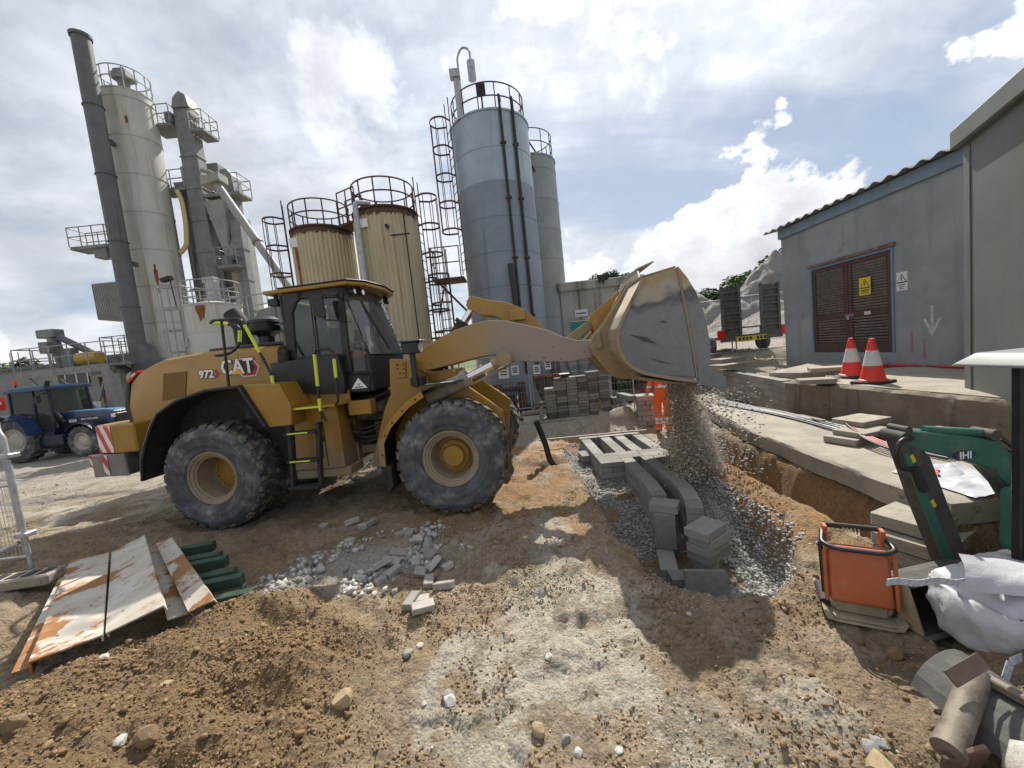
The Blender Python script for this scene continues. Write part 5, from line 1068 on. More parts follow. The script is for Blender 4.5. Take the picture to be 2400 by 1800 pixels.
# worker beyond the falling stone
def build_worker():
    J = {'pel':(0,0,.95),'waist':(0,0,1.12),'chest':(0,.01,1.36),'neck':(0,.0,1.52),'head':(0,-.02,1.62),'top':(0,-.01,1.74),
         'sl':(.19,.0,1.42),'el':(.27,-.03,1.16),'wl':(.25,-.16,.98),'sr':(-.19,.0,1.42),'er':(-.28,-.03,1.17),'wr':(-.33,-.10,1.02),
         'hl':(.10,0,.88),'kl':(.11,-.02,.50),'al':(.11,.03,.10),'fl':(.12,-.14,.04),'hr':(-.10,0,.88),'kr':(-.11,-.03,.50),'ar':(-.11,.02,.10),'fr':(-.12,-.15,.04)}
    E_ = [('pel','waist'),('waist','chest'),('chest','neck'),('neck','head'),('head','top'),('chest','sl'),('sl','el'),('el','wl'),('chest','sr'),('sr','er'),('er','wr'),('pel','hl'),('hl','kl'),('kl','al'),('al','fl'),('pel','hr'),('hr','kr'),('kr','ar'),('ar','fr')]
    R_ = dict(pel=.15, waist=.145, chest=.155, neck=.06, head=.095, top=.065, sl=.085, el=.062, wl=.045, sr=.085, er=.062, wr=.045, hl=.11, kl=.088, al=.085, fl=.045, hr=.11, kr=.088, ar=.085, fr=.045)
    p = gz(1557, 1014, .0); z = TZ(p.x, p.y)
    w = person('person', 'worker in orange hi-vis clothing standing behind the falling gravel', (J, E_), R_,
        [(BLKM, lambda c: c.z < .085), (REFL, lambda c: .24 < c.z < .29 or .33 < c.z < .38 or 1.16 < c.z < 1.2), (SKIN, lambda c: c.z > 1.52 and c.z < 1.66), (ORANGE, lambda c: True)], (p.x, p.y, z), rad(-20))
    m = MB(); hand(m, (.25,-.16,.99), (0,-.3,-.9), 1); m.build('hand', SKIN, w, 50); m = MB(); hand(m, (-.33,-.10,1.03), (-.2,-.3,-.9), -1); m.build('hand', SKIN, w, 50)
    MB().lathe([(0,1.79),(.06,1.785),(.10,1.75),(.118,1.69),(.12,1.66),(.15,1.655),(.15,1.648),(.118,1.65)], (0,-.02,0), n=24).build('hard_hat', WHT, w, 40)
    m = MB(); m.obox((0,-.118,1.615), (.008,0,0), (0,.018,0), (0,0,.02)); m.build('nose', SKIN, w, bevel=.005)
build_worker()
# ------------------------------------------------------------------ asphalt plant: silos, tanks, elevators
SILO_G = M('silo_grey_paint', (0.222,0.261,0.305), (0.193,0.225,0.269), 1.3, .55, metal=.1, streak=((0.148,0.168,0.194), .35, 3), dust=((0.244,0.264,0.280), .2, 1.5))
SILO_U = M('silo_new_sheet', (0.331,0.384,0.448), (0.282,0.332,0.394), 1.6, .4, metal=.25, streak=((0.232,0.268,0.311), .25, 4))
SILO_B = M('rear_silo_paint', (0.274,0.297,0.300), (0.228,0.252,0.257), 1.2, .6, streak=((0.205,0.185,0.140), .22, 3))
SILO_W = M('silo_white_paint', (0.475,0.472,0.439), (0.403,0.400,0.367), .7, .55, streak=((0.288,0.223,0.137), .30, 2.2), dust=((0.360,0.346,0.310), .25, 1.2))
CREAM = M('cream_cladding', (0.498,0.431,0.287), (0.431,0.374,0.249), 1.0, .6, streak=((0.252,0.185,0.101), .30, 4), dust=((0.336,0.294,0.210), .25, 2))
STACKM = M('stack_grey', (0.116,0.120,0.128), (0.090,0.094,0.101), 1.2, .6, streak=((0.068,0.068,0.071), .3, 4))
PLANT = M('plant_grey', (0.211,0.214,0.214), (0.161,0.164,0.164), 2.0, .6, metal=.1, streak=((0.124,0.105,0.081), .25, 4), dust=((0.236,0.217,0.186), .3, 2))
PLANTL = M('plant_light_cladding', (0.298,0.294,0.279), (0.248,0.245,0.229), 1.6, .6, streak=((0.186,0.155,0.112), .25, 4))
RAILG = M('rail_grey', (.33,.33,.33), (.25,.25,.25), 6, .6, metal=.3); PATCH = M('rust_patch', (.16,.055,.02), (.26,.11,.04), 9, .9)
def ring(mb, c, r, z, tr, a0=0., a1=2*math.pi, n=40):
    full = abs(a1-a0-2*math.pi) < 1e-3; pts = arc((c[0], c[1], z), r, a0, a1, n); mb.tube(pts[:-1] if full else pts, tr, 6, full); return mb
def guard(parent, c, r, z, h=1.05, posts=14, mat=None, tr=.024, a0=0., a1=2*math.pi, rails=(1., .52), name='guard_rail'):
    m = MB()
    for k in rails: ring(m, c, r, z+h*k, tr, a0, a1)
    n = posts
    for i in range(n+(0 if abs(a1-a0-2*math.pi) < 1e-3 else 1)):
        a = a0+(a1-a0)*i/n; p = Vector((c[0]+r*math.cos(a), c[1]+r*math.sin(a), z)); m.cyl(p, p+Vector((0,0,h)), tr, n=6)
    return m.build(name, mat or RAILG, parent, 60)
def straight_rail(mb, pts, h=1.05, tr=.022, step=1.0):
    P = [Vector(p) for p in pts]
    for a, b in zip(P[:-1], P[1:]):
        for k in (1., .5): mb.cyl(a+Vector((0,0,h*k)), b+Vector((0,0,h*k)), tr, n=6)
        n = max(1, int(round((b-a).length/step)))
        for i in range(n+1): q = a+(b-a)*(i/n); mb.cyl(q, q+Vector((0,0,h)), tr, n=6)
    return mb
def caged_ladder(parent, p, out, z0, z1, cage0, hoop=.9, mat=None, w=.42, R=.36, name='ladder', thick=.02):
    """ladder on a vertical wall at point p (x,y); out = direction pointing away from the wall"""
    mat = mat or RUSTS; o = Vector((*out, 0)).normalized(); s = Vector((-o.y, o.x, 0)); b = Vector((p[0], p[1], 0))+o*.12; m = MB()
    for k in (-1, 1): m.cyl(b+s*k*w/2+Vector((0,0,z0)), b+s*k*w/2+Vector((0,0,z1+1.0)), thick, n=6)
    z = z0+.15
    while z < z1: m.cyl(b-s*w/2+Vector((0,0,z)), b+s*w/2+Vector((0,0,z)), .013, n=5); z += .3
    lad = m.build(name, mat, parent, 60)
    if cage0 is None: return lad
    z = cage0; m = MB(); c = b+o*.30; zs = []
    while z <= z1+1.0: zs.append(z); z += hoop
    hp = [c+s*w/2*1.0-o*.30]+[c+(s*math.cos(t)+o*math.sin(t))*R for t in [math.pi*i/10 for i in range(11)]]+[c-s*w/2-o*.30]
    for z in zs:
        h = MB()
        for a, q in zip(hp[:-1], hp[1:]): h.beam(a+Vector((0,0,z)), q+Vector((0,0,z)), .012, .06)
        h.build('cage_hoop', mat, lad)
    for t in (0, .25, .5, .75, 1.):
        q = c+(s*math.cos(math.pi*t)+o*math.sin(math.pi*t))*R; m.cyl(q+Vector((0,0,zs[0])), q+Vector((0,0,zs[-1])), .014, n=5)
    m.build('cage_bars', mat, lad, 60); return lad
def shell(name, c, r, z0, z1, mat, parent, seam=1.2, n=64, cap=True, sd=.012):
    pr = [(r, z0)]; z = z0
    while z+seam < z1-.2:
        z += seam; pr += [(r, z-.02), (r+sd, z-.016), (r+sd, z+.016), (r, z+.02)]
    pr += [(r, z1)]
    if cap: pr += [(r+.03, z1), (r+.03, z1+.06), (r-.05, z1+.07), (r*.5, z1+.22), (0, z1+.3)]
    return MB().lathe(pr, (c[0], c[1], 0), n=n).build(name, mat, parent, 30)
def corrugated(name, c, r, z0, z1, mat, parent, n=46, d=.035):
    vs = []; K = n*4
    for i in range(K):
        a = 2*math.pi*i/K; rr = r if (i % 4) in (0, 1) else r-d
        vs.append((c[0]+rr*math.cos(a), c[1]+rr*math.sin(a)))
    m = MB(); m.v = [(x, y, z0) for x, y in vs]+[(x, y, z1) for x, y in vs]; m.f = [(i, (i+1) % K, K+(i+1) % K, K+i) for i in range(K)]
    return m.build(name, mat, parent)
def rust_run(name, c, r, a0, a1, ztop, depth, parent, seed):      # ragged stain following the curved shell; angles from the camera-facing side
    rg = random.Random(seed); n = 14; m = MB()
    for i in range(n+1):
        a = a0+(a1-a0)*i/n; e = math.sin(math.pi*i/n); zb = ztop-depth*(.25+.75*e*rg.uniform(.45, 1)); q = (c[0]+(r+.016)*math.sin(a), c[1]-(r+.016)*math.cos(a)); m.v += [(*q, ztop-.02*rg.random()), (*q, zb)]
    m.f = [(2*i, 2*i+2, 2*i+3, 2*i+1) for i in range(n)]; return m.build(name, PATCH, parent)
def build_silos():
    c, r = (.14, 15.0), 1.43
    T = thing('storage_silo', 'tall grey steel silo with two black pipes down its front', 'silo', (0,0,0))
    shell('lower_shell', c, r, 0, 8.25, SILO_G, T, 1.18, cap=False); shell('upper_shell', c, r-.002, 8.25, 10.5, SILO_U, T, 1.1)
    guard(T, c, r-.12, 10.56, .9, 14, RUSTS, .022)
    caged_ladder(T, (c[0]-r*.92, c[1]-r*.42), (-.92,-.42), 5.4, 10.4, 6.9, .93); 
    # landing on the left with its own cage
    pf = gz(1,1,1); px_ = Vector((-1.75,13.85,5.15)); m = MB(); m.box(-2.35,-1.25,13.5,14.45,5.10,5.16).beam((-2.2,13.6,5.1),(-1.30,14.0,4.0),.06).beam((-1.9,13.55,5.1),(-2.25,13.5,3.9),.05); pl = m.build('landing', RUSTS, T)
    m = MB(); straight_rail(m, [(-1.35,13.55,5.16),(-2.32,13.55,5.16),(-2.32,14.4,5.16)], 1.05, .02, .5); m.build('landing_rail', RUSTS, pl, 60)
    caged_ladder(T, (-1.95,13.6), (-.25,-1), .3, 5.1, 2.4, .93)
    for px, r_ in ((1176,.045),(1206,.05)):
        a = gy(px, 300, 13.62); xx = a.x; yy = c[1]-math.sqrt(max(.1, r*r-(xx-c[0])**2))-.07
        m = MB(); m.tube(rnd_path([(xx+.05,yy+.6,11.1),(xx,yy+.1,11.05),(xx,yy,10.6),(xx,yy,1.6)], .15), r_, 10); p = m.build('feed_pipe', BLKM, T, 50)
        for z in (9.4,7.6,5.6,3.6): MB().box(xx-.10,xx+.10,yy-.03,yy+.12,z,z+.05).build('pipe_bracket', RUSTS, p)
    a = gy(1205, 690, 13.5); m = MB(); m.cyl((a.x-.02,13.48,5.4),(a.x+.02,13.46,3.4),.09,.06,12); m.build('flexible_hose', BLK, T, 50)
    m = MB(); ax = c[0]-.85; m.tube(rnd_path([(ax,14.2,10.6),(ax,14.2,12.7),(ax+.2,14.2,13.0),(ax+.45,14.2,12.9),(ax+.45,14.2,12.5)], .25, 6), .035, 8).cyl((ax+.45,14.2,12.5),(ax+.45,14.2,11.9),.14,n=14); m.build('vent_pipe', GALV, T, 50)
    m = MB(); m.box(ax+.55,ax+.85,13.8,13.9,11.15,11.5).cyl((ax+.7,13.9,10.6),(ax+.7,13.9,11.2),.03); m.build('flood_lamp', BLKM, T)
    m = MB(); m.cyl((ax-.1,14.0,10.5),(ax-.1,14.0,11.9),.10,n=12).box(ax-.3,ax+.05,13.85,14.1,11.85,12.1); m.build('level_sensor', GALV, T, 40)
    m = MB(); m.box(c[0]-.35,c[0]+.95,c[1]-r-.02,c[1]-r+.3,.5,1.5); m.build('inspection_hatch', SILO_G, T, bevel=.01)
    c2, r2 = (1.72, 18.0), 1.20
    T2 = thing('storage_silo', 'paler rear silo standing behind the tall grey silo', 'silo', (0,0,0)); shell('silo_shell', c2, r2, 0, 10.5, SILO_B, T2, 1.25); guard(T2, c2, r2-.08, 10.55, 1.05, 12, RUSTS, .02)
    m = MB(); m.beam((c[0]+r*.9,16,10.3),(c2[0]+.35,17.2,9.6),.06).beam((c[0]+r*.9,16,11.0),(c2[0]+.35,17.2,10.7),.05); m.build('brace', RUSTS, T2)
    # cream clad tanks
    def tank(label, c, r, top, px_rust, extra):
        T = thing('bitumen_tank', label, 'tank', (0,0,0), 0, 'cream clad tanks'); corrugated('cladding', c, r, 0, top-.12, CREAM, T)
        MB().lathe([(r-.04,top-.2),(r-.035,top-.02),(r+.02,top),(r+.02,top+.05),(r*.6,top+.14),(0,top+.2)], (*c, 0), n=48).build('rusted_top', RUSTS, T, 35)
        m = MB(); rg = random.Random(int(c[0]*10))
        for i in range(60):
            a = 2*math.pi*i/60; h = .05+.10*rg.random(); b = 2*math.pi*(i+1)/60
            m.add([(c[0]+(r+.006)*math.cos(t), c[1]+(r+.006)*math.sin(t), z) for t, z in ((a,top-.13-h),(b,top-.13-h*rg.random()),(b,top-.08),(a,top-.08))], [(0,1,2,3)])
        m.build('torn_edge', RUSTS, T)
        guard(T, c, r-.06, top+.06, .85, 12, RUSTS, .024)
        return T
    cA, rA = (-3.66, 13.5), 1.06
    A = tank('nearer cream ribbed tank with silver pipe and ladder cage', cA, rA, 7.35, 0, 0)
    caged_ladder(A, (cA[0]+rA*.98, cA[1]-.15), (1,-.12), .2, 7.4, 2.2, .93)
    ax = gy(838, 530, 12.4); m = MB(); m.tube(rnd_path([(ax.x+.35,12.75,7.55),(ax.x,12.42,7.5),(ax.x+.0,12.42,1.5)], .14, 5), .085, 14); m.build('silver_pipe', GALV, A, 50)
    m = MB(); m.cyl((cA[0]+.78,12.7,7.2),(cA[0]+.82,12.66,1.5),.02,n=6); m.build('black_cable', BLKM, A)
    m = MB(); m.box(cA[0]-.62,cA[0]-.30,12.44,12.47,6.75,7.0); m.build('name_plate', WHT, A); m = MB(); m.cyl((cA[0]+.30,12.46,6.7),(cA[0]+.30,12.36,6.7),.06,n=10).box(cA[0]+.35,cA[0]+.95,12.5,12.53,6.42,6.46); m.build('gauge', BLKM, A)
    cB, rB = (-6.30, 14.5), 1.05
    B = tank('farther cream ribbed tank with rust streak and low walkway', cB, rB, 7.35, 0, 0)
    caged_ladder(B, (cB[0]-rB*.9, cB[1]-rB*.42), (-.9,-.42), .2, 7.4, 2.2, .93)
    m = MB(); m.box(cB[0]-.78,cB[0]-.42,13.62,13.66,6.75,7.05); m.build('name_plate', WHT, B)
    m = MB(); m.add([(cB[0]-.62,13.60,6.7),(cB[0]-.50,13.58,6.7),(cB[0]-.50,13.55,5.0),(cB[0]-.56,13.56,5.0)], [(0,1,2,3)]); m.build('rust_streak', PATCH, B)
    Wk = thing('walkway', 'rusty railed walkway bridging the two cream tanks', 'walkway', (0,0,0)); m = MB(); m.beam((cB[0]+.9,14.2,7.36),(cA[0]-.9,13.8,7.36),.7,.06); m.build('deck', RUSTS, Wk)
    for dy in (-.35, .35): m = MB(); straight_rail(m, [(cB[0]+.95,14.2+dy,7.4),(cA[0]-.95,13.8+dy,7.4)], 1.05, .022, .45); m.build('walkway_rail', RUSTS, Wk, 60)
build_silos()
def build_plant():
    # white silo
    c, r = (-20.6, 24.0), 1.22
    T = thing('storage_silo', 'tall rust streaked white silo behind the dark chimney', 'silo', (0,0,0)); shell('silo_shell', c, r, 0, 19.3, SILO_W, T, 2.1, 64, True, .03); guard(T, c, r-.05, 19.35, 1.2, 14, RAILG, .03)
    m = MB(); m.cyl((c[0]-.05,c[1],19.4),(c[0]-.05,c[1],20.6),.28,n=16).box(c[0]-.5,c[0]+.45,c[1]-.4,c[1]+.4,20.4,20.75).box(c[0]-.35,c[0]+.3,c[1]-.3,c[1]+.3,20.75,20.95); m.build('filter_unit', PLANT, T, bevel=.03)
    for (ax, ay, w, h) in ((.55,17.6,.13,.35),(.63,9.4,.10,.4)):
        a = ax; x = c[0]+r*math.sin(a)*1.0; y = c[1]-r*math.cos(a)-.01; m = MB(); m.obox((x, y, ay), (w/2,.0,0), (0,.02,0), (0,0,h/2)); m.build('rusty_plate', PATCH, T)
    rust_run('rust_streak', c, r, .56, .70, 9.3, 1.5, T, 3)
    # chimney
    C_ = thing('chimney_stack', 'tall dark grey steel chimney rising above the white silo', 'chimney', (0,0,0)); cc = (-20.75, 22.0); rr = .40
    shell('flue', cc, rr, 0, 21.3, STACKM, C_, 3.55, 40, False, .05); MB().lathe([(rr,21.3),(rr+.07,21.35),(rr+.05,21.2)], (*cc,0), n=40).build('flue_rim', STACKM, C_, 40)
    MB().lathe([(rr-.02,21.28),(rr-.02,20.0),(0,20.0)], (*cc,0), n=30).build('flue_bore', M('soot', (.01,.01,.01)), C_)
    for z in (16.2, 9.6): m = MB(); m.beam((cc[0]+.2,cc[1]+.3,z),(c[0]-.2,c[1]-1.0,z),.25,.15); m.build('stay_bracket', STACKM, C_)
    m = MB(); m.hexa([(cc[0]-.1,21.4,1),(cc[0]+1.4,21.4,1),(cc[0]+1.4,22.4,1),(cc[0]-.1,22.4,1)], [(cc[0]+.0,21.5,5.2),(cc[0]+.7,21.5,4.9),(cc[0]+.7,22.3,4.9),(cc[0]+.0,22.3,5.2)]); m.build('flue_inlet', STACKM, C_, bevel=.03)
    def landing(parent, x0, x1, y0, y1, z, mat=PLANT, open_side=None, h=1.05, nm='landing'):
        m = MB(); m.box(x0,x1,y0,y1,z-.18,z); o = m.build(nm, mat, parent, bevel=.02); m = MB(); straight_rail(m, [(x0,y1,z),(x0,y0,z),(x1,y0,z),(x1,y1,z),(x0,y1,z)], h, .03, .8); m.build('landing_rail', RAILG, o, 60); return o
    landing(C_, -24.1,-22.0,22.6,23.6,10.9); m = MB(); m.box(-22.9,-22.2,22.7,23.3,10.2,10.75); m.build('lamp_box', PLANT, C_)
    H = thing('control_housing', 'grey ribbed metal box high behind the chimney', 'housing', (0,0,0)); a, b = gy(230, 672, 24), gy(278, 748, 24)
    m = MB(); n = 24
    m.box(a.x-.0, a.x+2.2, 23.6, 25.0, b.z, a.z+.1); m.build('housing_wall', PLANTL, H, bevel=.03)
    for i in range(22): MB().box(a.x+.05+i*.1, a.x+.09+i*.1, 23.57, 23.6, b.z+.05, a.z+.02).build('cladding_rib', PLANTL, H)
    landing(H, a.x+.2, a.x+2.4, 23.3, 24.4, 4.75); m = MB(); m.box(a.x+.4,a.x+.5,23.9,24.0,0,4.6).box(a.x+2.1,a.x+2.2,23.9,24.0,0,4.6).box(a.x+1.0,a.x+1.15,24.3,24.5,0,6.2); m.build('support_leg', PLANT, H)
    # first bucket elevator
    E1 = thing('bucket_elevator', 'tallest grey box section bucket elevator with railed head platform', 'elevator', (0,0,0)); x0, x1 = -18.55, -17.55
    m = MB(); m.box(x0,x1,24.6,25.3,0,19.0); m.build('casing', PLANT, E1, bevel=.02)
    for z in np.arange(1.0, 18, 1.9): MB().box(x0-.04,x1+.04,24.56,25.34,z,z+.06).build('flange', PLANT, E1)
    MB().prism([(x0-.02,24.5,19.0),(x1+.02,24.5,19.0),(x1-.1,24.5,19.7),(x1-.45,24.5,19.95),(x0+.15,24.5,19.6)], (0,.9,0)).build('head_box', PLANT, E1, bevel=.03)
    landing(E1, -20.0,-18.6,24.3,25.6,18.1); landing(E1, -17.5,-16.7,24.3,25.6,17.6); m = MB(); m.box(-19.0,-18.6,24.4,25.0,18.2,18.8); m.build('motor', GALVD, E1, bevel=.05)
    m = MB(); m.tube(rnd_path([(-17.5,24.7,15.4),(-16.9,24.7,15.2),(-16.6,24.7,14.8),(-16.6,24.6,13.4)], .3, 5), .12, 10); m.build('vent_duct', PLANTL, E1, 50)
    # mixing tower behind
    Mx = thing('mixing_tower', 'ribbed grey plant tower with platforms between silo and elevator', 'tower', (0,0,0)); m = MB(); n = 40
    for i in range(n): m.box(-19.9+i*.072,-19.9+i*.072+.045,25.68,25.72,0,13.4)
    MB().box(-19.9,-17.0,25.72,28,0,13.4).build('tower_wall', PLANTL, Mx); tag(m.build('cladding_ribs', PLANTL, Mx), kind='stuff')
    MB().box(-19.7,-17.3,25.9,27.5,13.4,16.4).build('upper_house', PLANT, Mx, bevel=.03)
    m = MB(); m.hexa([(-19.4,25.6,13.0),(-18.4,25.6,13.0),(-18.4,26.6,13.0),(-19.4,26.6,13.0)], [(-19.9,25.4,15.2),(-18.5,25.4,15.2),(-18.5,26.8,15.2),(-19.9,26.8,15.2)]); m.build('screen_box', PLANT, Mx)
    landing(Mx, -20.2,-18.6,24.6,25.6,14.5); 
    for (x, z) in ((-19.1,9.2),(-18.4,6.8)): MB().box(x,x+.5,25.6,25.72,z,z+1.4).build('opening', M('void_grey', (.03,.03,.03)), Mx)
    MB().box(-19.6,-18.7,24.9,25.7,8.35,8.45).build('shelf', PLANT, Mx)
    m = MB(); m.tube(rnd_path([(-18.95,24.4,14.2),(-18.72,24.35,13.6),(-18.66,24.3,12.2),(-18.85,24.3,10.9),(-19.3,24.3,10.5)], .8, 6), .13, 10); m.build('cream_hose', M('cream_hose', (.55,.45,.22), (.48,.38,.18), 6, .6), Mx, 50)
    for (x, z0, z1) in ((-19.45,9,14),(-19.2,4.5,10)): MB().box(x,x+.09,25.3,25.4,z0,z1).build('service_pipe', RAILG, Mx)
    # second elevator with hot stone hopper and long chute
    E2 = thing('bucket_elevator', 'shorter grey bucket elevator right of the tall one', 'elevator', (0,0,0)); m = MB(); m.box(-16.35,-15.7,24.7,25.3,0,13.9); m.build('casing', PLANT, E2, bevel=.02)
    for z in np.arange(1.0, 13.5, 1.9): MB().box(-16.39,-15.66,24.66,25.34,z,z+.06).build('flange', PLANT, E2)
    MB().prism([(-16.6,24.5,13.9),(-15.6,24.5,13.9),(-15.65,24.5,14.9),(-15.9,24.5,15.25),(-16.25,24.5,15.25),(-16.5,24.5,14.8)], (0,.9,0)).build('head_box', PLANT, E2, bevel=.03)
    landing(E2, -17.3,-15.1,24.2,25.4,13.75); m = MB(); m.hexa([(-16.9,24.7,10.2),(-16.6,24.7,10.2),(-16.6,25.0,10.2),(-16.9,25.0,10.2)], [(-17.4,24.3,13.4),(-16.2,24.3,13.4),(-16.2,25.4,13.4),(-17.4,25.4,13.4)]); m.build('hopper', PLANTL, E2)
    landing(E2, -17.2,-15.9,24.2,25.2,9.5); m = MB(); m.box(-17.0,-16.4,24.4,25,9.5,10.1).cyl((-16.8,24.6,10.0),(-16.2,24.6,10.0),.2,n=12); m.build('gear_motor', GALVD, E2, bevel=.03)
    m = MB(); m.box(-17.3,-16.9,25.6,27,0,9.4); m.build('leg_tower', CREAM, E2)
    Ch = thing('chute_pipe', 'long pale sloping pipe running down behind the loader cab', 'pipe', (0,0,0)); p, q = gy(505, 428, 22.0), gy(690, 690, 21.0)
    MB().cyl(p, q, .21, n=18).build('tube', PLANTL, Ch, 40); d = (q-p).normalized(); mid = p+(q-p)*.53; MB().cyl(mid, mid+d*.12, .27, n=18).build('coupling', PLANT, Ch, 40); MB().obox(p-d*.1, (.5,0,.1), (0,.4,0), (0,0,.22)).build('inlet_box', PLANTL, Ch, bevel=.03)
    m = MB(); m.tube([q, q+d*1.2+Vector((0,0,-2))], .2, 14).beam(q+Vector((0,0,-.2)), (q.x,q.y,0), .14); m.build('lower_tube', PLANTL, Ch, 40)
    # low white tank with railing
    c, r = (-13.95, 19.0), 1.15
    L_ = thing('storage_tank', 'low white tank with grey railing and rust patch', 'tank', (0,0,0)); shell('tank_shell', c, r, 0, 6.05, SILO_W, L_, 1.6, 56); guard(L_, c, r+.02, 6.1, 1.05, 12, RAILG, .028); guard(L_, c, r+.02, 6.1, .3, 12, RAILG, .02, rails=(1.,), name='toe_rail')
    m = MB(); m.cyl((c[0]+.1,c[1],6.2),(c[0]+.1,c[1],6.45),.4,n=16).cyl((c[0]+.1,c[1],6.4),(c[0]+.1,c[1],7.2),.28,n=16).box(c[0]-.2,c[0]+.35,c[1]-.2,c[1]+.2,7.2,7.45); m.build('filter_unit', GALV, L_, 35)
    rust_run('rust_patch', c, r, .02, .36, 6.0, .85, L_, 5)
    caged_ladder(L_, (c[0]-r*.80, c[1]-r*.62), (-.8,-.6), .5, 6.1, 3.0, 1.0, RAILG); m = MB(); m.obox((c[0]-1.25,c[1]-.9,7.35), (.22,0,.05), (0,.12,0), (-.02,0,.08)).cyl((c[0]-1.1,c[1]-.8,6.1),(c[0]-1.15,c[1]-.85,7.3),.025,n=6); m.build('flood_lamp', BLKM, L_)
    m = MB(); m.cyl((c[0]-.75,c[1]-.95,4.6),(c[0]-.75,c[1]-1.05,4.2),.05,n=8); m.build('outlet', GALV, L_)
    # low structures glimpsed between tank and cab
    S = thing('plant_shed', 'low grey shed roof between the white tank and the cab', 'shed', (0,0,0)); m = MB(); m.prism([(-12.6,19,4.6),(-11.8,19,5.7),(-10.6,19,5.9),(-9.6,19,4.6)], (0,2,0)); m.build('roof', PLANT, S); MB().box(-12.6,-9.6,19.2,21,0,4.6).build('wall', PLANTL, S); m = MB(); straight_rail(m, [(-13.2,18.8,5.3),(-10.2,18.8,5.5)], 1.0, .025, 1.); m.build('roof_rail', RAILG, S, 60)
build_plant()
def build_gantry():
    G = thing('steel_gantry', 'grey steel gantry with railed deck beyond the blue tractor', 'gantry', (0,0,0)); Y0, Y1 = 20, 23.5; x0, x1, z = -25.3, -20.55, 4.0
    ST = M('gantry_steel', (.27,.27,.255), (.21,.21,.20), 4, .7, streak=((.22,.14,.08), .25, 5))
    m = MB(); m.box(x0,x1,Y0,Y1,z-.08,z).beam((x0,Y0,z-.22),(x1,Y0,z-.22),.15,.28).beam((x0,Y1,z-.22),(x1,Y1,z-.22),.15,.28); m.build('deck', ST, G)
    for x, y in ((-23.2,Y0),(x1-.1,Y0),(-23.2,Y1),(x1-.1,Y1)): MB().box(x-.15,x+.15,y-.14,y+.14,0,z-.36).build('leg', ST, G)
    for a, b in (((-23.2,Y0,3.6),(-21.7,Y0,2.2)),((x1-.1,Y0,3.6),(-22.0,Y0,.6)),((-23.2,Y0,1.9),(x1,Y0,1.9)),((-22.2,Y0,1.9),(-21.3,Y0,.2)),((-24.8,Y0,3.8),(-23.2,Y0,1.8))): MB().beam(a, b, .1).build('brace', ST, G)
    m = MB(); straight_rail(m, [(x0,Y1,z),(x0,Y0,z),(x1,Y0,z),(x1,Y1,z)], 1.15, .028, 1.0); m.build('deck_rail', RAILG, G, 60); caged_ladder(G, (-24.9,Y0-.1), (0,-1), 1.2, 4, None, mat=RAILG)
    MB().beam((-22.3,21.2,3.4),(-21.9,21.0,.3),.14).build('rusty_post', PATCH, G)
    m = MB(); m.cyl((-23.0,21,z+.45),(-21.9,21,z+.45),.33,n=16); m.build('yellow_tank', M('ochre_tank', (.45,.30,.06)), G, 40); m = MB(); m.box(-24.0,-23.4,21,21.4,z,z+1.1).box(-24.6,-24.1,20.6,21,z+.9,z+1.5).cyl((-24.35,20.8,z),(-24.35,20.8,z+.9),.06); m.build('deck_machinery', GALVD, G, bevel=.04)
    MB().box(-21.8,-21.2,Y0-.08,Y0-.0,1.5,2.1).build('notice_plate', WHT, G)
    Cv = thing('screw_conveyor', 'dark screw conveyor tube sloping down to the chimney foot', 'conveyor', (0,0,0)); p, q = gy(128, 785, 21.5), gy(300, 868, 21.5)
    MB().cyl(p, q, .17, n=14).build('conveyor_tube', STACKM, Cv, 40); m = MB(); m.box(p.x-.7,p.x+.25,21.2,21.8,p.z-.15,p.z+.3).cyl((p.x-.15,21.5,p.z),(p.x+.15,21.5,z+.1),.26,.22,14); m.build('drive_head', PLANT, Cv, bevel=.04); MB().beam((q.x-1,21.5,2.6),(q.x-1,21.5,0),.12).build('support_leg', PLANT, Cv)
    Pc = thing('site_cabin', 'long grey flat roofed site cabin behind the gantry', 'cabin', (0,0,0)); a = gy(0, 872, 27); MB().box(-45,-25.6,27,30,.3,a.z).build('wall', PLANT, Pc); MB().box(-45.2,-25.4,26.8,30.2,a.z,a.z+.18).build('roof', STACKM, Pc)
    w0, w1 = gy(125, 875, 26.95), gy(165, 902, 26.95); wn = MB().box(w0.x,w0.x+2.4,26.93,27.0,w1.z,w0.z).build('window', glass_mat('dark_glass',(.2,.22,.24),.1), Pc)
    for i in range(4): MB().box(w0.x+i*.78-.03,w0.x+i*.78+.03,26.9,26.93,w1.z,w0.z).build('mullion', WHT, wn)
    MB().box(-34,-31,26.95,27.0,.3,2.4).build('door', STACKM, Pc)
build_gantry()
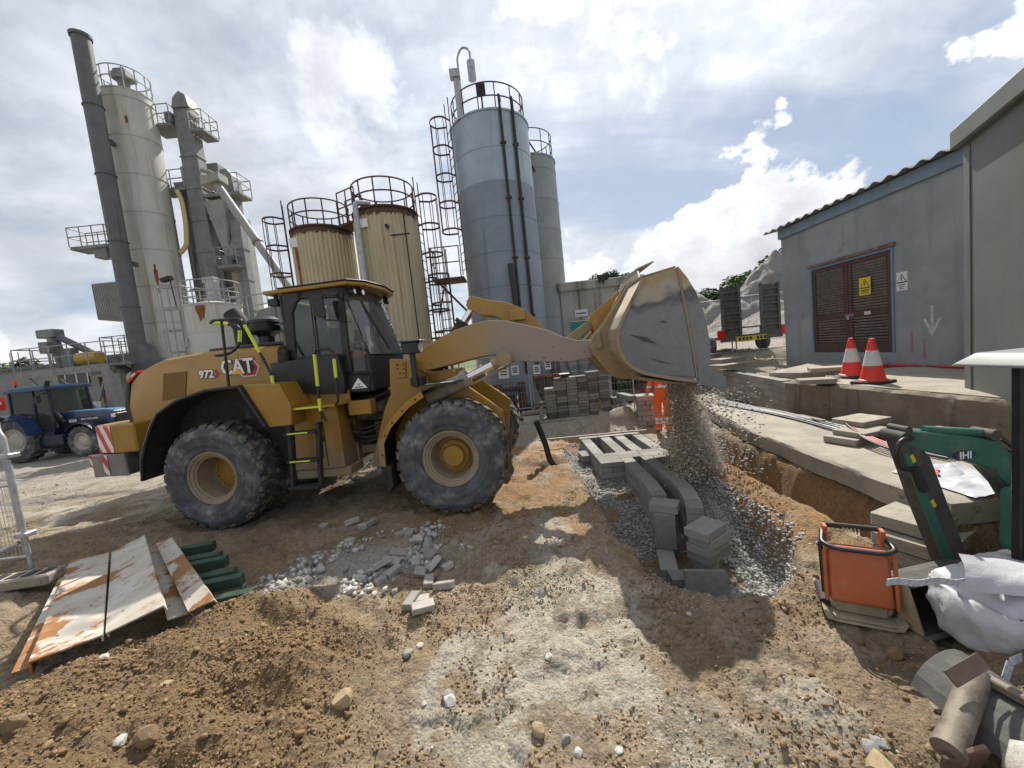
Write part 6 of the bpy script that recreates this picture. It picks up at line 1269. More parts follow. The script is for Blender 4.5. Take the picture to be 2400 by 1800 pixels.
# ------------------------------------------------------------------ right hand building, kiosk, heaps, fences
def build_building():
    REND = M('blue_grey_render', (.285,.31,.325), (.225,.248,.262), 1.1, .85, bump=.25, bsc=12, spots=((.19,.21,.225), .22, 2.2), streak=((.19,.205,.215), .25, 3), dust=((.33,.345,.345), .25, 2.5))
    T = thing('brick_outbuilding', 'blue grey rendered building with brown louvred double doors', 'building', (0,0,0)); X = 8.45; y0, y1 = 4.0, 11.78; z0, zt = 1.05, 4.92
    m = MB(); dy0, dy1, dz0, dz1 = 8.42, 10.72, 1.52, 3.80
    for a, b, c, d in ((y0,dy0,z0,zt),(dy1,y1,z0,zt),(dy0,dy1,dz1,zt),(dy0,dy1,z0,dz0)): m.box(X, X+.25, a, b, c, d)
    m.box(X+.25, 14, y1-.25, y1, z0, zt).box(X+.25,14,y0,y0+.25,z0,zt).box(13.75,14,y0,y1,z0,zt); m.build('wall', REND, T)
    FB = M('fascia_blue', (.19,.25,.31), (.155,.205,.255), 3, .6, spots=((.30,.33,.34), .2, 8)); MB().box(X-.06, X-.002, y0, y1+.05, zt-.02, zt+.24).build('fascia', FB, T, bevel=.005)
    MB().box(X-.02, 14, y1+.002, y1+.05, zt-.02, zt+.24).build('fascia', FB, T)
    # corrugated roof sheets overhanging the wall
    RS = M('asbestos_sheet', (.23,.24,.24), (.18,.19,.19), 3, .9, bump=.3, spots=((.28,.30,.27), .2, 5)); m = MB(); n = 220; ya, yb = y0-.2, y1+.45; pts = []
    for i in range(n+1):
        y = ya+(yb-ya)*i/n; pts.append((y, .035*math.cos(2*math.pi*(y-ya)/.32)))
    for y, h in pts: m.v += [(X-.22,y,zt+.28+h),(14.2,y,zt+1.3+h),(X-.22,y,zt+.265+h),(14.2,y,zt+1.285+h)]
    for i in range(n):
        a, b = i*4, (i+1)*4; m.f += [(a,b,b+1,a+1),(a+2,a+3,b+3,b+2),(a,a+2,b+2,b),(a+1,b+1,b+3,a+3)]
    m.build('roof', RS, T, 60)
    # louvred doors
    MAR = M('maroon_paint', (.085,.042,.034), (.06,.032,.027), 6, .65, dust=((.16,.12,.10),.3,6), spots=((.14,.10,.08),.15,12)); LV = M('louvre_slat', (.24,.215,.20), (.17,.15,.14), 8, .65, dust=((.2,.17,.15),.4,7)); BF = M('frame_blue', (.15,.23,.32), (.12,.19,.26), 8, .6)
    MB().box(X-.02,X+.1,dy0-.0,dy0+.055,dz0,dz1).box(X-.02,X+.1,dy1-.055,dy1,dz0,dz1).box(X-.02,X+.1,dy0+.055,dy1-.055,dz1-.055,dz1).build('door_frame', BF, T)
    MB().box(X-.05,X+.0-.004,dy0-.05,dy1+.05,dz1+.01,dz1+.08).build('lintel_flashing', M('rusty_flashing', (.20,.15,.12), (.10,.06,.05), 9, .9), T)
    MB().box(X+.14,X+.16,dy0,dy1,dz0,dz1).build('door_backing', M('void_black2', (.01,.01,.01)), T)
    mid = (dy0+dy1)/2
    for k, (a, b) in enumerate(((dy0+.06,mid-.006),(mid+.006,dy1-.06))):
        D = MB(); w = .10; D.box(X,X+.05,a,a+w,dz0+.01,dz1-.06).box(X,X+.05,b-w,b,dz0+.01,dz1-.06)
        rails = [(dz0+.01,dz0+.24),(2.38,2.52),(dz1-.17,dz1-.06)]
        for r0, r1 in rails: D.box(X,X+.05,a+w,b-w,r0,r1)
        d = D.build('door', MAR, T, bevel=.004)
        for (z_a, z_b) in ((dz0+.24,2.38),(2.52,dz1-.17)):
            n = int((z_b-z_a)/.062)
            for i in range(n):
                z = z_a+(z_b-z_a)*(i+.5)/n; MB().obox((X+.035,(a+b)/2,z), (.006,0,0), (0,(b-a)/2-w,0), (-.022,0,.027)).build('louvre', LV, d)
        if k == 0:
            MB().box(X-.012,X-.001,b-.16,b+.10,2.40,2.47).build('hasp', GALVD, d); 
    m = MB(); m.box(X-.03,X-.012,mid-.04,mid+.03,2.33,2.42); m.build('padlock', GALV, T, bevel=.006)
    # signs on the doors and wall
    SY = M('sign_yellow', (.62,.50,.03), None, rough=.5); SW = M('sign_white', (.62,.62,.60), None, rough=.5, dust=(DUST,.2,12)); SB = M('sign_black', (.02,.02,.02))
    def tri(par, x, yc, zc, h, mat_in):
        w = h*.58; MB().prism([(x,yc+w,zc-h/2),(x,yc-w,zc-h/2),(x,yc,zc+h/2)], (-.002,0,0)).build('warning_triangle', SB, par); k = .78; MB().prism([(x-.003,yc+w*k,zc-h/2+.022),(x-.003,yc-w*k,zc-h/2+.022),(x-.003,yc,zc+h/2-.03)], (-.002,0,0)).build('triangle_field', mat_in, par)
        MB().prism([(x-.006,yc+.015,zc+h*.22),(x-.006,yc-.03,zc),(x-.006,yc-.005,zc),(x-.006,yc-.02,zc-h*.32),(x-.006,yc+.03,zc-h*.02),(x-.006,yc+.003,zc-.01)], (-.001,0,0)).build('lightning_bolt', SB, par)
    s = thing('door_sign', 'yellow danger sign fixed to the brown louvred door', 'sign', (0,0,0)); MB().box(X-.016,X-.012,8.95,9.24,2.86,3.27).build('sign_plate', SY, s); tri(s, X-.017, 9.09, 3.13, .22, SY)
    for z_ in (2.985, 2.955, 2.915): MB().box(X-.019,X-.0175,8.99,9.20,z_-.008,z_+.008).build('text_line', SB, s)
    MB().box(X-.0195,X-.0165,8.985,9.205,2.875,2.90).build('yellow_band', SY, s)
    s = thing('wall_sign', 'white triangle warning sign on the wall beside the doors', 'sign', (0,0,0)); MB().box(X-.006,X-.001,8.14,8.37,2.83,3.22).build('sign_plate', SW, s, bevel=.001); tri(s, X-.007, 8.255, 3.09, .19, SW)
    for i, z in enumerate((2.955,2.915,2.875)): MB().box(X-.0085,X-.007,8.18+.02*i,8.33-.01*i,z-.007,z+.007).build('text_line', SB, s)
    s = thing('door_label', 'small white label on the middle rail of the right door', 'sign', (0,0,0)); MB().box(X-.006,X-.001,8.98,9.14,2.41,2.48).build('sign_plate', SW, s); MB().box(X-.008,X-.0065,9.0,9.12,2.44,2.447).build('text_line', SB, s)
    # sprayed arrow and pink marks
    SP = M('spray_white', (.50,.51,.51), (.34,.36,.37), 14, .8); SPK = M('spray_pink', (.42,.14,.17), (.26,.19,.21), 14, .8)
    a = thing('spray_arrow', 'white sprayed arrow pointing down on the blue grey wall', 'paint mark', (0,0,0)); MB().prism([(X-.003,7.70,2.45),(X-.003,7.655,2.45),(X-.003,7.65,1.95),(X-.003,7.71,1.95)], (-.001,0,0)).build('arrow_shaft', SP, a)
    MB().prism([(X-.005,7.85,2.20),(X-.005,7.80,2.20),(X-.005,7.685,1.98),(X-.005,7.55,2.20),(X-.005,7.50,2.20),(X-.005,7.685,1.82)], (-.001,0,0)).build('arrow_head', SP, a)
    for i, (y, z_a, z_b) in enumerate(((8.10,1.50,1.98),(7.86,1.35,1.80))): tag(MB().prism([(X-.003,y,z_b),(X-.003,y-.04,z_b-.03),(X-.003,y-.05,z_a),(X-.003,y,z_a+.05)], (-.001,0,0)).build('spray_mark', SPK), ['left of two faint pink sprayed marks low on the wall', 'right of two faint pink sprayed marks low on the wall'][i], 'paint mark')
    # grey kiosk at the right
    K = thing('utility_kiosk', 'plain grey green kiosk with a capped top at the right edge', 'kiosk', (0,0,0)); KM = M('kiosk_grp', (.135,.15,.138), (.115,.128,.118), 1.4, .6, streak=((.105,.11,.07), .25, 1.6), bump=.05)
    A, B = Vector((6.42,5.43,0)), Vector((5.05,3.05,0)); d = (B-A).normalized(); nrm = Vector((d.y,-d.x,0)); nrm = nrm if nrm.x > 0 else -nrm
    q = [A, B, B+nrm*2.2, A+nrm*2.2]; MB().prism([p+Vector((0,0,.80)) for p in q], (0,0,3.75)).build('wall', KM, K, bevel=.01)
    e = [A-d*.10-nrm*.09, B+d*.1-nrm*.09, B+d*.1+nrm*2.3, A-d*.1+nrm*2.3]; MB().prism([p+Vector((0,0,4.53)) for p in e], (0,0,.26)).build('roof_cap', KM, K, bevel=.02)
    MB().beam(A+d*.20-nrm*.004+Vector((0,0,.82)), A+d*.20-nrm*.004+Vector((0,0,4.5)), .012).build('panel_joint', STACKM, K)
    # block plinth under the kiosk
    P_ = [A+d*.06+nrm*.06, B-d*.06+nrm*.06]
    run(K, [(P_[0].x+.11*nrm.x,P_[0].y+.11*nrm.y),(P_[1].x+.11*nrm.x,P_[1].y+.11*nrm.y)], .34, 2, .215, .44, .228, name='plinth_block')
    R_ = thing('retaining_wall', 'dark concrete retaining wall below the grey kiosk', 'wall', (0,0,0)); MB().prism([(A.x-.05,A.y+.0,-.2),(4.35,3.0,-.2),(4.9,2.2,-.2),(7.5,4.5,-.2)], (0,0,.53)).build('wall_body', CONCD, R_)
build_building()

# ------------------------------------------------------------------ mesh fencing
WIRE = M('fence_wire', (.40,.41,.42), None, rough=.5, metal=.6)
def fence_panel(label, p, rz, w=3.4, h=2.0, z=0., mid=False, group='mesh fence panels', wires=True, sign=None, pitch=.10, thick=.021):
    T = thing('mesh_fence', label, 'fence', (p[0], p[1], z), rz, group); r = thick
    pts = [(0,0,.05),(0,0,h-.16),(.05,0,h-.04),(.16,0,h),(w-.16,0,h),(w-.05,0,h-.04),(w,0,h-.16),(w,0,.05)]
    MB().tube(pts, r, 8).cyl((0,0,.22),(w,0,.22),r*.8,n=8).build('frame', GALV, T, 60)
    if mid: MB().cyl((0,0,1.05),(w,0,1.05),r*.8,n=8).build('mid_rail', GALV, T, 60)
    m = MB(); n = int(w/pitch)
    for i in range(1, n): m.cyl((w*i/n,0,.22),(w*i/n,0,h-.01),.0022,n=4,caps=False)
    zz = .22
    while zz < h: m.cyl((0,0,zz),(w,0,zz),.0024,n=4,caps=False); zz += .26
    tag(m.build('wire_mesh', WIRE, T), kind='stuff')
    return T
def fence_foot(label, p, rz, z=0.):
    T = thing('concrete_ballast', label, 'ballast block', (p[0], p[1], z), rz, 'concrete fence feet'); m = MB()
    m.box(-.36,.36,-.12,.12,0,.13); 
    o = m.build('foot_block', CONC, T, bevel=.02)
    for x in (-.22,-.06,.10,.26): MB().box(x-.05,x+.05,-.075,.075,.131,.136).build('socket', BLKM, T)
    return T
def build_fences():
    # in front of the grey silos
    zb = .3; a, b, c = gz(1010, 985, zb), gz(1250, 962, zb), gz(1462, 945, zb); Yf = 12.6
    a = gy(1000, 950, Yf); b = gy(1248, 950, Yf); c = gy(1470, 930, Yf)
    fence_panel('mesh fence panel before the grey silo, behind the front wheel', (b.x-3.4, Yf), 0., 3.38, 2.0, zb); fence_panel('mesh fence panel behind the tall stack of blocks', (b.x+.06, Yf+.05), -.02, 3.3, 2.0, zb); fence_foot('concrete fence foot between the two panels behind the blocks', (b.x, Yf), .1, zb)
    SW = MATS['sign_white']; SB = MATS['sign_black']
    for i, (px, py, w, h, lab) in enumerate(((1180,872,.34,.42,'leftmost white notice fixed to the silo fence'),(1207,868,.24,.30,'white notice with black lettering on the silo fence'),(1258,866,.22,.30,'white notice right of the fence joint'),(1284,855,.20,.30,'rightmost white notice on the silo fence'))):
        p = gy(px, py, Yf-.03); s = thing('fence_notice', lab, 'sign', (p.x, Yf-.03, p.z)); MB().box(-w/2,w/2,-.004,0,-h/2,h/2).build('notice_board', SW, s)
        for k in range(3): MB().box(-w*.33,w*.33,-.007,-.0045,h*.25-k*h*.22-.02,h*.25-k*h*.22+.02).build('text_line', SB, s)
    p = gy(1092, 905, Yf-.6); 
    # striped marker post
    q = gz(1203, 1000-20, .3); T = thing('marker_post', 'thin red and white marker post beyond the front wheel', 'post', (gy(1215,950,11.8).x, 11.8, .3)); n = 6
    for i in range(n): MB().cyl((0,0,.13*i),(0,0,.13*(i+1)),.022,n=10).build('band', RED if i % 2 == 0 else WHT, T, 60)
    MB().cyl((0,0,0),(0,0,.03),.12,n=16).build('foot', BLKM, T, 40)
    # fence by the trailer
    z = 1.52; p0, p1, p2 = gy(1560, 800, 11.9), gy(1722, 830, 11.9), gy(1845, 815, 11.6)
    zt = TZ(7.3, 11.9); L = gz(1722, 838, 1.42); Y_ = L.y
    fence_panel('mesh fence panel in front of the trailer, left one', (L.x-3.2, Y_+.25), -.08, 3.15, 2.0, 1.40, thick=.024); fence_panel('mesh fence panel meeting the corner of the building', (L.x+.08, Y_), rad(-2), 2.3, 2.05, 1.40, thick=.024); fence_foot('fence foot under the panels before the trailer', (L.x, Y_+.1), .1, 1.38)
    # near left fence
    fp = gz(80, 1342, .28); fa = gz(64, 1314, .28); hB = gy(50, 992, fp.y).z-.28; hA = gy(30, 912, fa.y).z-.28
    T = fence_panel('galvanised mesh fence panel at the left edge, nearer one', (fa.x-3.45, fa.y+.12), rad(-2), 3.45, hA, .28, True, pitch=.05, thick=.023); fence_panel('galvanised mesh fence panel at the left edge, overlapping one', (fp.x-3.38, fp.y-.10), rad(1.5), 3.38, hB, .28, False, pitch=.05, thick=.023)
    sgn = thing('fence_sign', 'small red and white sign on the left fence', 'sign', (0,0,0)); Yq = fa.y+.08; q = gy(2, 945, Yq); MB().box(q.x-.5,q.x+.10,Yq-.03,Yq-.025,q.z-.10,q.z+.08).build('sign_plate', RED, sgn); MB().box(q.x-.35,q.x+.05,Yq-.036,Yq-.031,q.z-.02,q.z+.02).build('sign_stripe', WHT, sgn)
    st = thing('fence_stay', 'galvanised stay propping the left fence', 'fence', (0,0,0)); MB().tube([fp+Vector((-.05,-.04,.42)), (fp.x-.95,fp.y-.55,.32)], .025, 8).build('stay_tube', GALV, st, 60); [MB().box(fp.x-.10,fp.x+.05,fp.y-.05,fp.y+.08,z_,z_+.06).build('clamp', GALV, st, bevel=.01) for z_ in (1.75, .75)]
    ff = gz(75, 1362, .30); fence_foot('pierced concrete fence foot at the lower left', (ff.x-.1, ff.y), rad(8), .26)
build_fences()

# ------------------------------------------------------------------ heaps, trees, trailer, bunker
HEAP = M('quarry_heap', (.225,.21,.19), (.165,.153,.138), .6, .95, bump=4, bsc=2.2, spots=((.15,.14,.125), .25, .9), dust=((.26,.245,.22),.3,.8))
def heap(label, cx, cy, rx, ry, h, z0, seed):
    n, k = 110, 60; m = MB()
    X = np.linspace(-1, 1, n); Xg, Yg = np.meshgrid(X, X); r = np.sqrt(Xg**2+Yg**2); ang = np.arctan2(Yg, Xg)
    base = np.clip(1-r*(1+.25*vnoise(ang*1.2+9, ang*0+seed, seed)), 0, 1)
    f = h*base**.85*(1+.5*fbm(Xg*rx, Yg*ry, .35, 4, 700+seed)) - .10*h*np.abs(fbm(ang*4.5, r*1.5, 1.0, 4, 720+seed))*np.clip(base*4, 0, 1)*2 + .05*h*fbm(Xg*rx, Yg*ry, 1.4, 5, 740+seed)*np.clip(base*4, 0, 1)
    f = np.where(base <= 0, -.5, f); v = np.stack([cx+Xg*rx, cy+Yg*ry, z0+f], -1).reshape(-1, 3); m.v = [tuple(p) for p in v]; m.f = [(i*n+j, i*n+j+1, (i+1)*n+j+1, (i+1)*n+j) for i in range(n-1) for j in range(n-1)]
    o = m.build('stone_heap', HEAP, smooth=80, recalc=False); return tag(o, label, 'heap', 'quarry stone heaps')
heap('large pale quarry heap rising behind the building corner', 30, 31, 15, 11, 10.0, 1.6, 1); heap('middle pale quarry heap with eroded gullies', 22.5, 30, 9.5, 8, 6.0, 1.6, 2); heap('low far quarry heap beside the tree belt', 20.5, 42, 9, 8, 4.2, 1.8, 3); heap('low heap of stone behind the trailer', 16.5, 24, 6, 5, 1.9, 1.6, 4)
LEAFM = []
for i, c in enumerate(((.05,.085,.025),(.07,.105,.03),(.035,.065,.022))):
    m = M('leaf_%d' % i, c, tuple(x*1.5 for x in c), 2.5, .7); LEAFM.append(m)
BARK = M('bark', (.10,.075,.05), (.07,.05,.035), 8, .9)
def crown_mesh(seed, n=9000, leaf=.19):
    rg = np.random.default_rng(seed); nb = 26
    bc = rg.normal(0, 1, (nb, 3)); bc /= np.linalg.norm(bc, axis=1)[:, None]; bc *= (rg.random((nb, 1))**.4)*np.array([.78,.78,.66]); bc[:, 2] = bc[:, 2]*.9; br = .20+.20*rg.random(nb)
    k = rg.integers(0, nb, n); d = rg.normal(0, 1, (n, 3)); d /= np.linalg.norm(d, axis=1)[:, None]; P = bc[k]+d*(br[k]*(.55+.5*rg.random(n)))[:, None]
    t = d+.7*rg.normal(0, 1, (n, 3)); t /= np.linalg.norm(t, axis=1)[:, None]; a = np.cross(t, rg.normal(0, 1, (n, 3))); a /= np.linalg.norm(a, axis=1)[:, None]; b = np.cross(t, a); s = (leaf*(.35+.65*rg.random(n)))[:, None]*.35
    V = np.stack([P-a*s, P+b*s*.6, P+a*s, P-b*s*.6], 1).reshape(-1, 3); F = np.arange(4*n).reshape(-1, 4)
    me = bpy.data.meshes.new('crown'); me.from_pydata(V.tolist(), [], F.tolist()); return me
CROWNS = [crown_mesh(900+i) for i in range(3)]
for i, c in enumerate(CROWNS): c.materials.append(LEAFM[i])
TRUNK = MB().tube([(0,0,0),(.02,.01,.5),(-.02,0,1.0)], [.07,.05,.03], 8).tube([(0,0,.5),(.25,.05,.95)], [.035,.015], 6).tube([(0,0,.55),(-.22,-.1,1.0)], [.035,.015], 6).build('trunk', BARK); TRUNK_ME = TRUNK.data; bpy.data.objects.remove(TRUNK)
def tree(label, x, y, z, w, h, k, group='trees beyond the heaps', trunk=.35):
    T = thing('tree', label, 'tree', (x, y, z), random.uniform(0, 6), group); inst(TRUNK_ME, 'trunk', (0,0,0), (0,0,0), (h*.6,h*.6,h*.62), T); inst(CROWNS[k % 3], 'crown', (0,0,h*.52), (0,0,0), (w/2*1.15,w/2*1.15,h*.54), T); return T
def build_trees():
    rg = random.Random(5); side = ['leftmost','second from left','third from left','fourth from left','fifth from left','sixth from left','seventh from left','eighth from left','ninth from left','tenth from left']
    # wooded ridge beyond the heaps
    m = MB(); n = 60
    xs = np.linspace(18, 110, n); Yr = np.linspace(48, 90, 20); Xg, Yg = np.meshgrid(xs, Yr); hh = 1.6+(4.2+.11*(Xg-20))*ss(48, 60, Yg+.15*(Xg-40))+.8*fbm(Xg, Yg, .12, 4, 801)
    m.v = [tuple(p) for p in np.stack([Xg, Yg, hh], -1).reshape(-1, 3)]; m.f = [(i*n+j, i*n+j+1, (i+1)*n+j+1, (i+1)*n+j) for i in range(19) for j in range(n-1)]; o = m.build('hill', M('hill_scrub', (.06,.085,.03), (.10,.11,.05), .5, .95, bump=1, bsc=2), smooth=80, recalc=False); tag(o, kind='structure')
    i = 0
    for px, w, h, k in ((1545,4.5,4.0,2),(1578,4.5,4.6,0),(1612,5,5.0,1),(1650,5.5,5.4,2),(1688,5,5.6,0),(1725,5.5,5.6,1),(1762,5,5.8,0),(1800,6,6.2,2),(1838,6,6.6,1),(1880,6,7.2,0)):
        p = gy(px, 700, 52+1.5*(i % 3)); z = 1.4+.0125*(px-1545); tree('%s of the dark trees on the ridge beyond the quarry heaps' % side[i], p.x, p.y, z, w*1.75, h*1.05, k); i += 1
    # scrub behind the bunker, and over the cabin on the far left
    for j, (px, Y, z, w, h) in enumerate(((1335,26,4.2,2.4,2.0),(1372,25,4.0,2.2,2.2),(1420,27,4.8,3.0,2.6),(1452,30,5.2,3.0,2.6))): p = gy(px, 700, Y); tree(['small bush above the left end of the stained bunker','second small bush above the stained bunker','rounded bush above the bunker beside the bucket','bush just left of the bucket linkage above the bunker'][j], p.x, Y, z, w, h, j, 'bushes above the bunker')
    for j, (px, Y, w, h, lab) in enumerate(((20,40,9,8.0,'broad green tree above the cabin at the far left'),(75,42,8,7.4,'green tree behind the gantry above the cabin'),(225,36,6.5,6.0,'green tree seen through the gantry legs'),(262,38,5,5.0,'green tree beside the parked lorry'),(150,44,7,5.5,'tree behind the middle of the gantry'))): p = gy(px, 940, Y); tree(lab, p.x, Y, 0, w, h, j, 'trees at the far left')
    # scrub plants on the bank behind the worker
    for j, (px, Y) in enumerate(((1470,13.6),(1492,13.9),(1448,14.2))): p = gy(px, 880, Y); tree(['weeds on the dark bank behind the orange worker','clump of weeds right of the others on the dark bank','small weeds beside the pale post on the dark bank'][j], p.x, Y, .5, 1.0, .9, j, 'weeds on the dark bank')
    bank = thing('earth_bank', 'dark rough earth bank behind the orange clad worker', 'bank', (0,0,0)); n = 40; m = MB(); X0, X1 = 3.6, 6.6; u = np.linspace(0, 1, n); Ug, Vg = np.meshgrid(u, u); z = .25+1.05*ss(0, .5, Vg)*(1-.15*Ug)+.25*fbm(Ug*3, Vg*2, 3, 5, 811); m.v = [tuple(p) for p in np.stack([X0+(X1-X0)*Ug+.2*Vg, 12.9+2.2*Vg, z], -1).reshape(-1, 3)]; m.f = [(i*n+j, i*n+j+1, (i+1)*n+j+1, (i+1)*n+j) for i in range(n-1) for j in range(n-1)]; m.build('bank_face', M('dark_earth', (.07,.055,.045), (.13,.11,.09), 3, .95, bump=1, bsc=9), bank, 80, recalc=False)
build_trees()
def build_bunker():
    T = thing('concrete_bunker', 'stained concrete bunker with a green sign behind the bucket linkage', 'building', (0,0,0)); Y = 17.0; a, b = gy(1316, 735, Y), gy(1480, 730, Y)
    BM_ = M('stained_concrete', (.40,.38,.33), (.32,.30,.26), 1.2, .9, streak=((.10,.095,.085), .55, 2.2), bump=.4, bsc=10); MB().box(a.x, b.x+.6, Y, Y+5, 0, 5.0).build('wall', BM_, T, bevel=.04); MB().box(a.x-.1, b.x+.7, Y-.1, Y+5, 4.75, 5.15).build('parapet', BM_, T, bevel=.05)
    p, q = gy(1340, 770, Y-.02), gy(1376, 792, Y-.02); s = thing('green_sign', 'green notice board on the stained concrete bunker', 'sign', (0,0,0)); GS = M('sign_green', (.02,.22,.17)); MB().box(p.x,p.x+.95,Y-.04,Y-.01,q.z,q.z+.75).build('board', GS, s); MB().box(p.x-.02,p.x+.97,Y-.03,Y-.008,q.z-.03,q.z-.002).box(p.x-.02,p.x+.97,Y-.03,Y-.008,q.z+.752,q.z+.78).build('board_edge', WHT, s); MB().box(p.x+.3,p.x+.65,Y-.046,Y-.041,q.z+.35,q.z+.40).build('text_line', WHT, s)
    s = thing('bunker_notice', 'small white notice above the green board', 'sign', (0,0,0)); MB().box(p.x+.2,p.x+.75,Y-.04,Y-.01,q.z+.95,q.z+1.25).build('board', MATS['sign_white'], s); MB().box(p.x+.26,p.x+.69,Y-.046,Y-.041,q.z+1.06,q.z+1.12).build('text_line', M('sign_purple', (.2,.08,.3)), s)
    m = MB(); f = gy(1420, 718, Y-.3); m.obox((f.x,Y-.25,5.15), (.2,0,.05), (0,.1,0), (0,0,.14)).cyl((f.x,Y-.2,4.9),(f.x,Y-.2,5.1),.03); tag(m.build('flood_lamp', BLKM), 'small black flood lamp on the bunker parapet', 'lamp')
    # grey steel store under the bucket, and its posts
    S = thing('steel_store', 'grey corrugated steel store with dark braces under the bucket', 'shed', (0,0,0)); Ys = 14.4; a, b = gy(1312, 850, Ys), gy(1395, 850, Ys); zt = gy(1340, 830, Ys).z
    SM = M('store_grey', (.26,.27,.275), (.20,.21,.215), 2, .6, streak=((.16,.14,.12),.25,5)); MB().box(a.x,b.x+.4,Ys,Ys+2,.3,zt+.3).build('wall', SM, S)
    for i in range(16): MB().box(a.x+.05+i*.105,a.x+.09+i*.105,Ys-.02,Ys,.35,zt+.25).build('wall_rib', SM, S)
    for p_, q_ in (((a.x+.15,Ys-.06,zt+.2),(a.x+.55,Ys-.06,.5)),((a.x+.7,Ys-.06,.5),(a.x+.7,Ys-.06,zt+.2)),((a.x+.8,Ys-.06,.9),(a.x+1.35,Ys-.06,zt+.1)),((a.x+.4,Ys-.06,1.15),(b.x+.4,Ys-.06,1.15))): MB().beam(p_, q_, .07).build('brace', STACKM, S)
    P_ = thing('pale_post', 'pale rectangular post right of the stack of blocks', 'post', (0,0,0)); a = gy(1412, 880, 13.2); MB().box(a.x,a.x+.30,13.2,13.4,.3,1.9).build('post_body', PLANTL, P_, bevel=.02)
    for i in range(9): MB().box(a.x+.01+i*.031,a.x+.025+i*.031,13.195,13.199,1.15,1.30).build('stripe', STACKM, P_)
    # dirty machinery and skip behind the fence
    Sk = thing('waste_skip', 'dark ribbed skip behind the mesh fence', 'skip', (0,0,0)); a, b = gy(1255, 880, 13.6), gy(1322, 880, 13.6); MB().hexa([(a.x+.2,13.6,.3),(b.x-.1,13.6,.3),(b.x-.1,14.6,.3),(a.x+.2,14.6,.3)], [(a.x-.1,13.4,1.45),(b.x+.1,13.4,1.45),(b.x+.1,14.8,1.45),(a.x-.1,14.8,1.45)]).build('skip_body', M('skip_dark', (.10,.085,.08), (.05,.045,.04), 6, .8), Sk, bevel=.02)
    MB().box(a.x-.13,b.x+.13,13.36,13.44,1.4,1.5).build('skip_rim', PATCH, Sk)
    Mc = thing('pump_set', 'oily black pump set at the foot of the grey silo', 'pump', (0,0,0)); c = gy(1180, 900, 13.2)
    MB().box(c.x-.9,c.x+.9,13.1,13.6,.3,.45).build('bed', BLKM, Mc); MB().cyl((c.x-.5,13.3,.75),(c.x+.1,13.3,.75),.25,n=18).cyl((c.x+.1,13.3,.75),(c.x+.35,13.3,.75),.18,n=14).build('motor', BLKM, Mc, 40); MB().cyl((c.x+.6,13.3,.4),(c.x+.6,13.3,1.35),.14,n=14).cyl((c.x+.2,13.2,1.15),(c.x+.6,13.2,1.15),.09,n=10).cyl((c.x-.2,13.1,.9),(c.x-.2,13.1,1.35),.17,n=14).cyl((c.x-.2,13.15,1.15),(c.x+.3,13.2,1.15),.07,n=10).build('valve', RUSTS, Mc, 40)
    Yb = thing('yellow_cabinet', 'yellow cabinet glimpsed under the lift arms', 'cabinet', (0,0,0)); a = gy(1058, 868, 13.0); MB().box(a.x-.35,a.x+.4,13.0,13.5,.3,2.05).build('cabinet_body', M('cabinet_yellow', (.55,.42,.03)), Yb, bevel=.02); MB().box(a.x-.05,a.x+.1,12.96,13.0,1.55,1.85).build('meter', BLK, Yb)
build_bunker()
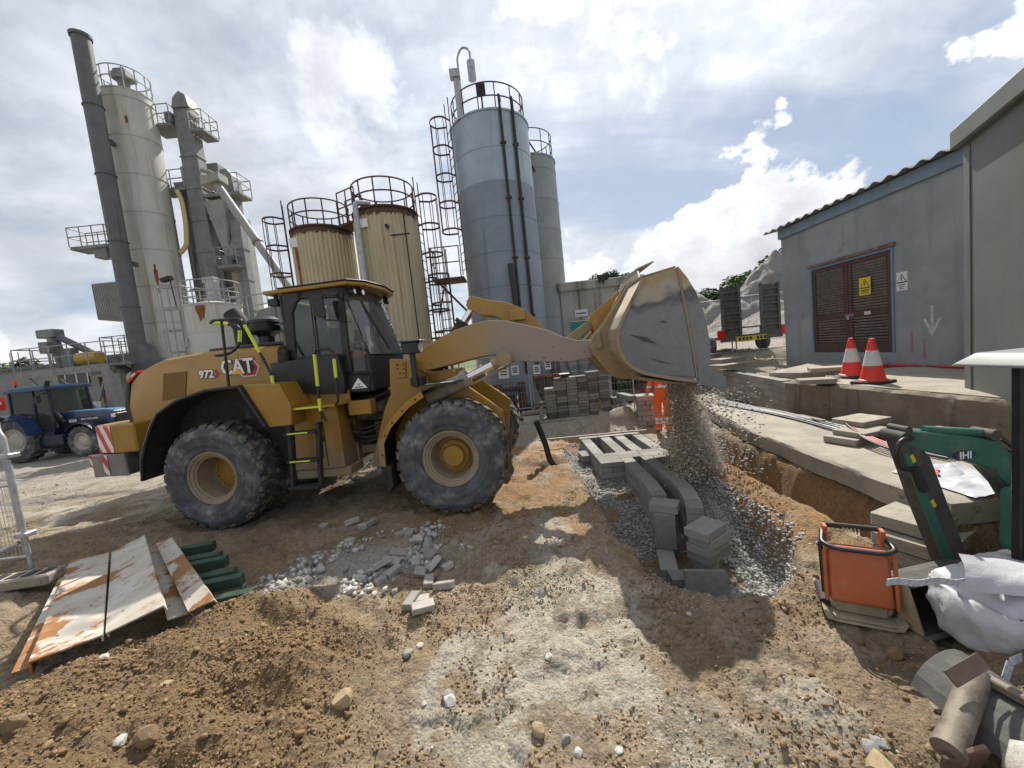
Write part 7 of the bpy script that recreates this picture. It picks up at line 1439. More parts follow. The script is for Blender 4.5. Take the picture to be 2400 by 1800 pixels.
def build_trailer():
    L_ = gz(1690, 832, 1.55); R_ = gz(1838, 820, 1.55); Y = 12.9; x0, x1 = gy(1690,830,Y).x, gy(1840,815,Y).x; z = 1.56
    T = thing('plant_trailer', 'flat plant trailer with two raised loading ramps', 'trailer', (x0, Y, z)); w = x1-x0; DK = M('trailer_steel', (.07,.07,.065), (.11,.10,.09), 6, .7, dust=(DUST,.3,6))
    MB().box(.25,w-.25,.1,3.2,.50,.60).build('deck', DK, T, bevel=.01); MB().box(.05,w-.05,0,.1,.42,.62).build('rear_beam', DK, T, bevel=.01)
    for x in (.10, w-.75):
        r = MB(); r.box(x,x+.07,-.02,.06,.55,2.25).box(x+.58,x+.65,-.02,.06,.55,2.25); ro = r.build('ramp', DK, T)
        for i in range(7): MB().box(x+.07,x+.58,-.01,.05,.62+i*.235,.67+i*.235).build('ramp_rung', DK, ro)
        MB().box(x+.07,x+.58,.052,.06,.6,2.2).build('ramp_tread', M('ramp_mesh', (.10,.10,.095), (.06,.06,.06), 12, .8), ro)
        tg = MB(); tg.lathe([(.0,-.10),(.20,-.10),(.30,-.08),(.32,0),(.30,.08),(.20,.10),(0,.10)], (0,0,0), 'x', 24); ty = tg.build('wheel', RUB, T, 40); ty.location = (x+(.02 if x < 1 else .60), .9, .32); MB().lathe([(.0,-.11),(.18,-.11),(.19,-.09),(.19,.09),(.18,.11),(0,.11)], (0,0,0), 'x', 20).build('rim', GALVD, ty, 40)
    for x in (-.1, w-.12):
        MB().box(x,x+.26,-.06,0,.50,.82).build('lamp_cluster', M('lamp_red', (.5,.015,.02), None, rough=.25), T, bevel=.02)
    nb = MB().box(w/2-.55,w/2+.45,-.04,-.0,.40,.56).build('number_plate', M('plate_yellow', (.55,.42,.04)), T); [MB().box(w/2-.48+.12*k,w/2-.40+.12*k,-.043,-.041,.43,.53).build('plate_character', MATS['sign_black'], nb) for k in (0,1,2,3,5,6,7)]
    m = MB(); m.beam((.7,.05,.85),(w-.7,.05,.85),.05).beam((.75,.05,.6),(.75,.05,.85),.05).beam((w-.75,.05,.6),(w-.75,.05,.85),.05); m.build('cross_bar', DK, T); m = MB(); m.beam((w/2,3.2,.55),(w/2,4.6,.5),.12).cyl((w/2,4.2,0),(w/2,4.2,.6),.04); m.build('draw_bar', DK, T)
    # rope / hose on the ground by the building corner
    pts = [gz(1745,850,1.40)]+[gz(1790+22*math.cos(t), 838+7*math.sin(t), 1.42) for t in [i*.6 for i in range(16)]]+[gz(1840,842,1.40)]
    tag(MB().tube(rnd_path(pts, .2, 3), .018, 6).build('rope', M('rope_tan', (.38,.32,.22)), smooth=60), 'coil of tan rope on the ground by the building corner', 'rope')
build_trailer()
# ------------------------------------------------------------------ foreground things
def build_plates():
    PM = M('rusty_whitewashed_steel', (.46,.41,.34), (.56,.53,.48), 3.5, .75, metal=.05, spots=((.27,.12,.04), .62, 1.5), dust=((.33,.20,.10), .52, 7), bump=.35, bsc=30)
    def plate(label, c, th=.014, group='rusty steel sheets', fl=(0, 0)):
        P = [gz(x, y, z) for x, y, z in c]; n = (P[1]-P[0]).cross(P[2]-P[0]).normalized()
        if n.z < 0: n = -n
        T = thing('steel_sheet', label, 'steel sheet', (0,0,0), 0, group); MB().hexa([p-n*th for p in P], P).build('sheet', PM, T)
        for k, (a, b) in enumerate(((0,1),(3,2))):
            if fl[k]:
                d = (P[b]-P[a]).normalized(); o = (P[3]-P[0]).normalized()*(.012 if k == 0 else -.012); MB().hexa([P[a]-n*(th+fl[k]), P[b]-n*(th+fl[k]), P[b]+o-n*(th+fl[k]), P[a]+o-n*(th+fl[k])], [P[a]-n*th, P[b]-n*th, P[b]+o-n*th, P[a]+o-n*th]).build('flange', PM, T)
        m = MB()
        for t, s in ((.12,.3),(.3,.75),(.5,.25),(.7,.6),(.88,.35)):
            for _ in (0,):
                c_ = P[0]*(1-t)*(1-s)+P[1]*t*(1-s)+P[3]*(1-t)*s+P[2]*t*s; m.cyl(c_+n*.0005, c_+n*.0015, .011, n=8)
        tag(m.build('bolt_holes', BLKM, T), kind='stuff')
    plate('leftmost rusty sheet, mostly whitewashed, by the soil heap', [(66,1552,.40),(165,1313,.30),(255,1295,.30),(241,1487,.40)], fl=(.10,.04))
    plate('second rusty sheet from the left with a lifted right edge', [(247,1484,.40),(262,1293,.30),(339,1254,.40),(384,1418,.52)], fl=(.03,.05))
    plate('narrow brown sheet lying lower between two whitewashed ones', [(392,1452,.27),(346,1284,.24),(366,1278,.24),(440,1436,.27)])
    plate('rightmost rusty whitewashed sheet beside the green beams', [(441,1434,.36),(365,1274,.33),(402,1259,.40),(502,1405,.44)], fl=(.06,.05))
    plate('rust edged sheet lying under the leftmost one', [(26,1578,.30),(150,1330,.27),(178,1318,.27),(80,1560,.30)])
    for i, (p, q) in enumerate((((300,1455,.20),(395,1425,.20)),((190,1340,.10),(360,1300,.10)))): a, b = gz(*p), gz(*q); tag(MB().beam(a, b, .09, .09).build('timber_bearer', M('bearer_wood', (.20,.15,.09), (.14,.10,.06), 9, .85)), ['timber bearer showing beneath the second rusty sheet', 'timber bearer under the far end of the rusty sheets'][i], 'timber')
    GR = M('green_paint', (.045,.095,.055), (.03,.065,.04), 5, .6, dust=((.16,.15,.10),.35,8)); a, b = gz(462,1290,.18), gz(540,1398,.18)
    for i in range(6):
        t = i/5; c = a+(b-a)*t; d = Vector((.97,.24,0)); tag(MB().obox(c+Vector((0,0,-.03 if i % 2 else .02)), d*.21, Vector((-d.y,d.x,0))*.055, Vector((0,0,.06))).build('green_beam', GR, bevel=.008), ['farthest of the green beams beside the rusty sheets','second green beam from the far end','third green beam from the far end','third green beam from the near end','second green beam from the near end','nearest of the green beams beside the rusty sheets'][i], 'beam', 'green beams')
build_plates()
def stone_mesh(seed, jit=.22):
    bm = bmesh.new(); bmesh.ops.create_icosphere(bm, subdivisions=2, radius=1); rg = random.Random(seed); dirs = [(Vector((rg.gauss(0,1), rg.gauss(0,1), rg.gauss(0,1))).normalized(), rg.uniform(.55,.85)) for _ in range(7)]
    for v in bm.verts:
        for d, k in dirs:
            s = v.co.dot(d)
            if s > k: v.co -= d*(s-k)
        v.co *= 1+rg.uniform(-jit, jit)*.25
    me = bpy.data.meshes.new('stone'); bm.to_mesh(me); bm.free(); return me
STONES = [stone_mesh(40+i) for i in range(5)]
STM = {k: M('stone_'+k, c, tuple(x*.75 for x in c), 9, .9, bump=.5, bsc=30) for k, c in dict(white=(.55,.53,.49), tan=(.42,.32,.19), grey=(.30,.29,.27), brown=(.24,.165,.09)).items()}
def stone(label, px, py, r, kind, k, flat=.7):
    p = gz(px, py, .1); z = TZ(p.x, p.y); p = gz(px, py, z); z = TZ(p.x, p.y); o = inst(STONES[k % 5], 'stone', (p.x, p.y, z+r*flat*.45), (random.uniform(-.3,.3), random.uniform(-.3,.3), random.uniform(0,6)), (r, r*.8, r*flat)); o.data = o.data.copy(); o.data.materials.append(STM[kind]); return tag(o, label, 'stone')
def build_stones():
    for a in (('pale pointed stone alone on the trodden path',1288,1556,.038,'white',0,.9),('tan wedge shaped stone at the bottom of the path',1265,1722,.055,'tan',1,.75),('larger white stone lying left on the path',1056,1660,.055,'white',2,.6),('flat grey stone just above the larger white one',1050,1632,.055,'grey',3,.55),('small white stone left of the larger white one',995,1655,.03,'white',4,.6),
              ('grey stone with white chip at the edge of the soil heap',955,1533,.05,'grey',0,.7),('long white chip beside the grey stone at the heap edge',985,1512,.045,'white',1,.4),('white stone embedded high on the soil heap',250,1575,.05,'white',2,.7),('white stone low on the soil heap',282,1748,.05,'white',3,.6),('large brown clod at the left edge of the heap',40,1712,.09,'brown',4,.8),
              ('tan clod at the right foot of the heap',803,1645,.075,'tan',0,.9),('brown clod in the lower middle of the heap',345,1722,.075,'brown',1,.8),('grey stone at the lower right in the soil',2060,1735,.05,'grey',2,.5),('second grey stone at the lower right',2040,1762,.055,'grey',3,.6),('tan slab of stone at the lower right edge',2062,1795,.09,'tan',4,.5),
              ('grey rock beside the steel trough',2205,1660,.06,'grey',0,.8),('brown rock in the soil before the plate compactor',2100,1540,.075,'brown',1,.7),('white stone near the shaded duct end',1615,1440,.03,'white',2,.7),('small white stone at bottom of the path, right of centre',1355,1765,.035,'white',3,.6),('grey lump at bottom of the path',1325,1735,.04,'grey',4,.8),('white chip at the bottom of the path beside two others',1450,1760,.03,'white',0,.5),
              ('white stone on the shoulder of the heap',780,1458,.022,'white',1,.7),('tan stone part way down the heap',390,1618,.045,'tan',2,.7),('brown clod near the crest of the heap',665,1422,.035,'brown',3,.8)): stone(*a)
    BR = M('broken_brick', (.40,.37,.33), (.31,.285,.25), 8, .9, bump=.4, rnd=.25, dust=((.48,.44,.38),.3,7)); bm_ = unit_block('brick', BR, .215,.105,.068,.006)
    spots = [(990,1400,.15,0),(992,1428,-.6,.4),(1040,1368,.9,.6),(893,1362,.7,.3),(920,1335,.2,.1),(918,1315,1.2,.8),(985,1345,.3,.9),(1005,1362,1.0,.2),(975,1315,.05,.1),(1048,1318,1.0,.5),(1015,1323,.4,1.2),(1003,1290,.2,1.3),(980,1275,.9,.9),(945,1258,.1,.2),(960,1250,.2,.15),(820,1265,.2,.1),(825,1222,.3,.2),(870,1223,-.2,.2),(760,1240,.4,.3),(935,1300,.0,1.0),(1010,1303,.2,.4),(850,1238,.1,.1),(897,1326,.5,.8),(965,1408,.3,.2)]
    BR_ = []
    for i, (px, py, rz, tl) in enumerate(spots):
        p = gz(px, py, .12); z = TZ(p.x, p.y); p = gz(px, py, z+.03); z = TZ(p.x, p.y); o = inst(bm_, 'brick', (p.x, p.y, z+.03+.02*tl), (tl*.5, tl*.25, rz+i), (1 if i % 3 else .6, 1, 1))
        BR_.append((px, o))
    W1 = 'first second third fourth fifth sixth seventh eighth ninth tenth eleventh twelfth'.split(); BR_.sort(key=lambda t: t[0])
    for i, (px, o) in enumerate(BR_): tag(o, 'broken brick in the white rubble, %s from the %s' % (W1[i] if i < 12 else W1[23-i], 'left' if i < 12 else 'right'), 'brick', 'broken bricks in the rubble')
build_stones()
def build_compactor():
    a, b = Vector((2.36,2.88,0)), Vector((2.74,2.67,0)); d = (b-a).normalized(); c = (a+b)/2+Vector((-d.y,d.x,0))*.22; z = max(TZ(c.x, c.y), TZ(a.x,a.y))-.0; rz = math.atan2(d.y, d.x)
    T = thing('plate_compactor', 'orange plate compactor standing on the soil by the trench', 'compactor', (c.x-.04, c.y+.02, z+.0), rz); T.scale = (.90,.92,.80); OR = M('compactor_orange', (.42,.105,.035), (.36,.09,.032), 4, .5, dust=((.36,.24,.16),.35,5), coat=.1); DB = M('muddy_plate', (.34,.29,.20), (.24,.20,.14), 6, .85, bump=.4, dust=((.45,.40,.30),.4,6))
    m = MB(); m.prism([(-.27,-.24,.10),(-.25,-.25,.02),(-.18,-.25,0),(.20,-.25,0),(.26,-.25,.02),(.29,-.24,.09),(.275,-.24,.09),(.20,-.235,.03),(-.18,-.235,.03),(-.255,-.235,.10)], (0,.50,0)); m.box(-.2,.22,-.24,.25,.03,.055); m.build('base_plate', DB, T, bevel=.006)
    m = MB(); m.box(-.17,.19,-.17,.18,.055,.20).cyl((-.2,-.1,.12),(.22,-.1,.12),.06,n=14).box(-.12,.14,-.12,.16,.2,.36); m.build('engine', DB, T, bevel=.02)
    # orange cover / water tank, leaning back
    tl = rad(-9); Rm = Matrix.Rotation(tl, 4, 'X')
    def tr(p): q = Rm @ Vector((p[0], p[1], p[2]-.2)); return (q.x, q.y-.12, q.z+.2)
    m = MB(); m.hexa([tr((-.22,-.10,.17)),tr((.22,-.10,.17)),tr((.20,.10,.20)),tr((-.20,.10,.20))], [tr((-.215,-.075,.70)),tr((.215,-.075,.70)),tr((.20,.06,.70)),tr((-.20,.06,.70))]); cv = m.build('cover', OR, T, 60, .045, 4)
    m = MB(); m.tube(rnd_path([tr((-.235,-.085,.18)),tr((-.235,-.085,.66)),tr((-.20,-.085,.705)),tr((.20,-.085,.705)),tr((.235,-.085,.66)),tr((.235,-.085,.18))], .06), .016, 8); m.build('cover_rim', OR, cv, 60)
    for s in (-1, 1): MB().obox(tr((s*.20,.06,.79)), (.016,0,0), (0,.045,0), (0,-.015,.09)).build('frame_arm', OR, T, bevel=.006)
    m = MB(); m.tube(rnd_path([tr((-.21,.09,.80)),tr((-.25,-.10,.735)),tr((-.16,-.16,.715)),tr((.16,-.16,.715)),tr((.25,-.10,.735)),tr((.21,.09,.80))], .07), .022, 10); m.build('handle_bar', BLK, T, 60)
    MB().beam(tr((-.20,.09,.86)), tr((.20,.09,.86)), .035, .05).build('cross_bar', BLKM, T, bevel=.008); m = MB()
    for i in range(5): m.tube([tr((-.06+.03*i,.09,.86)), tr((-.04+.02*i,.02,.80)), tr((.02,-.03,.77+.01*i))], .006, 5)
    m.build('tied_rope', M('rope_tan'  , (.38,.32,.22)), T, 60)
    for s in (-1, 1): m = MB(); m.cyl((s*.235,-.12,.10),(s*.235,.12,.14),.045,n=12); m.build('rubber_mount', BLKM, T, 40)
    MB().tube([tr((-.235,.02,.2)), tr((-.24,.03,.7))], .02, 8).build('side_tube', BLK, T, 50)
build_compactor()
def build_excavator():
    GRN = M('excavator_green', (.045,.145,.11), (.035,.115,.088), 4, .55, dust=((.20,.21,.18),.40,6), spots=((.05,.06,.05),.14,10)); GRM = M('grimy_steel', (.055,.055,.05), (.09,.085,.075), 7, .8, dust=((.22,.19,.15),.35,6), bump=.3)
    Y = 3.05; T = thing('mini_excavator', 'small green excavator reaching in from the right with its bucket down', 'excavator', (0,0,0)); g = lambda x, y, Yy=Y: gy(x, y, Yy)
    bm = [(2118,1022),(2136,1010),(2180,1014),(2290,1026),(2345,1035),(2395,1088),(2470,1230),(2440,1262),(2372,1150),(2325,1100),(2270,1082),(2150,1054),(2122,1044)]
    bo = MB().prism([g(*p) for p in bm], (0,.15,0)).build('boom', GRN, T, bevel=.01)
    p = g(2258,1067,Y); m = MB(); m.prism(arc(p+Vector((0,-.002,0)), .098, 0, 2*math.pi, 24, (1,0,0), (0,0,.42))[:-1], (0,-.002,0)); lg = m.build('logo_oval', M('logo_navy', (.02,.03,.09)), bo); WD = MATS['decal_white']
    text('logo_text', 'IHI', .085, WD, lg, frame(p+Vector((.012,-.006,-.002)), (1,0,.0), (0,0,1)), .0008, .002); MB().prism([p+Vector((-.058,-.005,-.018)),p+Vector((-.048,-.005,-.018)),p+Vector((-.040,-.005,.02)),p+Vector((-.050,-.005,.02))], (0,-.001,0)).build('logo_slash', MATS['decal_red'], lg)
    # dipper ram on top of the boom
    a, b, c = g(2128,1010), g(2182,1012), g(2332,1020); MB().cyl(a+Vector((0,.07,0)), b+Vector((0,.07,0)), .016, n=10).build('ram_rod', CHROME, T, 50); MB().cyl(b+Vector((0,.07,0)), c+Vector((0,.07,0)), .038, n=14).build('dipper_ram', GRN, T, 50); MB().cyl(c+Vector((0,-.01,0)), c+Vector((0,.15,0)), .045, n=14).build('ram_pin', GRM, T, 40); MB().cyl(g(2120,1026)+Vector((0,-.02,0)), g(2120,1026)+Vector((0,.17,0)), .05, n=14).cyl(g(2128,1008)+Vector((0,-.01,0)), g(2128,1008)+Vector((0,.15,0)), .03, n=12).build('knuckle_pin', GRM, T, 40)
    MB().cyl(g(2322,1108,Y+.05), g(2392,1222,Y+.05), .045, n=12).build('boom_ram', GRM, T, 40); MB().cyl(g(2392,1222,Y+.05), g(2420,1270,Y+.05), .022, n=10).build('boom_ram_rod', CHROME, T, 40); MB().cyl(g(2322,1106,Y-.01), g(2322,1106,Y+.16), .04, n=14).build('boom_ram_pin', GRM, T, 40)
    for i in range(5):
        MB().tube(rnd_path([g(2342+6*i,1030-2*i)+Vector((0,-.01+.02*i,0)), g(2372+7*i,1052)+Vector((0,-.02+.02*i,0)), g(2398+6*i,1100)+Vector((0,-.02+.02*i,0)), g(2440,1190)+Vector((0,.02*i,0))], .08, 4), .010, 6).build('hose', BLKM, T, 60)
    # dipper arm
    dm = [(2108,1032),(2124,1008),(2152,1040),(2182,1072),(2275,1318),(2250,1345),(2226,1345),(2160,1180),(2118,1060)]
    MB().prism([g(*p, Y+.01) for p in dm], (0,.13,0)).build('dipper_arm', GRM, T, bevel=.008); gl = [(2118,1060),(2132,1062),(2250,1338),(2226,1345),(2160,1180)]
    MB().prism([g(*p, Y) for p in gl], (0,.012,0)).build('dipper_side', GRN, T)
    for (x, y) in ((2140,1075),(2188,1180)): q = g(x, y, Y-.002); MB().obox(q, (.014,0,-.03), (0,.001,0), (.012,0,.008)).build('warning_label', MATS['sign_yellow'], T)
    m = MB(); m.cyl(g(2224,1275,Y+.06), g(2240,1330,Y+.06), .016, n=10); m.build('bucket_rod', CHROME, T, 50); m = MB(); m.cyl(g(2166,1130,Y+.16), g(2226,1280,Y+.16), .034, n=12); m.build('bucket_ram', GRN, T, 50)
    m = MB(); m.prism([g(*p, Y+.02) for p in ((2212,1315),(2240,1312),(2250,1350),(2225,1370),(2205,1345))], (0,.10,0)); m.build('bucket_link', GRM, T, bevel=.006); MB().cyl(g(2214,1330,Y-.02), g(2214,1330,Y+.16), .035, n=14).cyl(g(2238,1345,Y-.02), g(2238,1345,Y+.16), .03, n=14).build('link_pins', GALVD, T, 40)
    # hoses
    for i in range(4):
        m = MB(); o = Vector((0,.02+.03*i,0)); m.tube(rnd_path([g(2400,1075+8*i)+o, g(2350,1045+4*i)+o, g(2300,1030+3*i)+o, g(2180,1026+2*i)+o, g(2140,1022)+o], .10, 4), .009, 6); m.build('hose', BLKM if i % 2 else GRM, T, 60)
    m = MB(); m.tube(rnd_path([g(2140,1026,Y-.03), g(2112,1030,Y-.05), g(2098,1060,Y-.06), g(2104,1092,Y-.05), g(2120,1102,Y-.03), g(2142,1098,Y-.01), g(2150,1130,Y-.01), g(2160,1150,Y-.005)], .08, 5), .017, 8); m.build('looped_hose', BLK, T, 60)
    m = MB(); m.beam(g(2142,1095,Y-.015), g(2165,1150,Y-.015), .05, .05).cyl(g(2150,1110,Y-.03), g(2150,1110,Y), .03, n=10); m.build('hose_clamp', BLKM, T)
    # bucket: shell opening toward the camera
    bl, br = gz(2118,1392,.30), g(2350,1375,2.95); zc = TZ(3.2, 3.0); w0 = gz(2160,1492,zc); w0.z = zc; w1 = w0+Vector((.66,.10,0)); dx = (w1-w0).normalized(); fy = Vector((dx.y,-dx.x,0))
    sec = [(.02,.02),(-.12,.0),(-.26,.02),(-.36,.09),(-.38,.19),(-.32,.29),(-.20,.345),(-.08,.35)]     # (toward camera, up)
    P = lambda o, s: o+fy*s[0]+Vector((0,0,s[1])); m = MB(); L_ = (w1-w0).length
    for i in range(len(sec)-1):
        A, B = sec[i], sec[i+1]; t = .012; m.hexa([P(w0,A),P(w0,B),P(w1,B),P(w1,A)], [P(w0,(A[0]*.96,A[1]+t)),P(w0,(B[0]*.96,B[1]+(t if i < 3 else -t))),P(w1,(B[0]*.96,B[1]+(t if i < 3 else -t))),P(w1,(A[0]*.96,A[1]+t))])
    bk = m.build('bucket', GRM, T, 40)
    for o, nm in ((w0, 0), (w1, 1)): MB().prism([P(o, s)+dx*(-.006 if nm == 0 else 0) for s in sec], dx*.012).build('bucket_side', M('dry_mud_steel', (.34,.26,.16), (.26,.20,.12), 6, .85), bk)
    MB().hexa([P(w0,(.06,.0)),P(w1,(.06,.0)),P(w1,(-.05,.0)),P(w0,(-.05,.0))], [P(w0,(.06,.014)),P(w1,(.06,.014)),P(w1,(-.05,.02)),P(w0,(-.05,.02))]).build('bucket_lip', GALVD, bk); MB().beam(P(w0,(-.08,.36)), P(w1,(-.08,.36)), .05, .05).build('bucket_top_bar', GRM, bk)
    # machine body outside the right edge: canopy posts, canopy, deck, tracks
    cp = g(2384,1100,2.55); tz = g(2365,858,2.55).z; bz = zc
    MB().box(cp.x-.01,cp.x+.05,2.52,2.58,bz+.45,tz).build('canopy_post', BLK, T, bevel=.008); MB().box(cp.x+1.1,cp.x+1.16,2.52,2.58,bz+.5,tz).build('canopy_post', BLK, T, bevel=.008); MB().box(cp.x-.01,cp.x+.05,2.52,2.58,bz+.45,bz+.5).box(cp.x+.0,cp.x+.04,2.555,2.575,bz+.5,tz-.3).build('post_foot', BLK, T)
    m = MB(); m.hexa([(cp.x-.14,2.05,tz-.005),(cp.x+1.3,2.05,tz-.005),(cp.x+1.3,2.85,tz-.005),(cp.x-.14,2.85,tz-.005)], [(cp.x-.05,2.15,tz+.09),(cp.x+1.2,2.15,tz+.09),(cp.x+1.2,2.75,tz+.09),(cp.x-.05,2.75,tz+.09)]); m.build('canopy', M('canopy_grey', (.22,.23,.22), (.17,.18,.17), 4, .5, dust=(DUST,.25,5)), T, 50, .03, 3)
    m = MB(); m.box(cp.x+.3,cp.x+1.6,1.9,2.9,bz+.45,bz+.95); m.build('body', GRN, T, bevel=.05, seg=2); m = MB(); m.box(cp.x+.75,cp.x+1.2,2.85,3.2,bz+.4,bz+.75); m.build('boom_bracket', GRM, T, bevel=.02)
    for y in (1.85, 2.75):
        m = MB(); m.prism([(cp.x+.25+s, y, bz+h) for s, h in ((0,.18),(.08,.04),(.2,0),(1.4,0),(1.52,.04),(1.6,.18),(1.52,.32),(1.4,.36),(.2,.36),(.08,.32))], (0,.26,0)); m.build('track', RUB, T, bevel=.015)
    # striped barrier post by the kiosk wall
    q = g(2388,1300,3.0); S = thing('barrier_post', 'red and white striped post at the right edge by the kiosk', 'post', (g(2392,1300,3.35).x, 3.35, .1))
    for i in range(5): MB().cyl((0,0,.16*i),(0,0,.16*(i+1)),.045,n=14).build('band', WHT if i % 2 == 0 else RED, S, 60)
    MB().cyl((0,0,.80),(0,0,.88),.045,.03,14).build('post_top', RED, S, 60)
build_excavator()
def build_bag():
    BG = M('woven_polypropylene', (.47,.47,.49), (.41,.41,.43), 3, .65, bump=.35, bsc=60, dust=((.38,.31,.22),.30,2.2)); T = thing('bulk_bag', 'white woven bulk bag with straps at the right edge', 'bulk bag', (0,0,0))
    c = gy(2392, 1452, 2.30); bm = bmesh.new(); bmesh.ops.create_cube(bm, size=2); bmesh.ops.subdivide_edges(bm, edges=bm.edges, cuts=18, use_grid_fill=True)
    for v in bm.verts:
        p = v.co.copy(); s = p.normalized(); q = p.lerp(s*1.25, .62); n = float(fbm(np.array([q.x*1.3+3+q.z]), np.array([q.y*1.3+q.z*.7]), 1.6, 4, 901)[0]); cr = abs(float(fbm(np.array([q.x*2+q.z*1.5]), np.array([q.y*2-q.z]), 1.7, 3, 931)[0]))
        q *= 1+.13*n-.05*cr; sx = .33*(1+.10*(-q.z)*.5); v.co = Vector((c.x+.08+q.x*sx, c.y+.12+q.y*.27, c.z-.01+q.z*.235+(.05 if q.z > .6 else 0)*q.x))
    me = bpy.data.meshes.new('bag_body'); bm.to_mesh(me); bm.free(); me.materials.append(BG); me.polygons.foreach_set('use_smooth', [True]*len(me.polygons)); o = bpy.data.objects.new('bag_body', me); COL.objects.link(o); o.parent = T
    # upper flap
    n = 20; m = MB(); A, B, Cc, D = gy(2246,1296,2.42), gy(2420,1325,2.45), gy(2420,1400,2.2), gy(2236,1378,2.28)
    for i in range(n):
        for j in range(n):
            s, t = i/(n-1), j/(n-1); p = A*(1-s)*(1-t)+B*s*(1-t)+Cc*s*t+D*(1-s)*t; w = float(fbm(np.array([s*2.]), np.array([t*2.]), 1.2, 3, 951, .4)[0]); m.v.append(tuple(p+Vector((0,-.05*math.sin(t*3.14),.05*math.sin(t*3.14)*s+.028*w))))
    m.f = [(i*n+j, (i+1)*n+j, (i+1)*n+j+1, i*n+j+1) for i in range(n-1) for j in range(n-1)]; m.build('bag_flap', BG, T, 80)
    ST_ = M('strap_webbing', (.50,.52,.56), (.30,.33,.40), 40, .6); a, b = gy(2078,1365,2.12), gy(2260,1362,2.2); m = MB(); N_ = 14
    for i in range(N_): 
        p, q = a.lerp(b, i/N_), a.lerp(b, (i+1)/N_); zz = lambda k: .008*math.sin(k*.9); m.hexa([p+Vector((0,0,-.022+zz(i))), q+Vector((0,0,-.022+zz(i+1))), q+Vector((0,.004,-.022+zz(i+1))), p+Vector((0,.004,-.022+zz(i)))], [p+Vector((0,-.006,.022+zz(i))), q+Vector((0,-.006,.022+zz(i+1))), q+Vector((0,-.002,.022+zz(i+1))), p+Vector((0,-.002,.022+zz(i)))])
    m.build('strap', ST_, T); pts = [gy(2395,1540,2.12), gy(2368,1552,2.08), gy(2356,1590,2.06), gy(2362,1630,2.05), gy(2374,1668,2.04)]; m = MB()
    for p, q in zip(pts[:-1], pts[1:]): m.beam(p, q, .045, .005, up=(0,-1,.2))
    m.build('hanging_strap', ST_, T)
    # scrap steel under the bag
    SM = M('scrap_steel', (.19,.16,.125), (.12,.10,.08), 6, .65, metal=.3, dust=((.30,.265,.21),.45,7), spots=((.10,.05,.03),.25,8), bump=.5, bsc=30); S = thing('steel_trough', 'dusty bent steel trough lying under the bulk bag', 'steel trough', (0,0,0)); a, b = gz(2290,1580,.34), gz(2222,1762,.22); d = (b-a).normalized(); u = d.cross(Vector((0,0,1))).normalized(); w = u.cross(d); m = MB(); m.tube([a, a.lerp(b,.3), a.lerp(b,.7), b], [.058,.062,.060,.066], 18); m.build('trough', SM, S, 40)
    m = MB(); E0 = b+Vector((.02,-.03,.0)); pts = [(-.085,.02),(-.07,-.07),(.0,-.13),(.09,-.15),(.13,-.10),(.135,.03),(.10,.075),(.06,.06)]+[(.06-.07*math.sin(t)*1.0, .06-.06*(1-math.cos(t))-.02*t) for t in (.5,1.0,1.4)]
    m.prism([E0+Vector((x, -.01-.3*z_, z_)) for x, z_ in pts], (0,.018,.006)); m.build('end_plate', M('brown_steel', (.16,.10,.075), (.11,.07,.05), 7, .7), S, bevel=.003)
    m = MB(); p, q = gz(2228,1592,.42), gz(2304,1548,.46); m.beam(p, q, .075, .012, up=(.2,-.7,.7)); m.build('cross_plate', M('brown_steel', (.16,.10,.075), (.11,.07,.05), 7, .7), S)
    B_ = thing('scrap_bucket', 'old dark steel bucket lying at the lower right corner', 'bucket', (0,0,0)); m = MB(); c = gz(2360,1700,.20); base = TZ(c.x, c.y)
    for i in range(9):
        t0, t1 = rad(-20+20*i), rad(-20+20*(i+1)); R0 = .30; 
        f = lambda t, y, r: (c.x+.05+r*math.cos(t)*.9, c.y+.06+y+.25*math.cos(t)*.3, max(base-.05, .20+r*math.sin(t)*.62-.08))
        m.hexa([f(t0,-.25,R0),f(t1,-.25,R0),f(t1,.3,R0),f(t0,.3,R0)], [f(t0,-.25,R0-.014),f(t1,-.25,R0-.014),f(t1,.3,R0-.014),f(t0,.3,R0-.014)])
    m.build('bucket_shell', M('grimy_steel', (.05,.05,.05)), B_, 40); MB().beam(gz(2290,1640,.22), gz(2420,1730,.22), .02, .16, up=(0,0,1)).build('bucket_edge', SM, B_, bevel=.004); MB().beam(gz(2310,1590,.34), gz(2420,1650,.34), .05, .05).build('bucket_bar', SM, B_, bevel=.008)
    sk = thing('sand_sack', 'corner of a dusty white sack at the lower right corner', 'sack', (0,0,0)); c = gz(2392,1800,.25); me = stone_mesh(91, .5); me.materials.append(M('sack_white', (.50,.48,.43), (.38,.34,.28), 9, .8, bump=.6, bsc=25)); me.polygons.foreach_set('use_smooth', [True]*len(me.polygons)); inst(me, 'sack_body', (c.x+.05, c.y-.02, .22), (.2,.3,.5), (.13,.11,.14), sk)
build_bag()

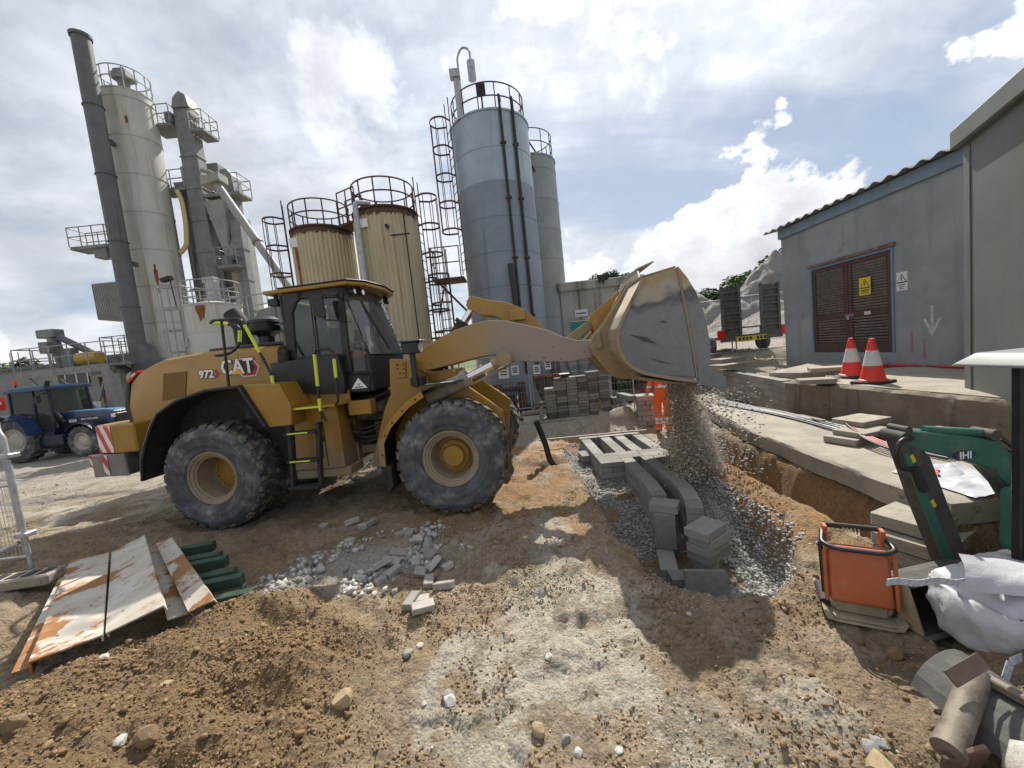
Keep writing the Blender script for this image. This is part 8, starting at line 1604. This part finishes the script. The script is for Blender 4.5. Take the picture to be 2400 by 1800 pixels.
# ------------------------------------------------------------------ tractor and lorry on the left
def build_tractor():
    f = gz(192, 1070, 0); T = thing('tractor', 'blue tractor parked behind the left fence', 'tractor', (f.x-.95, f.y+.75, 0), rad(-2)); T['label'] = 'dark blue tractor parked beyond the left mesh fence'
    BL = M('tractor_blue', (.014,.038,.11), (.011,.03,.09), 3, .35, coat=.3, dust=((.2,.2,.2),.2,4)); LB = M('tractor_light_blue', (.09,.20,.36), None, rough=.35); NV = M('tractor_navy', (.012,.018,.04), None, rough=.45, dust=(DUST,.15,5)); CRM = M('wheel_cream', (.45,.42,.36), (.36,.33,.28), 6, .7)
    def wheel(x, y, r, w, rim):
        o = MB().lathe([(rim,.04),(rim+.05,.0),(r*.82,-.01),(r*.93,.04),(r*.96,.12),(r*.96,w-.12),(r*.93,w-.04),(r*.82,w+.01),(rim+.05,w),(rim,w-.04)], axis='y', n=40).build('wheel', RUB, T, 35); o.location = (x, y, r); m = MB()
        for i in range(20):
            for s in (0, 1):
                a = 2*math.pi*(i+.5*s)/20; h0, h1 = (.02,.5*w) if s == 0 else (w-.02,.5*w); q = []
                for h, k, dr in ((h0,0,.97),(h1,.16,1.0)): q.append([(r*rr*math.cos(a+k+da), h, r*rr*math.sin(a+k+da)) for rr, da in ((.93,-.06),(.93,.06),(dr,.045),(dr,-.045))])
                m.hexa([q[0][0],q[0][1],q[1][1],q[1][0]], [q[0][3],q[0][2],q[1][2],q[1][3]])
        m.build('tread', TREAD, o); MB().lathe([(rim+.01,.05),(rim-.03,.03),(rim-.06,.10),(rim*.65,.14),(rim*.6,.10),(rim*.35,.06),(.0,.05)], axis='y', n=30).build('rim', CRM, o, 35); return o
    for y in (-.95, .5): wheel(1.35, y, .64, .45, .36)
    for y in (-1.05, .45): wheel(-1.35, y, .92, .60, .50)
    m = MB(); lo = [(-.1,1.15),(2.25,1.15),(2.35,1.55),(2.30,1.74),(1.9,1.80),(-.1,1.86)]
    m.prism([(x,-.42,z) for x, z in lo], (0,.84,0)); hd = m.build('bonnet', BL, T, 40, .05, 3); MB().prism([(x,-.30,z) for x, z in ((-.1,1.862),(1.9,1.802),(2.27,1.745),(2.27,1.755),(1.9,1.82),(-.1,1.88))], (0,.6,0)).build('bonnet_top', LB, hd)
    MB().prism([(x,-.43,z) for x, z in ((-.1,1.17),(2.0,1.17),(1.9,1.45),(1.5,1.58),(-.1,1.62))], (0,.008,0)).build('bonnet_panel', NV, hd); MB().box(2.25,2.37,-.35,.35,1.2,1.62).build('grille', BLK, T, bevel=.02); MB().box(2.18,2.34,-.43,-.28,1.45,1.62).build('head_lamp', MATS['lamp_lens'], T, bevel=.02)
    WD = MATS['decal_white']; text('model_text', '8260', .17, WD, hd, frame((.55,-.441,1.47), (1,0,0), (0,0,1)), .001, .004); text('maker_text', 'NEW HOLLAND', .10, WD, hd, frame((1.28,-.441,1.50), (1,0,0), (0,0,1)), .001, .002)
    MB().box(-1.6,1.6,-.3,.3,.55,1.15).box(1.0,1.7,-.5,.5,.5,.85).box(-1.7,-1.0,-.5,.5,.6,1.2).build('chassis', NV, T, bevel=.04); m = MB(); m.box(-.6,.5,-.85,-.45,.55,1.0); m.build('fuel_tank', NV, T, bevel=.06, seg=2); MB().box(-.4,.1,-.95,-.7,.45,.5).build('step', NV, T)
    # cab
    for x, t in ((-1.55,0),(-.55,.0),(.05,.10)):
        for y in (-.78, .78): MB().beam((x+t,y,1.15),(x,y*.92,2.85),.07).build('cab_pillar', NV, T)
    MB().box(-1.65,.15,-.85,.85,2.83,2.98).build('cab_roof', BL, T, bevel=.05, seg=2); MB().box(-1.5,-.0,-.8,.8,2.978,3.03).build('roof_hatch', LB, T, bevel=.02); MB().box(-1.6,.12,-.8,.8,1.0,1.2).build('cab_floor', NV, T)
    TG = glass_mat('tractor_glass', (.62,.74,.72), .06)
    for y in (-.77, .77): MB().prism([(-1.5,y,1.2),(.08,y,1.2),(.02,y*.93,2.82),(-1.5,y*.93,2.82)], (0,.006,0)).build('side_window', TG, T)
    MB().prism([(.11,-.74,1.5),(.11,.74,1.5),(.04,.68,2.82),(.04,-.68,2.82)], (.006,0,0)).build('windscreen', TG, T); MB().prism([(-1.56,-.74,1.5),(-1.56,.74,1.5),(-1.56,.68,2.82),(-1.56,-.68,2.82)], (.006,0,0)).build('rear_window', TG, T)
    MB().box(-1.2,-.75,-.24,.24,1.5,1.6).box(-1.25,-1.15,-.24,.24,1.6,2.2).build('seat', BLK, T, bevel=.03); m = MB(); m.lathe([(.18,-.012),(.195,0),(.18,.012),(.165,0)], (0,0,0), 'z', 20, True); st = m.build('steering_wheel', BLK, T, 40); st.location = (-.35,0,1.98); st.rotation_euler = (0,rad(-35),0)
    MB().tube(rnd_path([(.35,-.52,1.45),(.20,-.52,1.6),(.02,-.62,2.0),(-.02,-.62,3.05),(.06,-.62,3.2)], .15, 5), .075, 14).build('exhaust_stack', BLKM, T, 50); MB().cyl((-1.5,-.5,2.98),(-1.5,-.5,3.2),.02).build('beacon_stalk', BLK, T); MB().cyl((-1.5,-.5,3.2),(-1.5,-.5,3.36),.075,.06,16).build('beacon', M('beacon_red', (.75,.06,.02), None, rough=.3), T, 40)
    for y in (-1.08, 1.08):
        m = MB(); pts = arc((-1.35, y, .92), 1.05, rad(10), rad(150), 12, (1,0,0), (0,0,1))
        for a, b in zip(pts[:-1], pts[1:]): m.beam(a, b, .03, .55, up=(0,1,0))
        m.build('rear_mudguard', BL, T, 40)
    m = MB(); pts = arc((1.35,-.75,.64), .74, rad(20), rad(140), 10, (1,0,0), (0,0,1))
    for a, b in zip(pts[:-1], pts[1:]): m.beam(a, b, .02, .45, up=(0,1,0))
    m.build('front_mudguard', NV, T, 40); MB().box(.0,.12,-1.15,-1.0,2.35,2.62).beam((.02,-.72,2.75),(.06,-1.07,2.6),.025).build('mirror', BLK, T)
    # lorry seen beyond
    p = gy(275, 950, 30); L_ = thing('lorry', 'pale lorry cab parked beyond the blue tractor', 'lorry', (p.x-.6, 30, 0), rad(-25)); LW = M('lorry_white', (.45,.46,.47), (.36,.37,.38), 2, .5)
    MB().box(-1.2,1.2,0,2.0,.9,3.3).build('cab', LW, L_, bevel=.12, seg=3); MB().box(-1.1,1.1,-.03,.02,2.0,2.9).build('windscreen', glass_mat('dark_glass'), L_); MB().box(-1.0,1.0,-.05,0,.95,1.75).build('grille', STACKM, L_)
    for i in range(4): MB().box(-.95,.95,-.08,-.05,1.05+.18*i,1.10+.18*i).build('grille_bar', LW, L_)
    MB().box(-1.25,1.25,-.15,.3,.45,.9).build('bumper', LW, L_, bevel=.04)
    for x in (-.95, .95): MB().box(x-.2,x+.2,-.17,-.1,.55,.78).build('head_lamp', MATS['lamp_lens'], L_); MB().lathe([(.25,0),(.45,0),(.52,.05),(.52,.25),(.45,.3),(.25,.3)], (x-.15 if x > 0 else x-.15, .9, .52), 'x', 24).build('wheel', RUB, L_, 40); MB().box(x*1.35-.1,x*1.35+.1,.1,.2,2.0,2.6).build('mirror', BLK, L_)
    MB().box(-1.2,1.2,2.2,7,1.1,3.4).build('load_body', M('lorry_body', (.30,.31,.30)), L_, bevel=.03); MB().box(-.5,.5,1.5,7,.6,1.0).build('chassis', BLK, L_)
    for y in (4.6,5.8):
        for x in (-1.1,.8): MB().lathe([(.25,0),(.45,0),(.52,.05),(.52,.25),(.45,.3),(.25,.3)], (x, y, .52), 'x', 24).build('wheel', RUB, L_, 40)
    Tn = thing('water_tank', 'pale rounded tank standing behind the tractor bonnet', 'tank', (0,0,0)); q = gy(140, 965, 18.8); MB().cyl((q.x-.5,18.6,1.5),(q.x+1.1,18.9,1.5),.75,n=24).build('tank_drum', PLANTL, Tn, 35); MB().box(q.x-.2,q.x+.8,18.4,19.0,0,.8).build('tank_stand', STACKM, Tn)
    tag(MB().box(-19.2,-19.0,16.9,17.05,0,.75).build('timber_stake', M('stake_wood', (.42,.30,.17))), 'short timber stake standing behind the tractor', 'stake')
build_tractor()
